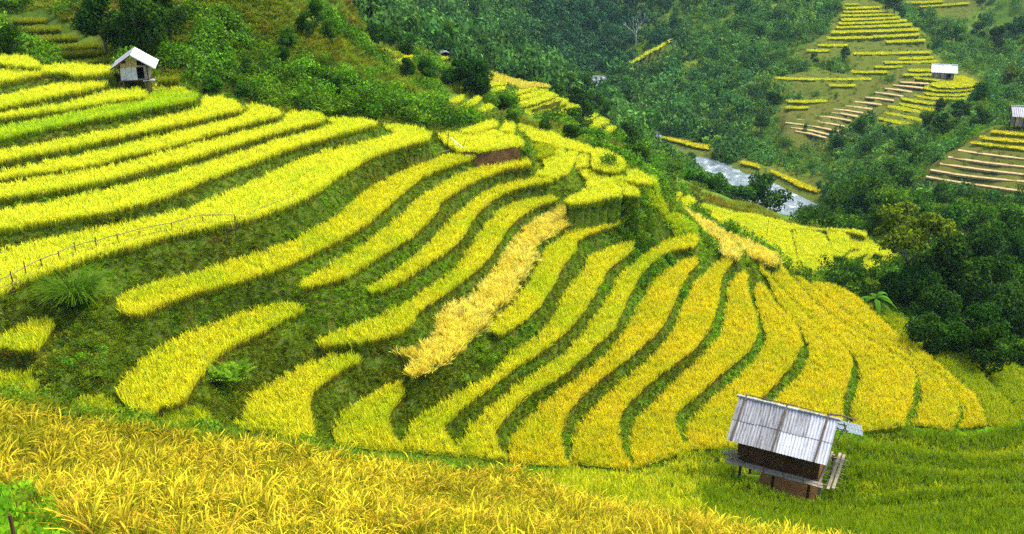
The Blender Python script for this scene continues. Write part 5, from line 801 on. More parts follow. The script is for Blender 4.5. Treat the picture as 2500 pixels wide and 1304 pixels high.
def headroom(x, y):
    j = ((np.arctan2(x, y) - TH0) / (TH1 - TH0) * (NT - 1)).round().astype(int).clip(0, NT - 1)
    i = ((np.log(np.hypot(x, y)) - LR0) / (LR1 - LR0) * (NR - 1)).round().astype(int).clip(0, NR - 1)
    return far_field[i, j] * RR[i, j] + CAM_Z - Zg[i, j]
idx = np.arange(NT * NR).reshape(NR, NT)
quads = np.stack([idx[:-1, :-1], idx[:-1, 1:], idx[1:, 1:], idx[1:, :-1]], -1).reshape(-1, 4)
m, t, out = new_mat('hillside_ground')
pb = nd(t, 'ShaderNodeBsdfPrincipled')
pb.inputs['Roughness'].default_value = 1.0
pb.inputs['Specular IOR Level'].default_value = 0.0
c1 = ramp(t, noise(t, 0.9, 8.0, 0.7), [(0.30, (0.030, 0.050, 0.006)), (0.50, (0.060, 0.095, 0.010)), (0.64, (0.085, 0.085, 0.014)), (0.78, (0.12, 0.07, 0.022))])
c2 = ramp(t, noise(t, 0.09, 8.0, 0.75), [(0.34, (0.018, 0.042, 0.006)), (0.5, (0.06, 0.11, 0.012)), (0.68, (0.14, 0.17, 0.022))])
cd = nd(t, 'ShaderNodeNewGeometry')
sp = nd(t, 'ShaderNodeSeparateXYZ')
t.links.new(cd.outputs['Position'], sp.inputs[0])
fac = mapr(t, sp.outputs['Y'], 60.0, 80.0, 0.0, 1.0)
so_ = nd(t, 'ShaderNodeAttribute', attribute_name='tilled')
c3 = ramp(t, noise(t, 0.35, 8.0, 0.7), [(0.36, (0.060, 0.085, 0.012)), (0.56, (0.080, 0.078, 0.016)), (0.70, (0.095, 0.12, 0.016))])
st_ = nd(t, 'ShaderNodeAttribute', attribute_name='stepped')
c4 = ramp(t, noise(t, 0.8, 8.0, 0.7), [(0.32, (0.045, 0.070, 0.010)), (0.52, (0.075, 0.095, 0.014)), (0.70, (0.10, 0.095, 0.022))])
t.links.new(mix(t, so_.outputs['Fac'], mix(t, st_.outputs['Fac'], mix(t, fac, c1, c2), c4), c3), pb.inputs['Base Color'])
bp = nd(t, 'ShaderNodeBump')
bp.inputs['Strength'].default_value = 0.7
bp.inputs['Distance'].default_value = 0.15
t.links.new(noise(t, 3.0, 6.0, 0.7), bp.inputs['Height'])
t.links.new(bp.outputs[0], pb.inputs['Normal'])
t.links.new(pb.outputs[0], out.inputs['Surface'])
M['ground'] = m
terrain = link('terrain', mesh_np('terrain', np.stack([X, Y, Zg], -1).reshape(-1, 3), quads, M['ground'], True))
far_mask = tilled | (beside & (RR > 90))
a_ = terrain.data.attributes.new('stepped', 'FLOAT', 'POINT')
a_.data.foreach_set('value', far_mask.astype(np.float32).ravel())
a_ = terrain.data.attributes.new('tilled', 'FLOAT', 'POINT')
a_.data.foreach_set('value', tilled.astype(np.float32).ravel())
tag(terrain, kind='structure')

# ---------------------------------------------------------------- river
m, t, out = new_mat('river_water')
pb = nd(t, 'ShaderNodeBsdfPrincipled')
f = noise(t, 0.55, 9.0, 0.72)
t.links.new(ramp(t, f, [(0.42, (0.08, 0.11, 0.115)), (0.56, (0.17, 0.21, 0.21)), (0.66, (0.55, 0.58, 0.58))]), pb.inputs['Base Color'])
pb.inputs['Roughness'].default_value = 0.22
b = nd(t, 'ShaderNodeBump'); b.inputs['Strength'].default_value = 0.5; b.inputs['Distance'].default_value = 0.3
t.links.new(noise(t, 1.6, 6.0, 0.7), b.inputs['Height']); t.links.new(b.outputs[0], pb.inputs['Normal'])
t.links.new(pb.outputs[0], out.inputs['Surface'])
rv, rf_ = [], []
bank = DATA['river']
for i in range(len(bank) - 1):
    for s in range(8):
        k = s / 8
        l = [bank[i][0][a] * (1 - k) + bank[i + 1][0][a] * k for a in (0, 1)]
        r = [bank[i][1][a] * (1 - k) + bank[i + 1][1][a] * k for a in (0, 1)]
        for q in range(9):
            g = -0.04 + q / 8 * 1.08
            rv.append((l[0] * (1 - g) + r[0] * g, l[1] * (1 - g) + r[1] * g, 0.0 + 0.12 * random.uniform(-1, 1) * (0 < q < 8)))
n_ = len(rv) // 9
for i in range(n_ - 1):
    for q in range(8): rf_.append((i * 9 + q, i * 9 + q + 1, i * 9 + q + 10, i * 9 + q + 9))
tag(link('river', mesh_np('river', rv, rf_, m, True)), kind='structure')

# ---------------------------------------------------------------- plants that are scattered
def blades(n, h, w, spread, droop, seed, seg=3, hv=0.35, pan=0.0, lean=0.35):
    """n blades of grass or rice round a root; pan = share of drooping yellow panicles"""
    g = np.random.default_rng(seed)
    v, f, tip = [], [], []
    for i in range(n):
        a, r = g.uniform(0, 2 * math.pi), spread * math.sqrt(g.random())
        x0, y0 = r * math.cos(a), r * math.sin(a)
        da = a + g.normal(0, 0.8)
        dx, dy = math.cos(da), math.sin(da)
        ip = g.random() < pan
        hh = h * g.uniform(1 - hv, 1.0) * (0.95 if ip else 1.0)
        ww = w * (1.9 if ip else 1.0) * g.uniform(0.7, 1.25)
        ln = hh * lean * g.uniform(0.2, 1.0)
        dr = droop * (1.8 if ip else 1.0) * g.uniform(0.4, 1.3)
        k0 = len(v)
        sa = g.uniform(0, math.pi)
        sx, sy = math.cos(sa), math.sin(sa)
        for s in range(seg + 1):
            q = s / seg
            z = hh * (q - dr * q ** 3 * 0.5)
            o = ln * q + dr * hh * 0.55 * q ** 2.5
            px, py = x0 + dx * o, y0 + dy * o
            if ip: wd = ww * (0.25 if q < 0.5 else (1.0 if q < 0.9 else 0.3))
            else: wd = ww * (1 - q * 0.8)
            v += [(px - sx * wd, py - sy * wd, z), (px + sx * wd, py + sy * wd, z)]
            tv = min(1.0, (0.1 + 0.9 * q ** 1.1) * (1.0 if ip else 0.80))
            tip += [tv, tv]
        for s in range(seg):
            f.append((k0 + 2 * s, k0 + 2 * s + 1, k0 + 2 * s + 3, k0 + 2 * s + 2))
    return v, f, tip
def leaf_clump(n, rx, rz, size, seed, shell=0.55, up=0.35, aspect=0.55, lobes=1, z0=None):
    """n pointed leaf quads through one or more ellipsoids"""
    g = np.random.default_rng(seed)
    v, f, tip = [], [], []
    cs_ = [(0, 0, 0, 1.0)] if lobes == 1 else [(*(g.normal(0, 0.45, 2) * rx), g.uniform(-0.55, 0.7) * rz, g.uniform(0.35, 0.62)) for _ in range(lobes)]
    zc_ = rz if z0 is None else z0
    for i in range(n):
        cx, cy, cz, cr_ = cs_[g.integers(len(cs_))]
        d = g.normal(0, 1, 3); d /= np.linalg.norm(d)
        rad = shell + (1 - shell) * g.random() ** 0.5
        rad *= 1 + 0.22 * math.sin(d[0] * 5 + seed) * math.cos(d[1] * 4 + seed * 2)
        p = np.array([cx + d[0] * rx * rad * cr_, cy + d[1] * rx * rad * cr_, cz + zc_ + d[2] * rz * rad * cr_])
        nrm = d * 0.6 + np.array([0, 0, up]) + g.normal(0, 0.45, 3)
        nrm /= np.linalg.norm(nrm)
        a = np.cross(nrm, g.normal(0, 1, 3)); a /= np.linalg.norm(a)
        a = a + np.array([0, 0, -0.35]); a /= np.linalg.norm(a)
        b = np.cross(nrm, a)
        s = size * g.uniform(0.6, 1.35)
        k = len(v)
        v += [tuple(p - a * s * .5), tuple(p + b * s * aspect * .5), tuple(p + a * s * .5 - nrm * s * .12), tuple(p - b * s * aspect * .5)]
        f.append((k, k + 1, k + 2, k + 3))
        tv = float(np.clip(g.normal(0.5, 0.22), 0, 1))
        tip += [tv] * 4
    return v, f, tip
def weed(seed, fern=False):
    """a low leafy weed or fern"""
    g = np.random.default_rng(seed)
    v, f, tip = [], [], []
    for i in range(9 if fern else 12):
        a = g.uniform(0, 2 * math.pi); L = g.uniform(0.5, 1.0); el = g.uniform(0.35, 1.25)
        d = np.array([math.cos(a) * math.cos(el), math.sin(a) * math.cos(el), math.sin(el)])
        sd_ = np.array([-math.sin(a), math.cos(a), 0])
        m_ = 6 if fern else 2
        for s in range(1, m_ + 1):
            q = s / m_
            p = d * L * q + np.array([0, 0, -0.35 * L * q * q])
            for sg in (-1, 1):
                wl = (0.26 * (1.15 - q)) if fern else g.uniform(0.18, 0.3)
                e = p + (sd_ * sg + d * 0.5) * wl
                k = len(v)
                w2 = d * (0.055 if fern else 0.10)
                v += [tuple(p), tuple((p + e) / 2 + w2), tuple(e + np.array([0, 0, -0.04])), tuple((p + e) / 2 - w2)]
                f.append((k, k + 1, k + 2, k + 3))
                tv = float(np.clip(g.normal(0.3 + 0.5 * q, 0.15), 0, 1))
                tip += [tv] * 4
    return v, f, tip
def src(name, geo, mat):
    """source shapes for scattering: meshes held by the node groups only"""
    return mesh_np(name, geo[0], geo[1], M[mat], tip=geo[2])
def scatter_group(name, meshes):
    g = bpy.data.node_groups.new(name, 'GeometryNodeTree')
    g.interface.new_socket('Geometry', in_out='INPUT', socket_type='NodeSocketGeometry')
    g.interface.new_socket('Geometry', in_out='OUTPUT', socket_type='NodeSocketGeometry')
    N = g.nodes
    gi, go = N.new('NodeGroupInput'), N.new('NodeGroupOutput')
    j = N.new('GeometryNodeJoinGeometry')
    for me in reversed(meshes):
        so = bpy.data.objects.new(name + '_source', me)        # never linked to the scene
        oi = N.new('GeometryNodeObjectInfo')
        oi.inputs['Object'].default_value = so
        oi.inputs['As Instance'].default_value = False
        ti_ = N.new('GeometryNodeGeometryToInstance')
        g.links.new(oi.outputs['Geometry'], ti_.inputs[0])
        g.links.new(ti_.outputs[0], j.inputs[0])
    ip = N.new('GeometryNodeInstanceOnPoints')
    ip.inputs['Pick Instance'].default_value = True
    g.links.new(gi.outputs[0], ip.inputs['Points'])
    g.links.new(j.outputs[0], ip.inputs['Instance'])
    for nm, typ, sk in (('pick', 'INT', 'Instance Index'), ('rot', 'FLOAT_VECTOR', 'Rotation'), ('scl', 'FLOAT_VECTOR', 'Scale')):
        a = N.new('GeometryNodeInputNamedAttribute')
        a.data_type = typ
        a.inputs['Name'].default_value = nm
        o = [s for s in a.outputs if s.enabled and s.name == 'Attribute'][0]
        if sk == 'Rotation':
            e2r = N.new('FunctionNodeEulerToRotation')
            g.links.new(o, e2r.inputs[0]); o = e2r.outputs[0]
        g.links.new(o, ip.inputs[sk])
    g.links.new(ip.outputs[0], go.inputs[0])
    return g
def scatter(name, group, n_kinds, pts, scl, parent=None, tilt=0.08, zs=(0.85, 1.15), pick=None):
    pts = np.asarray(pts, np.float32)
    n = len(pts)
    me = mesh_np(name, pts, np.zeros((0, 3), int))
    a = me.attributes.new('pick', 'INT', 'POINT')
    a.data.foreach_set('value', (rng.integers(0, n_kinds, n) if pick is None else pick).astype(np.int32))
    a = me.attributes.new('rot', 'FLOAT_VECTOR', 'POINT')
    rot = np.stack([rng.normal(0, tilt, n), rng.normal(0, tilt, n), rng.uniform(0, 6.283, n)], -1)
    a.data.foreach_set('vector', rot.astype(np.float32).ravel())
    a = me.attributes.new('scl', 'FLOAT_VECTOR', 'POINT')
    s = np.broadcast_to(np.asarray(scl, float), (n,))
    a.data.foreach_set('vector', np.stack([s, s, s * rng.uniform(*zs, n)], -1).astype(np.float32).ravel())
    o = link(name, me, parent)
    md = o.modifiers.new('scatter', 'NODES')
    md.node_group = group
    o['kind'] = 'stuff'
    return o

RG = {}
def rice_group(kind, size):
    if (kind, size) in RG: return RG[kind, size]
    mat = 'rice_' + kind
    if size == 'near':
        ms = [src('rice_plant', blades(30, 0.62, 0.0055, 0.08, 0.5, 40 + i, 5, hv=.5, pan=0.45, lean=0.34), mat) for i in range(4)]
        ms += [src('rice_plant', blades(26, 0.60, 0.0055, 0.08, 0.4, 46, 5, hv=.5, lean=0.4), 'rice_green'), src('rice_plant', blades(22, 0.50, 0.0055, 0.09, 0.9, 47, 5, hv=.5, pan=.6, lean=0.6), 'rice_brown')]
    elif size == 'mid':
        ms = [src('rice_plant', blades(14, 0.60, 0.0088, 0.06, 0.20, 50 + i, 3, hv=.2, pan=0.6, lean=0.13), mat) for i in range(4)]
    else:
        ms = [src('rice_plant', blades(34, 0.30, 0.045, 0.5, 0.25, 60 + i, 2, pan=0.6, lean=0.3), mat) for i in range(3)]
    RG[kind, size] = (scatter_group('rice_%s_%s' % (kind, size), ms), len(ms))
    return RG[kind, size]
def pts_in(loop, dens):
    # planted in uneven rows, not thrown at random
    lo, hi = loop.min(0), loop.max(0)
    st = 1 / math.sqrt(dens)
    gx, gy = np.meshgrid(np.arange(lo[0], hi[0], st), np.arange(lo[1], hi[1], st))
    p = np.stack([gx.ravel(), gy.ravel()], -1) + rng.normal(0, st * .3, (gx.size, 2))
    return p[in_poly(p[:, 0], p[:, 1], loop)]
def inset(loop, d):
    a = np.roll(loop, 1, 0); b = np.roll(loop, -1, 0)
    t_ = b - a
    t_ /= np.linalg.norm(t_, axis=1)[:, None] + 1e-9
    n_ = np.stack([-t_[:, 1], t_[:, 0]], -1)
    area = np.sum(loop[:, 0] * b[:, 1] - b[:, 0] * loop[:, 1])
    q = loop + n_ * d * np.sign(area)
    ok = in_poly(q[:, 0], q[:, 1], loop)
    return np.where(ok[:, None], q, loop)
def edge_pts(line, st):
    out = []
    for a, b in zip(line, line[1:]):
        n_ = max(1, int(np.linalg.norm(b - a) / st))
        out += [a + (b - a) * (k + rng.random()) / n_ for k in range(n_)]
    return np.array(out) + rng.normal(0, .03, (len(out), 2))
def slab(name, loop, z, depth, mat):
    vs = [Vector((x, y, 0)) for x, y in loop]
    tri = tessellate_polygon([vs])
    n = len(loop)
    bm = bmesh.new()
    tv = [bm.verts.new((x, y, z)) for x, y in loop]
    bv = [bm.verts.new((x, y, z - depth)) for x, y in loop]
    for a, b, c in tri:
        try: bm.faces.new((tv[a], tv[b], tv[c]))
        except ValueError: pass
    for i in range(n):
        k = (i + 1) % n
        try: bm.faces.new((tv[i], bv[i], bv[k], tv[k]))
        except ValueError: pass
    bmesh.ops.recalc_face_normals(bm, faces=bm.faces)
    me = bpy.data.meshes.new(name)
    bm.to_mesh(me); bm.free()
    me.materials.append(mat)
    return me
def kind_of(n, p):
    if p['kind']: return p['kind']
    if n == 'L4': return 'lime'
    if n[0] == 'S':
        k = int(''.join(c for c in n[1:] if c.isdigit()))
        return 'yellow' if (k < 17 or n[-1] in 'bcd') else 'gold'
    if n[0] in 'UVW': return 'yellow'
    return 'lemon'
LAB = DATA['labels']
M['edge_stalks'] = solid_mat('edge_stalks', [(0.3, (0.07, 0.085, 0.010)), (0.7, (0.15, 0.17, 0.014))], 3.0, 5.0, 1.0, 0.5, spec=0.0)
for n, p in PADDY.items():
    k = kind_of(n, p)
    label, group = LAB[n]
    if k == 'stubble':
        o = link('harvested_terrace', slab('harvested_terrace', p['loop'], p['z'] + 0.02, 0.25, M['stubble']))
        tag(o, label, 'harvested terrace', group)
        continue
    far = p['d'] > 92
    me = slab('rice_terrace', inset(p['loop'], 0.14 if not far else 0.05), p['z'] - (0.30 if not far else 0.12), 0.32 if not far else 0.6, M[('far_bed_' if far else 'bed_') + k])
    if far:                                          # the standing stalks along the edge are greener than the ears on top
        me.materials.append(M['edge_stalks'])
        for f_ in me.polygons:
            if abs(f_.normal.z) < 0.5: f_.material_index = 1
    o = link('rice_terrace', me)
    tag(o, label, 'rice terrace', group)
    g, nk = rice_group(k, 'far' if far else 'mid')
    q = pts_in(p['loop'], 46 if not far else (7 if p['d'] < 135 else 4))
    if not far:
        core = inset(p['loop'], 0.085)
        q = np.vstack([q[in_poly(q[:, 0], q[:, 1], core)], edge_pts(core[::-1][:len(p['lip'])], 0.08)])
    if len(q) == 0: continue
    zz = np.full(len(q), p['z'] - (0.53 if not far else 0.22)) + rng.normal(0, .02, len(q))
    s = rng.uniform(0.88, 1.12, len(q)) * (1.0 if k not in ('straw',) else 1.12)
    scatter('rice_stalks', g, nk, np.c_[q, zz], s, o, tilt=0.07 if k != 'straw' else 0.42)
# sloping fields of the near hillside
def slope_field(name, loop, label, kind, size, dens, scl, tilt, lift=0.03):
    st = 0.5
    lo, hi = loop.min(0), loop.max(0)
    gx, gy = np.meshgrid(np.arange(lo[0], hi[0], st), np.arange(lo[1], hi[1], st))
    ins = in_poly(gx, gy, loop)
    gz = ground(gx, gy) + lift
    ids = np.full(gx.shape, -1); ids[ins] = np.arange(ins.sum())
    c = ids[:-1, :-1], ids[:-1, 1:], ids[1:, 1:], ids[1:, :-1]
    ok = (c[0] >= 0) & (c[1] >= 0) & (c[2] >= 0) & (c[3] >= 0)
    o = link(name, mesh_np(name, np.c_[gx[ins], gy[ins], gz[ins]], np.stack([a[ok] for a in c], -1), M['bed_' + kind]))
    tag(o, label, 'rice field')
    q = pts_in(loop, dens)
    return o, q
o, q = slope_field('rice_field', near_f, 'ripe orange gold rice slope filling the bottom of the view', 'orange', 'near', 19, 1.0, 0.12)
g, nk = rice_group('orange', 'near')
d_ = np.hypot(q[:, 0], q[:, 1])
scatter('rice_stalks', g, nk, np.c_[q, ground(q[:, 0], q[:, 1]) - 0.03], rng.uniform(0.75, 1.2, len(q)) * (0.8 + 0.4 * vnoise(q[:, 0] * .7, q[:, 1] * .7, 55)), o, tilt=0.2)
crest = np.array(DATA['crest'])
o, q = slope_field('rice_field', crest, 'lime green rice slope on the outer crest of the spur', 'lime', 'mid', 110, 1.0, 0.1)
q = q[~taken(q[:, 0], q[:, 1])]
g, nk = rice_group('lime', 'mid')
scatter('rice_stalks', g, nk, np.c_[q, ground(q[:, 0], q[:, 1])], rng.uniform(0.8, 1.05, len(q)), o, tilt=0.1)
o, q = slope_field('rice_field', near_h, 'green rice slope around the stilted tin roofed hut', 'green', 'mid', 26, 1.0, 0.1)
q = q[(np.abs((q[:, 0] - 10.25) * .88 - (q[:, 1] - 32.15) * .47) > 1.75) | (np.abs((q[:, 0] - 10.25) * .47 + (q[:, 1] - 32.15) * .88) > 1.25)]
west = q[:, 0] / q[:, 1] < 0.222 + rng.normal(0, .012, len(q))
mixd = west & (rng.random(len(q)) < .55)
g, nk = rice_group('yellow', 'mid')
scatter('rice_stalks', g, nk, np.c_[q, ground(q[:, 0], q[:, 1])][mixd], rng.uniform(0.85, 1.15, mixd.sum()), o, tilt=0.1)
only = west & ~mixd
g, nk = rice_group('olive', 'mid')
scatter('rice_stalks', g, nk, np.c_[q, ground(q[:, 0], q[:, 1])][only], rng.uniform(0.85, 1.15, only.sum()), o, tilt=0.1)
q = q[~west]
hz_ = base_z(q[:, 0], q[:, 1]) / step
lipz = (np.abs(hz_ - np.floor(hz_) - .60) < .17) & (rng.random(len(q)) < .75)      # lighter rice on the step rims: their brighter light is put into the colour
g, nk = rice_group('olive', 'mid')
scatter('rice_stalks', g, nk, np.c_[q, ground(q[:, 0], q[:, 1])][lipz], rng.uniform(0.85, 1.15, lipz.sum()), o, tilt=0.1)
q = q[~lipz]
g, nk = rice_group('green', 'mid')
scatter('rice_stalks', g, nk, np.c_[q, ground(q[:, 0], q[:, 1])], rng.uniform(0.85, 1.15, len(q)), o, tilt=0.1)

# ---------------------------------------------------------------- weeds, scrub and woods (uncountable)
TX, TY, TZ, TW = (np.array([q[k] for q in DATA['trees']]) for k in (1, 2, 3, 4))
TG = ground(TX, TY)
def under_trees(x, y, top):
    """low growth that would swallow one of the single trees"""
    r, a = np.hypot(x, y), np.arctan2(x, y)
    out = np.zeros(len(x), bool)
    for tx, ty, tz, tw, tg in zip(TX, TY, TZ, TW, TG):
        rt = math.hypot(tx, ty)
        k = (np.abs(a - math.atan2(tx, ty)) * rt < tw * .55) & (r < rt + tw * .5) & (r > rt * .80)
        out |= k & ((ground(x, y) + top - CAM_Z) / r > (tg + .22 * (tz - tg) - CAM_Z) / rt)
    return out
def polar_pts(n, r0, r1, a0=-31, a1=31):
    a = R(a0) + rng.random(n) * R(a1 - a0)
    r = np.exp(math.log(r0) + rng.random(n) * math.log(r1 / r0))
    return r * np.sin(a), r * np.cos(a), r
def no_river(x, y, z): return ~in_water(x, y) & (z > -0.3)
def fixed_near(x, y): return crowded(x, y)
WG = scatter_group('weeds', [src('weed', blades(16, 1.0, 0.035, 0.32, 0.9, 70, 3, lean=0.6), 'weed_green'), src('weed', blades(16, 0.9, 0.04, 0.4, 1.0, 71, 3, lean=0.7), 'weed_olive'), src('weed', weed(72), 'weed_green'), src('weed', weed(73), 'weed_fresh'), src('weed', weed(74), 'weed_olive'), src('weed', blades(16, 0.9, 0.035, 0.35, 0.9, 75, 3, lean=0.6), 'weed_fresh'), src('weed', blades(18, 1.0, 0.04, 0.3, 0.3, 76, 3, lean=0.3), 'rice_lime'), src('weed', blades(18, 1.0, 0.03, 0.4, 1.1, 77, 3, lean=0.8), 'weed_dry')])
# spread over the true surface, so that upright banks are covered too
P3 = np.stack([X, Y, Zg], -1)
i1, i0 = np.searchsorted(lr, math.log(71)), np.searchsorted(lr, math.log(11))
j0, j1 = np.searchsorted(th, R(-31)), np.searchsorted(th, R(31))
Q = P3[i0:i1, j0:j1]
e1, e2 = Q[:-1, 1:] - Q[:-1, :-1], Q[1:, :-1] - Q[:-1, :-1]
area = np.linalg.norm(np.cross(e1, e2), axis=2)
oc = occupied[i0:i1, j0:j1]
free = ~(oc[:-1, :-1] & oc[1:, 1:] & oc[:-1, 1:] & oc[1:, :-1])
zq_ = Zg[i0:i1, j0:j1]
drop = np.maximum(np.abs(zq_[1:, 1:] - zq_[:-1, :-1]), np.abs(zq_[1:, :-1] - zq_[:-1, 1:]))
free |= (drop > 0.45) & ~(mask_f | mask_h)[i0:i1 - 1, j0:j1 - 1]
wgt = np.where(free, area / RR[i0:i1 - 1, j0:j1 - 1] ** 1.7, 0).ravel()
pick_ = np.searchsorted(np.cumsum(wgt) / wgt.sum(), rng.random(120000)).clip(0, wgt.size - 1)
qi, qj = np.divmod(pick_, area.shape[1])
u_, v_ = rng.random(len(qi))[:, None], rng.random(len(qi))[:, None]
pp = (Q[qi, qj] * (1 - u_) + Q[qi, qj + 1] * u_) * (1 - v_) + (Q[qi + 1, qj] * (1 - u_) + Q[qi + 1, qj + 1] * u_) * v_
x, y, z = pp[:, 0], pp[:, 1], pp[:, 2]
r = np.hypot(x, y)
f1 = vnoise(x * .35 + 40, y * .35, 21)
bare = vnoise(x * .9, y * .9, 22) > 0.84
k = ~(bare & (rng.random(len(x)) < 0.5))
x, y, z, f1, r = x[k], y[k], z[k], f1[k], r[k]
left = np.clip((0.5 - x / np.maximum(y, 1) * 10) * 0.12, -0.22, 0.12)       # older, browner banks to the west
u = rng.random(len(x)) + (f1 - .5) * 0.9 + left
pick = np.select([u < 0.12, u < 0.30, u < 0.52, u < 0.62, u < 0.80], [3, 5, 0, 2, 1], 4)
spur = in_poly(x, y, np.array(DATA['spur']))
pick = np.where(spur & (rng.random(len(x)) < 0.8), 6, pick)
fringe = [np.c_[e, np.full(len(e), p['z'] - .40)] for n, p in PADDY.items() if n[0] in 'SL' and p['d'] < 60 for e in [edge_pts(p['lip'], 0.16)]]
fringe = np.vstack(fringe)
fringe = fringe[vnoise(fringe[:, 0] * .5, fringe[:, 1] * .5, 61) > .35]
sc_ = np.r_[rng.uniform(0.2, 0.38, len(x)) * np.where(fixed_near(x, y), 0.72, 1.0), rng.uniform(.12, .2, len(fringe))]
undergrowth = scatter('undergrowth', WG, 8, np.vstack([np.c_[x, y, z - 0.02], fringe]), sc_, tilt=0.35, pick=np.r_[pick, np.full(len(fringe), 7)])
bk = pp[~crowded(pp[:, 0], pp[:, 1]) & (np.hypot(pp[:, 0], pp[:, 1]) < 56) & (vnoise(pp[:, 0] * .45, pp[:, 1] * .45, 71) > .48)][:1500]
spur_bank = pp[in_poly(pp[:, 0], pp[:, 1], np.array(DATA['bank']))]
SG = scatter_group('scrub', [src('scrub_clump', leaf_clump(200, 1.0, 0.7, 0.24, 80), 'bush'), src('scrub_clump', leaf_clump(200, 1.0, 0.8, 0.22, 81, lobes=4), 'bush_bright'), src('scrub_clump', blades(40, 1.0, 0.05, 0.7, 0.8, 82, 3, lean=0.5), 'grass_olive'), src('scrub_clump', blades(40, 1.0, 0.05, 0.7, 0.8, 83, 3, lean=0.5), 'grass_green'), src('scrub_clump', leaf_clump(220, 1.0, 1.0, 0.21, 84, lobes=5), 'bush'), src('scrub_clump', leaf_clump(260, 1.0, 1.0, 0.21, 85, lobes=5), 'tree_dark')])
x, y, r = polar_pts(42000, 56, 130)
k = ~taken(x, y)
x, y, r = x[k], y[k], r[k]
z = ground(x, y)
f1 = vnoise(x * .13, y * .13, 31)
f2 = vnoise(x * .45, y * .45, 32)
k = no_river(x, y, z) & (z < 70) & ~crowded(x, y)
x, y, z, f1, f2, r = x[k], y[k], z[k], f1[k], f2[k], r[k]
wood = f1 * 0.65 + f2 * 0.45 + rng.normal(0, .08, len(x)) > 0.60
pick = np.where(wood, np.array([0, 1, 4, 1, 0])[rng.integers(0, 5, len(x))], np.where(rng.random(len(x)) < 0.62, 2, 3))
east = x > 0.30 * y
wood |= east & (rng.random(len(x)) < .8)
pick = np.where(east & wood, np.where(rng.random(len(x)) < .6, 5, 0), pick)
s = np.where(wood, rng.uniform(0.3, 1.0, len(x)), rng.uniform(0.3, 0.65, len(x))) * (r / 75) ** 0.5
k = (~wood | (rng.random(len(x)) < 0.42)) & (headroom(x, y) > s * np.where(wood, 1.7, 1.0) * 0.75)
k &= ~under_trees(x, y, s * np.where(wood, 1.5, .5))
scrub = scatter('scrub', SG, 6, np.c_[x, y, z - 0.1][k], s[k], tilt=0.2, pick=pick[k])
FG = scatter_group('forest', [src('forest_crown', leaf_clump(190, 1.0, 0.85, 0.28, 90 + i, lobes=4 if i < 3 or i > 4 else 1), ['forest', 'forest', 'hill_shrub', 'forest', 'hill_shrub', 'forest_deep', 'forest_deep'][i]) for i in range(7)])
x, y, r = polar_pts(36000, 118, 420)
k = ~taken(x, y)
x, y, r = x[k], y[k], r[k]
z = ground(x, y)
f1 = vnoise(x * .06, y * .06, 41); f2 = vnoise(x * .2, y * .2, 42)
k = no_river(x, y, z) & ~crowded(x, y)
x, y, z, f1, f2, r = x[k], y[k], z[k], f1[k], f2[k], r[k]
open_ = (f1 * .6 + f2 * .4 > 0.56) & (x > 30)
k = ~open_ | (rng.random(len(x)) < 0.35)
x, y, z, r, open_ = x[k], y[k], z[k], r[k], open_[k]
pick = np.where(open_, 4, np.array([0, 1, 3, 0, 2])[rng.integers(0, 5, len(x))])
zone = (x > 0.10 * y) & (r < 300)                     # the grassy hill across the river
pick = np.where(zone & (rng.random(len(x)) < 0.45), np.where(rng.random(len(x)) < .5, 4, 2), pick)
gorge = (r > 250) & (x > 0.015 * y) & (x < 0.17 * y)
pick = np.where(gorge, 5 + (rng.random(len(x)) < .5), pick)
open_ = (open_ & ~gorge) | (zone & ~gorge & (rng.random(len(x)) < .4))
s = np.where(open_, rng.uniform(0.45, 1.15, len(x)), rng.gamma(5, 0.24, len(x)).clip(0.6, 2.6)) * np.where(x < 40, 1.35, 1.0) * (r / 200) ** 0.35
k = (headroom(x, y) > s * 1.7) & ~under_trees(x, y, s * np.where(open_, .8, 1.8))
x, y, z, s, pick = x[k], y[k], z[k], s[k], pick[k]
gx, gy, gr = polar_pts(26000, 90, 300)
kk = crowded(gx, gy) & ~taken(gx, gy) & ~in_water(gx, gy)
gx, gy, gr = gx[kk], gy[kk], gr[kk]
gs = rng.uniform(0.18, 0.5, len(gx)) * (gr / 200) ** .5
kk = headroom(gx, gy) > gs * .9
far_grass = scatter('hillside_grass', SG, 6, np.c_[gx, gy, ground(gx, gy) - .05][kk], gs[kk], tilt=.2, pick=rng.choice([2, 3, 3, 0, 2], int(kk.sum())))
hx, hy, hr = polar_pts(16000, 118, 320, 3, 31)
kk = ~crowded(hx, hy) & ~in_water(hx, hy)
hx, hy, hr = hx[kk], hy[kk], hr[kk]
hs = rng.uniform(.35, .8, len(hx)) * (hr / 200) ** .5
kk = headroom(hx, hy) > hs
far_scrub = scatter('hillside_scrub', SG, 6, np.c_[hx, hy, ground(hx, hy) - .08][kk], hs[kk], tilt=.2, pick=rng.choice([3, 3, 2, 1, 0], int(kk.sum())))
forest = scatter('forest', FG, 7, np.c_[x, y, z - 0.35 * s], s, tilt=0.15, zs=(0.8, 1.5), pick=pick)

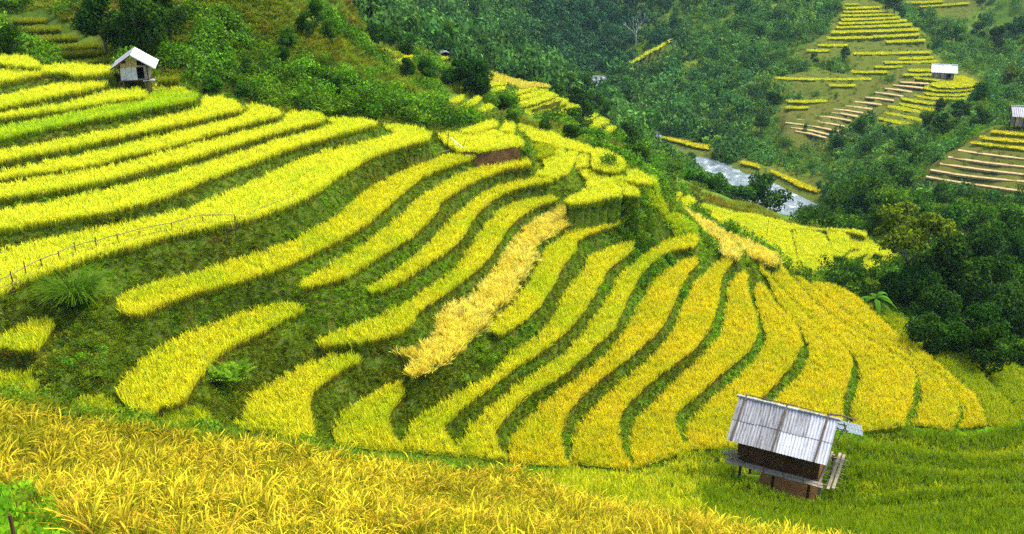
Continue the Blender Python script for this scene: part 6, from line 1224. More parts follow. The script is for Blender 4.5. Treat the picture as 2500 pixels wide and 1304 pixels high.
# ---------------------------------------------------------------- trees one can tell apart
def limb_mb(mb, p, d, L, r, depth, g):
    pts = [Vector(p)]
    dv = Vector(d)
    for i in range(3):
        dv = (dv + Vector(g.normal(0, 0.16, 3)) + Vector((0, 0, 0.06))).normalized()
        pts.append(pts[-1] + dv * L / 3)
    mb.tube(pts, r, r * 0.55, 6)
    ends = [tuple(pts[-1])]
    if depth:
        ends = []
        for k in range(2 if depth > 1 else 3):
            a = g.uniform(0, 6.28)
            e = (dv + Vector((math.cos(a), math.sin(a), 0.15)) * 0.75).normalized()
            ends += limb_mb(mb, pts[-1], e, L * 0.68, r * 0.55, depth - 1, g)
    return ends
def merge(geos):
    v, f, t_ = [], [], []
    for a, b, c in geos:
        k = len(v)
        v += a; f += [tuple(i + k for i in q) for q in b]; t_ += c
    return v, f, t_
def shift(geo, o): return [(x + o[0], y + o[1], z + o[2]) for x, y, z in geo[0]], geo[1], geo[2]
def crown_geo(seed, cards, size, z0, z1, lobes, flat=0.8, r=0.5):
    """crown of separate boughs between z0 and z1, about 2r wide"""
    g = np.random.default_rng(seed)
    out = []
    for i in range(lobes):
        q = (i + 0.5) / lobes
        zz = z0 + (z1 - z0) * g.uniform(0.12, 0.9)
        mid = 1 - abs((zz - z0) / (z1 - z0) * 2 - 0.85) * 0.6
        a = i * 2.4 + g.uniform(-.4, .4)
        rad = r * math.sqrt(g.random()) * 0.78 * mid
        lr_ = r * g.uniform(0.26, 0.46)
        out.append(shift(leaf_clump(cards // lobes, lr_, lr_ * flat, size, seed * 31 + i, shell=0.5), (rad * math.cos(a), rad * math.sin(a), zz - lr_ * flat)))
    return merge(out)
def bamboo_geo(seed, culms, cards, size):
    g = np.random.default_rng(seed)
    v, f, tp = [], [], []
    tubes = []
    for c in range(culms):
        a = g.uniform(0, 6.28); out_ = g.uniform(0.15, 0.5); h = g.uniform(0.7, 1.0)
        line = []
        for s in range(7):
            q = s / 6
            line.append(np.array([math.cos(a) * out_ * q ** 2.2, math.sin(a) * out_ * q ** 2.2, h * (q - 0.22 * q ** 3) / 0.78]))
        tubes.append(line)
        for k in range(cards // culms):
            q = 0.3 + 0.7 * g.random()
            i = min(5, int(q * 6)); p = line[i] * (1 - (q * 6 - i)) + line[i + 1] * (q * 6 - i)
            d = np.array([math.cos(a), math.sin(a), 0]) * g.uniform(0.0, 0.9) + g.normal(0, 0.5, 3) + np.array([0, 0, -0.5])
            d /= np.linalg.norm(d)
            p = p + g.normal(0, 0.035, 3) + d * g.uniform(0, 0.06)
            b = np.cross(d, g.normal(0, 1, 3)); b /= np.linalg.norm(b)
            s = size * g.uniform(0.7, 1.4); n0 = len(v)
            v += [tuple(p), tuple(p + d * s * .5 + b * s * .16), tuple(p + d * s), tuple(p + d * s * .5 - b * s * .16)]
            f.append((n0, n0 + 1, n0 + 2, n0 + 3))
            tp += [float(np.clip(g.normal(0.5, 0.22), 0, 1))] * 4
    return (v, f, tp), tubes
PROTO = {}
def tree_proto(kind, near, var):
    key = (kind, near, var)
    if key in PROTO: return PROTO[key]
    g = np.random.default_rng(var * 7 + len(kind))
    mb = MB()
    mat = {'leafy': 'tree_dark', 'mid': 'tree_mid', 'olive': 'tree_olive', 'spread': 'tree_olive', 'bamboo': 'bush', 'plume': 'bush', 'bush': 'tree_mid'}.get(kind, 'tree_mid')
    cards, size = (5200, 0.058) if near else (1500, 0.085)
    bark = M['bark']
    crown = None
    if kind in ('leafy', 'mid', 'olive', 'bush'):
        mb.tube([(0, 0, -0.08), (0.01, 0.01, 0.2), (0.0, 0.02, 0.42), (0.02, 0, 0.66)], 0.034, 0.014, 7, 0.1)
        for k in range(5):
            a = k * 1.26 + g.uniform(0, .6)
            mb.tube([(0, 0, 0.2 + 0.07 * k), (math.cos(a) * .14, math.sin(a) * .14, 0.34 + .07 * k), (math.cos(a) * .27, math.sin(a) * .27, 0.46 + .06 * k)], 0.015, 0.005, 5)
        z0 = 0.02 if kind == 'bush' else 0.14
        crown = crown_geo(100 + var * 13 + len(kind), cards, size, z0, 1.0, 15 if near else 11)
    elif kind == 'spread':
        ends = []
        mb.tube([(0, 0, -0.05), (0.01, 0, 0.2), (-0.01, 0.01, 0.4)], 0.024, 0.017, 8, 0.08)
        for k in range(4):
            a = k * 1.57 + .4
            ends += limb_mb(mb, (-0.01, 0.01, 0.36 + 0.03 * k), (math.cos(a) * .75, math.sin(a) * .75, 0.85), 0.28, 0.012, 1, g)
        out = []
        for i, e in enumerate(ends):
            rr_ = g.uniform(0.10, 0.17)
            out.append(shift(leaf_clump(420, rr_, rr_ * 0.5, 0.045, 300 + i, shell=0.4, up=0.8), (e[0], e[1], min(e[2], 0.94) - rr_ * 0.35)))
        for i in range(9):
            a, q = g.uniform(0, 6.28), g.uniform(0.05, 0.45)
            out.append(shift(leaf_clump(330, 0.13, 0.06, 0.045, 330 + i, shell=0.4, up=0.8), (q * math.cos(a), q * math.sin(a), g.uniform(0.62, 0.9))))
        crown = merge(out)
    elif kind == 'bamboo':
        crown, tubes = bamboo_geo(500 + var, 22, 3600, 0.085)
        for l in tubes: mb.tube([tuple(q) for q in l[:5]], 0.008, 0.005, 5)
    elif kind == 'plume':
        line = [(0, 0, 0), (-0.02, 0, 0.3), (-0.05, 0, 0.6), (-0.12, 0, 0.85), (-0.28, 0, 0.98), (-0.46, 0, 0.95)]
        mb.tube(line, 0.02, 0.006, 6)
        out = []
        for i in range(26):
            q = 0.35 + 0.65 * i / 25; k = min(4, int(q * 5)); t_ = q * 5 - k
            p = [line[k][a] * (1 - t_) + line[k + 1][a] * t_ for a in range(3)]
            out.append(shift(leaf_clump(60, 0.12, 0.07, 0.09, 600 + i, shell=0.2), (p[0], p[1], p[2] - 0.09)))
        crown = merge(out)
    elif kind == 'dead':
        bark = M['bark_pale']
        mb.tube([(0, 0, -.05), (0.01, 0, .3), (0, 0.01, .55)], 0.02, 0.012, 6)
        for k in range(6):
            a = k * 1.05
            limb_mb(mb, (0, 0, 0.28 + 0.05 * k), (math.cos(a) * .6, math.sin(a) * .6, 0.9), 0.30, 0.008, 2, g)
    PROTO[key] = (mb.mesh('trunk', bark, True), mesh_np('crown', crown[0], crown[1], M[mat], tip=crown[2]) if crown else None)
    return PROTO[key]
NAMES = {'leafy': 'broadleaf_tree', 'mid': 'bushy_tree', 'olive': 'olive_tree', 'spread': 'spreading_tree', 'bamboo': 'bamboo_clump', 'plume': 'bamboo_plume', 'dead': 'bare_tree', 'bush': 'shrub'}
for i, (kind, x, y, zt, wd_, label, group) in enumerate(DATA['trees']):
    zg = float(ground(x, y)) - 0.1
    h = zt - zg
    d = math.hypot(x, y)
    if kind == 'bush': h = max(h, 0.6 * wd_)
    h = max(h, 1.0)
    wd_ = max(wd_, h / 2.3)
    tm, cm = tree_proto(kind, d < 90, i % 3)
    o = empty(NAMES[kind], (x, y, zg), random.uniform(0, 6.28) if kind != 'plume' else 0.2)
    o.scale = (wd_, wd_, h)
    tag(o, label, 'shrub' if kind == 'bush' else ('bamboo' if kind in ('bamboo', 'plume') else 'tree'), group)
    link('stem' if kind in ('bamboo', 'plume') else 'trunk', tm, o)
    if cm: link('crown', cm, o)

# ---------------------------------------------------------------- huts
M['tin'] = tin_mat('weathered_tin', (0.10, 0.085, 0.075), (0.29, 0.285, 0.28), (0.42, 0.42, 0.42))
M['tin_new'] = tin_mat('new_tin', (0.34, 0.33, 0.32), (0.54, 0.54, 0.55), (0.62, 0.62, 0.63))
M['plank_brown'] = solid_mat('brown_plank', [(0.3, (0.035, 0.018, 0.009)), (0.6, (0.085, 0.036, 0.014)), (0.8, (0.14, 0.07, 0.03))], 3.5, 8.0, 0.9, 0.4, None, 'obj')
M['plank_grey'] = solid_mat('grey_plank', [(0.3, (0.12, 0.10, 0.07)), (0.6, (0.26, 0.22, 0.16)), (0.8, (0.38, 0.33, 0.25))], 4.0, 8.0, 0.95, 0.5, None, 'obj')
M['plank_orange'] = solid_mat('orange_plank', [(0.3, (0.22, 0.09, 0.018)), (0.7, (0.42, 0.20, 0.05))], 4.0, 8.0, 0.9, 0.4, None, 'obj')
M['woven'] = solid_mat('woven_bamboo', [(0.3, (0.30, 0.29, 0.27)), (0.55, (0.44, 0.43, 0.42)), (0.75, (0.56, 0.54, 0.50))], 5.0, 9.0, 0.9, 0.5, 30.0, 'obj')
M['woven_tan'] = solid_mat('tan_bamboo', [(0.3, (0.26, 0.17, 0.07)), (0.7, (0.46, 0.34, 0.17))], 5.0, 9.0, 0.9, 0.5, 30.0, 'obj')
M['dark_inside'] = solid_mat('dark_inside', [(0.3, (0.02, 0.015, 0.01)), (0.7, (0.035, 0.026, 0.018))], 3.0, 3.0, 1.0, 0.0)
M['bamboo_pole'] = solid_mat('bamboo_pole', [(0.3, (0.10, 0.075, 0.03)), (0.7, (0.20, 0.155, 0.06))], 5.0, 6.0, 0.7, 0.2, None, 'obj')
M['white_pole'] = solid_mat('white_pole', [(0.3, (0.66, 0.64, 0.56)), (0.7, (0.80, 0.78, 0.70))], 5.0, 6.0, 0.6, 0.1, None, 'obj')
M['earth'] = solid_mat('orange_earth', [(0.3, (0.14, 0.065, 0.018)), (0.55, (0.27, 0.135, 0.035)), (0.75, (0.36, 0.20, 0.06))], 2.5, 9.0, 1.0, 0.8, 8.0)
M['earth_brown'] = solid_mat('brown_earth', [(0.3, (0.04, 0.022, 0.008)), (0.55, (0.11, 0.055, 0.016)), (0.75, (0.20, 0.11, 0.03))], 2.5, 9.0, 1.0, 0.8, 8.0)
M['rock'] = solid_mat('grey_rock', [(0.3, (0.20, 0.20, 0.20)), (0.7, (0.42, 0.42, 0.42))], 2.0, 8.0, 0.9, 0.5)
M['fern_green'] = leaf_mat('fern_green', (0.04, 0.12, 0.005), (0.20, 0.36, 0.02), None, rnd=0.3)
M['thatch'] = solid_mat('grey_thatch', [(0.3, (0.05, 0.05, 0.055)), (0.7, (0.16, 0.16, 0.17))], 5.0, 9.0, 1.0, 0.6)

m, t, out = new_mat('clear_plastic_sheet')
a_, b_, c_ = nd(t, 'ShaderNodeBsdfDiffuse'), nd(t, 'ShaderNodeBsdfTranslucent'), nd(t, 'ShaderNodeMixShader')
for q in (a_, b_): q.inputs['Color'].default_value = (0.30, 0.36, 0.40, 1)
c_.inputs[0].default_value = 0.45
t.links.new(a_.outputs[0], c_.inputs[1]); t.links.new(b_.outputs[0], c_.inputs[2]); t.links.new(c_.outputs[0], out.inputs['Surface'])
M['clear_sheet'] = m
def sheet_mesh(w, l, period, amp, mat):
    """corrugated sheet: w along x, l down y, corrugations run along y"""
    n = max(8, int(w / period * 6))
    v, f = [], []
    for s in range(2):
        for i in range(n + 1):
            x = w * i / n
            v.append((x, l * s, amp * math.sin(2 * math.pi * x / period)))
    for i in range(n): f.append((i, i + 1, n + 2 + i, n + 1 + i))
    me = mesh_np('roof_sheet', v, f, mat, True)
    return me
def on_slope(o, x, y0, z0, down, pitch, side):
    """put a sheet so that its y runs down the roof on the given side"""
    o.location = (x, y0 + side * down * math.cos(pitch), z0 - down * math.sin(pitch))
    if side < 0: o.rotation_euler = (pitch, 0, 0); o.scale = (1, -1, 1)
    else: o.rotation_euler = (-pitch, 0, 0)
def jitter_plank(mb, c, size, a=0.012):
    rot = Matrix.Rotation(random.uniform(-a, a) * 2, 3, 'X') @ Matrix.Rotation(random.uniform(-a, a) * 2, 3, 'Y') @ Matrix.Rotation(random.uniform(-a, a) * 3, 3, 'Z')
    return mb.box(c, size, rot, 0.004)

# --- the near hut: corrugated roof weighed down with poles, on short posts in the green field
HX, HY, GZ = 10.25, 32.10, 31.0                    # GZ: height of its floor
hut = empty('stilt_hut', (HX, HY, GZ), math.atan2(-0.47, 0.88))
tag(hut, 'stilted wooden hut with corrugated tin roof standing in the green rice', 'hut')
hut.scale = (1.05, 1.05, 1.05)
rz_ = hut.rotation_euler.z
def hut_ground(lx, ly):
    return float(ground(HX + lx * math.cos(rz_) - ly * math.sin(rz_), HY + lx * math.sin(rz_) + ly * math.cos(rz_))) - GZ
for lx in (-1.3, -0.1, 1.15):
    for ly in (-0.82, 0.85):
        MB().tube([(lx, ly, min(hut_ground(lx, ly), -0.8) - 0.25), (lx + .01, ly, -0.4), (lx, ly, -0.02)], 0.055, 0.05, 7, 0.06).build('post', M['plank_brown'], hut)
MB().tube([(1.55, -0.98, min(hut_ground(1.5, -1), -0.8) - 0.25), (1.55, -.98, 0)], 0.055, 0.05, 7).build('post', M['plank_grey'], hut)
MB().tube([(1.6, 1.0, min(hut_ground(1.6, 1.0), -0.8) - 0.25), (1.6, 1.0, 0)], 0.055, 0.05, 7).build('post', M['plank_grey'], hut)
MB().box((0, 0, -0.03), (2.9, 1.9, 0.08)).build('floor', M['plank_brown'], hut)
for ly in (-0.95, 0.95): MB().tube([(-1.75, ly, -.10), (0, ly, -.11), (1.95, ly, -.10)], 0.045, 0.04, 6).build('floor_beam', M['plank_grey'], hut)
for k in range(5):                                  # rough ledge along the front, boards end to end in pairs
    MB().box((-1.45 + .69 * k, -1.06 - .01 * (k % 2), 0.0 - .012 * (k % 3)), (0.66, 0.15, 0.03), Matrix.Rotation(random.uniform(-.03, .03), 3, 'Z'), 0.004).build('ledge_board', M['plank_grey'], hut)
    MB().box((-1.40 + .69 * k, -1.22 + .012 * (k % 2), -0.02 - .01 * (k % 2)), (0.62, 0.14, 0.03), Matrix.Rotation(random.uniform(-.05, .05), 3, 'Z'), 0.004).build('ledge_board', M['plank_grey'], hut)
for k in (0, 2, 3):                                 # side deck
    jitter_plank(MB(), (1.52 + .15 * k, -0.05 + 0.03 * (k % 2), 0.015), (0.10 if k else 0.07, 2.35 + .1 * (k % 3), 0.03)).build('deck_board', M['plank_grey'], hut)
for k in range(7):
    MB().tube([(1.45, -1.0 + .31 * k, -.035), (2.14 + .06 * (k % 2), -1.0 + .31 * k, -.035)], 0.022, 0.02, 5).build('deck_joist', M['plank_grey'], hut)
for k in range(15):                                 # front and back walls of upright boards
    x = -1.33 + .19 * k
    for ly in (-0.86, 0.86):
        jitter_plank(MB(), (x, ly + .006 * (k % 2), 0.45 + .01 * (k % 3)), (0.18, 0.025, 0.88)).build('wall_board', M['plank_brown'], hut)
for k in range(9):                                  # gable walls
    y = -0.76 + .19 * k
    hh = 0.80
    for lx, mt in ((-1.43, 'plank_brown'), (1.43, 'plank_orange')):
        if lx > 0: hh2 = hh = (0.72, 0.6, 0.42, 0.2, 0.2, 0.3, 0.42, 0.5, 0.55)[k]
        else: hh2 = hh
        jitter_plank(MB(), (lx + .006 * (k % 2), y, hh - hh2 / 2), (0.025, 0.18, hh2)).build('wall_board', M[mt], hut)
MB().box((1.445, -0.10, 0.44), (0.03, 0.36, 0.03)).build('door_sill', M['plank_grey'], hut)
PIT, RZ, HALF = R(41), 2.02, 1.62                   # pitch, ridge height above the floor, slope length
cw = 0.865
L0 = -1.78
meshes = {}
for side in (-1, 1):
    for row in range(2):
        for c_ in range(4):
            new = side < 0 and ((row == 0 and c_ == 3) or (row == 1 and c_ in (2, 3)))
            key = 'tin_new' if new else ('clear_sheet' if side > 0 and c_ in (2, 3) else 'tin')
            if key not in meshes: meshes[key] = sheet_mesh(cw + 0.03, 0.86, 0.108, 0.016, M[key])
            o = link('roof_sheet', meshes[key], hut)
            on_slope(o, L0 + cw * c_ + (0.75 if side > 0 else 0), 0.0, RZ - (0.02 if row else 0.0) + (.006 if c_ % 2 else 0), 0.03 + 0.80 * row + random.uniform(-.015, .02), PIT, side)
for k in range(5):
    MB().tube([(-1.85 + .72 * k, 0, RZ + .0), (-1.10 + .72 * k, 0, RZ + .006)], 0.055, 0.055, 8).build('ridge_cap', M['tin'] if k != 2 else M['tin_new'], hut)
for x in (-1.55, -0.1, 1.34):                       # bark poles lashed over the sheets
    MB().tube([(x + .03, 0.06, RZ + .09), (x, -0.45, RZ + .05 - .45 * math.tan(PIT) + .03), (x - .05, -HALF * math.cos(PIT) - .1, RZ - (HALF + .1) * math.sin(PIT) + .05)], 0.036, 0.03, 7, 0.12).build('roof_pole', M['bark'], hut)
MB().tube([(-1.5, 0.10, RZ + .075), (0, 0.09, RZ + .085), (1.1, 0.11, RZ + .06)], 0.022, 0.018, 6, 0.1).build('ridge_pole', M['bark'], hut)
MB().tube([(1.3, 0.05, RZ + .10), (1.75, 0.25, RZ + .05), (2.25, 0.5, RZ - .12)], 0.035, 0.03, 6, 0.1).build('ridge_pole', M['bark'], hut)
for x in (-1.3, 0.0, 1.42, 1.9):
    for side in (-1, 1):
        if x > 1.5 and side < 0: continue
        MB().tube([(x, 0, RZ - .08), (x, side * HALF * math.cos(PIT), RZ - .08 - HALF * math.sin(PIT))], 0.025, 0.022, 6).build('rafter', M['plank_grey'], hut)
for side in (-1, 1):
    for q in (0.45, 1.35):
        MB().tube([(-1.7, side * q * math.cos(PIT), RZ - .055 - q * math.sin(PIT)), (1.68 + (.3 if side > 0 else 0), side * q * math.cos(PIT), RZ - .055 - q * math.sin(PIT))], 0.02, 0.02, 6).build('purlin', M['plank_grey'], hut)
MB().tube([(1.72, -0.15, 1.05), (1.85, 0.5, 1.35), (1.95, 0.98, 1.52)], 0.02, 0.018, 6).build('brace', M['plank_grey'], hut)
tw = MB()
for k in range(26):                                 # twigs and thatch left on the far end of the ledge
    tw.tube([(-1.45 + random.uniform(-.1, .2), -1.0 + random.uniform(-.25, .2), 0.03 + random.uniform(0, .3)), (-1.95 + random.uniform(-.2, .2), -1.0 + random.uniform(-.35, .25), random.uniform(-.1, .35))], 0.012, 0.008, 4)
o = tag(tw.build('brushwood', M['plank_grey']), 'pile of twigs stacked on the far end of the near hut ledge', 'brushwood')
o.location, o.rotation_euler = hut.location, hut.rotation_euler
# bare orange earth under the floor
ev, ef = [], []
for i in range(15):
    for j in range(7):
        x = -0.75 + 2.2 * i / 14; q = j / 6
        y = -0.95 + 1.5 * q
        ev.append((x, y, min(hut_ground(x, -1.0), -.75) - .12 + (0.62 * q ** 0.8) + random.uniform(-.03, .03)))
for i in range(14):
    for j in range(6): ef.append((i * 7 + j, i * 7 + j + 7, i * 7 + j + 8, i * 7 + j + 1))
o = tag(link('earth_bank', mesh_np('earth_bank', ev, ef, M['earth'], True)), kind='structure')
o.location, o.rotation_euler = hut.location, hut.rotation_euler

# --- small hut on the upper left terraces
sx, sy, sz = DATA['spots']['hut_left']
h2 = empty('rice_store', (sx, sy, sz), R(14))
tag(h2, 'small bamboo hut on thin legs at the edge of the upper terraces', 'hut')
gz = float(ground(sx, sy)) - sz - 0.1
for lx, ly in ((-0.62, -0.75), (0.66, -0.75), (-0.62, 0.75), (0.66, 0.75)):
    MB().tube([(lx + .02, ly, min(gz, -.45) - .2), (lx, ly, 0.0)], 0.035, 0.032, 6, 0.05).build('leg', M['bamboo_pole'], h2)
MB().box((0, 0, 0.0), (1.56, 1.7, 0.05)).build('floor', M['plank_brown'], h2)
for k in range(3):
    MB().box((-0.56 + .29 * k, -0.80 + .008 * (k % 2), 0.37), (0.28, 0.02, 0.68)).build('wall_panel', M['woven'], h2)
    MB().box((-0.50 + .29 * k, -0.80 + .008 * (k % 2), 0.84 + .10 * (k > 0)), (0.27, 0.02, 0.24 + .22 * (k > 0))).build('wall_panel', M['woven_tan'], h2)
MB().box((0.62, -0.80, 0.37), (0.17, 0.02, 0.70)).build('wall_panel', M['plank_grey'], h2)
MB().box((0.33, -0.79, 0.77), (0.75, 0.03, 0.10)).build('door_lintel', M['plank_grey'], h2)
MB().box((0.37, -0.79, 0.06), (0.34, 0.03, 0.05)).build('door_sill', M['plank_grey'], h2)
for lx, mt in ((-0.74, 'plank_brown'), (0.74, 'plank_grey')):
    for k in range(5): MB().box((lx, -0.62 + .31 * k, 0.42), (0.022, 0.30, 0.78)).build('wall_panel', M[mt], h2)
MB().box((0, 0.80, 0.42), (1.5, 0.02, 0.78)).build('wall_panel', M['dark_inside'], h2)
for lx in (-0.72, 0.72):
    MB().tube([(lx, -0.82, 0.0), (lx * .98, -0.82, 0.86)], 0.03, 0.028, 6).build('corner_post', M['plank_brown'], h2)
P2, RZ2 = R(33), 1.48
for side, ln in ((-1, 1.34), (1, 1.42)):
    for c_ in range(3):
        # ridge runs along y here, sheets run down x
        me = sheet_mesh(0.80, ln, 0.11, 0.014, M['tin_new' if side > 0 else 'tin'])
        o = link('roof_sheet', me, h2)
        o.matrix_local = Matrix.Translation((0, -1.22 + .78 * c_, RZ2)) @ Matrix.Rotation(side * P2, 4, 'Y') @ Matrix(((0, side, 0, 0), (1, 0, 0, 0), (0, 0, 1, 0), (0, 0, 0, 1)))
    MB().box((side * ln / 2 * math.cos(P2), -1.22, RZ2 - ln / 2 * math.sin(P2) - .03), (ln, 0.03, 0.06), Matrix.Rotation(side * P2, 3, 'Y')).build('barge_board', M['tin_new' if side > 0 else 'plank_brown'], h2)
    for c_ in (0.45, 1.0): MB().tube([(side * c_ * math.cos(P2), -1.2, RZ2 - c_ * math.sin(P2) - .05), (side * c_ * math.cos(P2), 1.1, RZ2 - c_ * math.sin(P2) - .05)], 0.02, 0.02, 5).build('purlin', M['bamboo_pole'], h2)
MB().tube([(-1.1, -1.0, min(gz, -.4) - .15), (-.75, -0.95, -.02), (-.35, -.9, .15)], 0.018, 0.015, 5).build('prop', M['bamboo_pole'], h2)
tb = empty('drying_stand', (sx + 0.88, sy - 0.55, sz - .05), R(20))
tag(tb, 'rough bamboo stand beside the small hut on the upper terraces', 'stand')
for lx, ly in ((-0.22, -.1), (0.0, .12), (0.24, -.1)):
    MB().tube([(lx + .06, ly, min(gz, -.5) - .15), (lx, ly, 0.0)], 0.028, 0.024, 6, .1).build('leg', M['bamboo_pole'], tb)
for k in range(5): MB().tube([(-0.3 + .02 * k, -.14 + .07 * k, .02 + .02 * (k % 2)), (0.32, -.12 + .07 * k, .06 - .05 * (k % 2))], 0.022, 0.018, 5).build('slat', M['woven'], tb)
MB().tube([(0.2, 0, 0.02), (0.5, -.1, -.22)], 0.016, 0.014, 5).build('stick', M['bamboo_pole'], tb)

# --- two huts across the valley
def far_hut(key, label, w, d, hw, hr, rot, tin):
    x, y, z = DATA['spots'][key]
    z = float(ground(x, y))
    o = empty('farm_hut', (x, y, z), rot)
    tag(o, label, 'hut')
    for lx in (-w * .46, -w * .15, w * .16, w * .46):
        for ly in (-d * .45, d * .45): MB().tube([(lx, ly, -1.0), (lx, ly, hw)], 0.09, 0.08, 6).build('post', M['plank_brown'], o)
    MB().box((0, 0, 0.5), (w * .96, d * .94, 0.12)).build('floor', M['plank_grey'], o)
    for k in range(8):
        x0 = -w * .45 + w * .9 * (k + .5) / 8
        if k in (5, 6): continue
        MB().box((x0, -d * .45, 0.55 + hw * .36), (w * .108, 0.05, hw * .72)).build('wall_board', M['plank_grey' if k % 3 else 'woven_tan'], o)
    for k in range(4):
        MB().box((w * .46, -d * .34 + d * .23 * k, .55 + hw * .36), (0.05, d * .22, hw * .72)).build('wall_board', M['plank_grey'], o)
        MB().box((-w * .46, -d * .34 + d * .23 * k, .55 + hw * .36), (0.05, d * .22, hw * .72)).build('wall_board', M['plank_grey'], o)
    MB().box((0, d * .45, .55 + hw * .36), (w * .9, 0.05, hw * .72)).build('wall_board', M['dark_inside'], o)
    MB().box((0, -d * .47, hw + .02), (w * 1.0, 0.1, 0.1)).build('eave_beam', M['plank_brown'], o)
    pit = math.atan2(hr, d * .62); ln = math.hypot(hr, d * .66)
    me = sheet_mesh(w * 1.24 / 4 + .04, ln, 0.3, 0.03, M[tin])
    for side in (-1, 1):
        for c_ in range(4):
            s = link('roof_sheet', me, o)
            on_slope(s, -w * .62 + w * 1.24 / 4 * c_, 0, hw + hr - .02 * (c_ % 2), 0.0, pit, side)
    MB().tube([(-w * .63, 0, hw + hr + .02), (w * .63, 0, hw + hr + .02)], 0.09, 0.09, 6).build('ridge_cap', M[tin], o)
    return o
far_hut('hut_far', 'white roofed hut on the round terraced knoll across the river', 4.2, 2.9, 2.1, 1.35, R(-16), 'tin_new')
far_hut('hut_edge', 'grey roofed open hut above the brown harvested terraces across the river', 3.6, 2.6, 1.9, 1.1, R(-12), 'tin')
x, y, z = DATA['spots']['shelter']
z = float(ground(x, y))
o = empty('thatched_shelter', (x, y, z), R(12))
tag(o, 'low dark grey thatched shelter below the small stepped paddies', 'shelter')
for lx, ly in ((-.5, -.4), (.5, -.4), (-.5, .4), (.5, .4)): MB().tube([(lx, ly, -.3), (lx, ly, .55)], .05, .05, 5).build('post', M['plank_brown'], o)
b = MB()
rows = []
for i in range(9):
    q = i / 8; a = math.pi * q
    rows.append([(-.75 * math.cos(a), -0.65 + 1.3 * j / 4, 0.35 + 0.72 * math.sin(a) ** 0.8 + random.uniform(-.03, .03)) for j in range(5)])
vv = [p for r in rows for p in r]
link('thatch', mesh_np('thatch', vv, [(i * 5 + j, i * 5 + j + 1, i * 5 + j + 6, i * 5 + j + 5) for i in range(8) for j in range(4)], M['thatch'], True), o)
MB().box((0, .6, .45), (1.3, .04, .8)).build('wall_panel', M['dark_inside'], o)

# ---------------------------------------------------------------- fences, poles, stakes
def fence(pts, label, h, rails):
    o = empty('bamboo_fence', tuple(pts[0]))
    tag(o, label, 'fence')
    b0 = Vector(pts[0])
    P_ = []
    for i, p in enumerate(pts):
        q = Vector(p) - b0
        g = float(ground(p[0], p[1])) - b0.z
        hh = h * random.uniform(0.85, 1.2) if i < 8 else h * random.uniform(.7, .9)
        P_.append((q.x, q.y, min(g, q.z)))
        MB().tube([(q.x, q.y, min(g, q.z) - .2), (q.x + random.uniform(-.04, .04), q.y, q.z + hh)], 0.028, 0.022, 6, .1).build('post', M['plank_brown'], o)
    for r_ in rails:
        for a, b_ in zip(pts, pts[1:]):
            a2, c2 = Vector(a) - b0, Vector(b_) - b0
            e = (c2 - a2) * 0.04
            MB().tube([a2 - e + Vector((0, -.03, r_ + random.uniform(-.03, .03))), (a2 + c2) / 2 + Vector((0, -.03, r_ + random.uniform(-.02, .05))), c2 + e + Vector((0, -.03, r_ + random.uniform(-.03, .03)))], 0.020, 0.017, 6, .1).build('rail', M['bamboo_pole'], o)
fence(DATA['fence'], 'long bamboo fence along the edge of the widest yellow terrace', 0.85, (0.12, 0.42, 0.72))
fence(DATA['fence2'], 'short bamboo railing past the far end of the long fence', 0.55, (0.2, 0.48))
p0 = Vector(DATA['rail'][0])
o = empty('bamboo_rail', tuple(p0))
tag(o, 'low bamboo rail on the bank above the curved yellow terrace', 'rail')
for a, b_ in zip(DATA['rail'], DATA['rail'][1:]):
    MB().tube([Vector(a) - p0, (Vector(a) + Vector(b_)) / 2 - p0 + Vector((0, 0, .04)), Vector(b_) - p0], 0.024, 0.02, 6, .1).build('rail', M['bamboo_pole'], o)
for a in DATA['rail']: MB().tube([Vector(a) - p0 + Vector((0, 0, -.6)), Vector(a) - p0 + Vector((0, 0, .05))], 0.02, 0.02, 5).build('post', M['plank_brown'], o)
x, y, z = DATA['spots']['sticks']
z = float(ground(x, y))
for (a, b_, lb, mt, nm) in (((-.1, 0, .85), (1.0, -.6, .1), 'upper of two white bamboo poles leaning by the wide terrace end', 'white_pole', 'bamboo_pole'), ((.1, .1, .5), (.8, -.5, -.05), 'lower of two white bamboo poles leaning by the wide terrace end', 'white_pole', 'bamboo_pole'), ((-.35, 0, -.2), (-.2, .1, 1.35), 'tall thin dark stick standing left of the white poles', 'plank_brown', 'stick'), ((.45, -.2, -.2), (.75, 0, .75), 'short thin dark stick crossing the white poles', 'plank_brown', 'stick')):
    tag(MB().tube([(x + a[0], y + a[1], z + a[2]), (x + b_[0], y + b_[1], z + b_[2])], .024, .018, 6).build(nm, M[mt]), lb, 'pole')
for k, lb, h_ in (('post1', 'tall thin pole in the lime green paddy on the spur', 1.6), ('post2', 'thin pole at the back of the valley paddies', 1.2), ('post3', 'short pole on the far lip of the valley paddies', 0.7)):
    x, y, z = DATA['spots'][k]; z = float(ground(x, y))
    tag(MB().tube([(x, y, z - .2), (x + .04, y, z + .5 + h_)], .02, .014, 5).build('pole', M['plank_brown']), lb, 'pole')
x, y, z = DATA['spots']['stakes']
z = float(ground(x, y))
for dx, h_, lb in ((0.0, 0.62, 'taller reddish wooden stake in the weeds at the bottom corner'), (-.19, 0.45, 'shorter reddish wooden stake in the weeds at the bottom corner')):
    tag(MB().tube([(x + dx, y, z - .1), (x + dx - .02, y, z + h_ * .6), (x + dx - .03, y + .02, z + h_)], .024, .018, 7, .12).build('wooden_stake', M['plank_brown']), lb, 'stake')
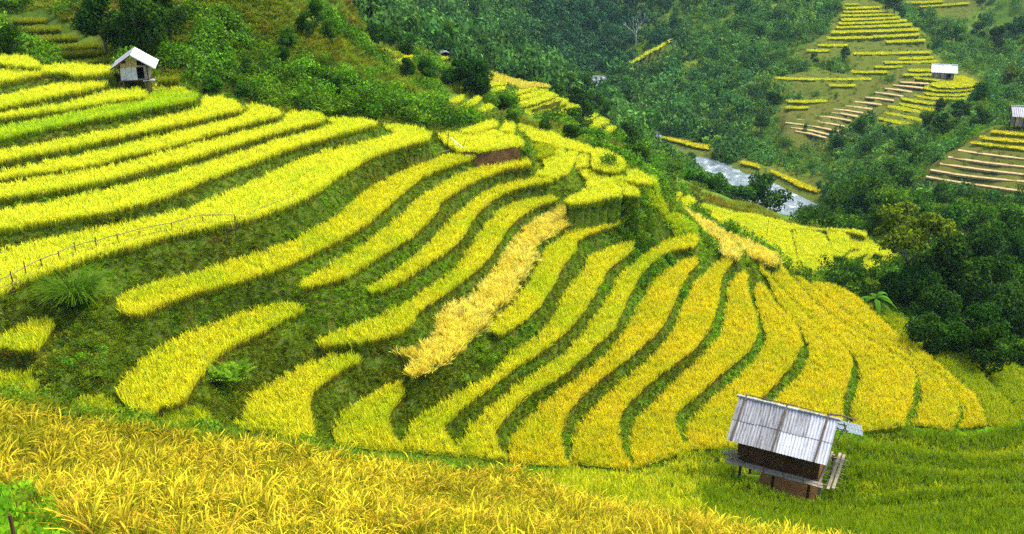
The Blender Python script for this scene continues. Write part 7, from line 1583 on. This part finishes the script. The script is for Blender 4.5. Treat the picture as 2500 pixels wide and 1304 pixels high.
for k, s_, lb in (('rock1', .28, 'pale grey rock high on the brown scrub slope'), ('rock2', .22, 'larger grey rock at the foot of the scrub slope'), ('rock3', .16, 'small pale rock just right of the larger rock'), ('rock4', .2, 'flat reddish rock below the scrub slope')):
    x, y, z = DATA['spots'][k]; z = float(ground(x, y))
    bm = bmesh.new(); bmesh.ops.create_icosphere(bm, subdivisions=3, radius=s_)
    for v in bm.verts:
        q = Vector((round(v.co.x * 6 / s_) * s_ / 6, round(v.co.y * 5 / s_) * s_ / 5, round(v.co.z * 5 / s_) * s_ / 5))
        v.co = v.co.lerp(q, 0.55) * (1 + 0.25 * math.sin(v.co.x * 17 + v.co.y * 9))
        v.co.z *= .8
    me = bpy.data.meshes.new('rock'); bm.to_mesh(me); bm.free(); me.materials.append(M['rock'])
    tag(link('rock', me, None, (x, y, z + s_ * .9)), lb, 'rock')

# ---------------------------------------------------------------- single plants
def plant(name, key, geo, mat, scale, label, cat, dz=0.0):
    x, y, z = DATA['spots'][key]
    z = float(ground(x, y)) + dz
    o = link(name, mesh_np(name, geo[0], geo[1], M[mat], tip=geo[2]), None, (x, y, z))
    o.scale = scale if isinstance(scale, tuple) else (scale,) * 3
    return tag(o, label, cat)
plant('grass_tussock', 'tussock', blades(620, 1.0, 0.012, 0.2, 1.0, 700, 5, hv=.55, lean=.6), 'bush_bright', (2.0, 1.6, 2.1), 'big bright green grass tussock on the bank below the fence', 'grass clump')
plant('cane_clump', 'cane', blades(160, 1.0, 0.012, 0.14, 0.5, 701, 4, hv=.4, lean=.25), 'bush_bright', (1.3, 1.3, 1.9), 'upright green cane clump below the small valley paddies', 'cane')
plant('grass_bank', 'grass1', blades(380, 1.0, 0.010, 0.5, 0.9, 702, 4, lean=.5), 'bush_bright', (2.2, 1.4, 1.3), 'pale green tall grass beside the banana plant', 'grass clump')
for i, (k, s_, lb) in enumerate((('fern', 1.7, 'bright green fern patch between two lower terraces'), ('fern2', .8, 'small fern on the dark bank near the tussock'), ('fern3', .8, 'fern and broad leaves under the ripe straw strip'))):
    gs = [shift(weed(710 + i * 20 + q, True), (random.uniform(-.9, .9), random.uniform(-.5, .5), random.uniform(0, .25))) for q in range(16 if i == 0 else 8)]
    plant('fern', k, merge(gs), 'weed_green' if i else 'fern_green', s_ * .5, lb, 'fern')
for i, (k, s_, lb) in enumerate((('shrub', 1.1, 'thin open shrub among the bright spur paddies'), ('shrub2', 1.1, 'dark leafy bush at the foot of the valley paddies'), ('shrub3', 1.0, 'light shrub on the corner above the brown earth bank'), ('shrub4', .9, 'leafy shrub on the outer lip of the spur'))):
    x, y, z = DATA['spots'][k]; z = float(ground(x, y))
    o = tag(empty('shrub', (x, y, z)), lb, 'shrub')
    b = MB()
    for q in range(6):
        a = q * 1.05; b.tube([(0, 0, 0), (math.cos(a) * .15 * s_, math.sin(a) * .15 * s_, .5 * s_), (math.cos(a) * .4 * s_, math.sin(a) * .4 * s_, 1.05 * s_)], .018, .008, 5)
    b.build('stem', M['bark'], o)
    geo = leaf_clump(240 if i != 1 else 420, .62 * s_, .55 * s_, .17, 760 + i, shell=.3, lobes=6)
    link('foliage', mesh_np('foliage', *geo[:2], M['bush_bright' if i in (0, 2) else 'tree_mid'], tip=geo[2]), o, (0, 0, .25 * s_))
# banana plant
x, y, z = DATA['spots']['banana']; z = float(ground(x, y))
o = tag(empty('banana_plant', (x, y, z)), 'banana plant with long drooping leaves beside the dark trees', 'banana plant')
MB().tube([(0, 0, -.2), (.03, 0, .7), (.05, .02, 1.5)], .11, .07, 8).build('stem', M['bamboo_pole'], o)
o.scale = (.7, .7, .7)
for q, (a, el, L_) in enumerate(((-.5, .95, 1.7), (.45, 1.05, 1.9), (2.9, .5, 1.7), (3.6, .8, 1.5), (-.15, .35, 1.6), (1.6, .7, 1.4), (4.6, .35, 1.5), (5.4, .15, 1.5))):
    v, f, tp = [], [], []
    dx, dy = math.cos(a), math.sin(a)
    for s in range(9):
        u_ = s / 8
        r_ = L_ * u_ * math.cos(el) + .25 * L_ * u_ ** 2
        zz = 1.45 + L_ * u_ * math.sin(el) - 0.85 * L_ * u_ ** 2.4
        w_ = .24 * math.sin(math.pi * min(1, u_ * .93 + .06)) ** .6 * (u_ > .1)
        for sg in (-1, 0, 1): v.append((dx * r_ - dy * w_ * sg, dy * r_ + dx * w_ * sg, zz - abs(sg) * .07))
        tp += [.5 + .3 * u_] * 3
    for s in range(8):
        for c_ in range(2): f.append((s * 3 + c_, s * 3 + c_ + 1, s * 3 + c_ + 4, s * 3 + c_ + 3))
    link('leaf', mesh_np('leaf', v, f, M['tree_mid'], True, tip=tp), o)
# leafy weeds in the bottom corner and under the hut
q = np.array(DATA['corner'])
qq = pts_in(q, 75)
corner = scatter('leafy_weeds', scatter_group('corner_weeds', [src('weed', weed(780 + i), 'weed_fresh' if i else 'weed_green') for i in range(3)]), 3, np.c_[qq, ground(qq[:, 0], qq[:, 1])], rng.uniform(.16, .34, len(qq)), tilt=.3, zs=(.9, 1.6))
plant('broadleaf_herb', 'herb', merge([shift(weed(790 + q), (random.uniform(-.6, .6), random.uniform(-.3, .3), 0)) for q in range(7)]), 'weed_fresh', .75, 'leafy green herb under the near end of the tin roofed hut', 'herb')
# dense hedge-like growth on two banks inside the terraces
bq = np.array(DATA['bankpts'])
qx, qy = np.repeat(bq[:, 0], 5) + rng.normal(0, .3, len(bq) * 5), np.repeat(bq[:, 1], 5) + rng.normal(0, .4, len(bq) * 5)
for key, n_, sx_, sy_ in (('fern3', 40, 2.2, 1.2), ('plant1', 16, 1.2, 1.8)):
    x, y, z = DATA['spots'][key]
    qx, qy = np.r_[qx, x + rng.normal(0, sx_ * .5, n_)], np.r_[qy, y + rng.normal(0, sy_ * .5, n_)]
k = ~taken(qx, qy)
qx, qy = qx[k], qy[k]
bb2 = scatter('bank_bushes', SG, 6, bk - [0, 0, .08], rng.uniform(.13, .34, len(bk)), tilt=.3, pick=rng.choice([0, 1, 4, 0, 2], len(bk)))
sb = spur_bank[rng.permutation(len(spur_bank))[:260]]
bp_ = np.vstack([np.c_[qx, qy, ground(qx, qy) - .08], sb - [0, 0, .12]])
bb = scatter('bank_bushes', SG, 6, bp_, rng.uniform(.2, .38, len(bp_)), tilt=.2, pick=rng.choice([0, 1, 4, 1], len(bp_)))

# brown cut bank below the round-ended paddy
p = PADDY['M1']['lip']
ev, ef = [], []
sel = p[len(p) // 3:]
for i in range(len(sel) - 1):
    for s in range(4):
        a = sel[i] * (1 - s / 4) + sel[i + 1] * s / 4
        for j in range(5):
            g_ = j / 4
            n_ = -a / np.linalg.norm(a)
            ev.append((a[0] + n_[0] * (.03 + .25 * g_) + random.uniform(-.03, .03), a[1] + n_[1] * (.03 + .25 * g_), PADDY['M1']['z'] - .28 - 1.15 * g_ + random.uniform(-.03, .03)))
k_ = len(ev) // 5
for i in range(k_ - 1):
    for j in range(4): ef.append((i * 5 + j, i * 5 + j + 1, i * 5 + j + 6, i * 5 + j + 5))
tag(link('earth_bank', mesh_np('earth_bank', ev, ef, M['earth_brown'], True)), kind='structure')

# ---------------------------------------------------------------- the air in the valley
m, t, out = new_mat('haze')
pv = nd(t, 'ShaderNodeVolumePrincipled')
pv.inputs['Color'].default_value = (0.50, 0.78, 0.92, 1)
pv.inputs['Density'].default_value = 0.00011
pv.inputs['Anisotropy'].default_value = 0.2
t.links.new(pv.outputs[0], out.inputs['Volume'])
hz = MB().box((0, 245, (float(Zg.max()) + 12) / 2 - 2), (720, 590, float(Zg.max()) + 16)).build('haze', m)
tag(hz, kind='stuff')
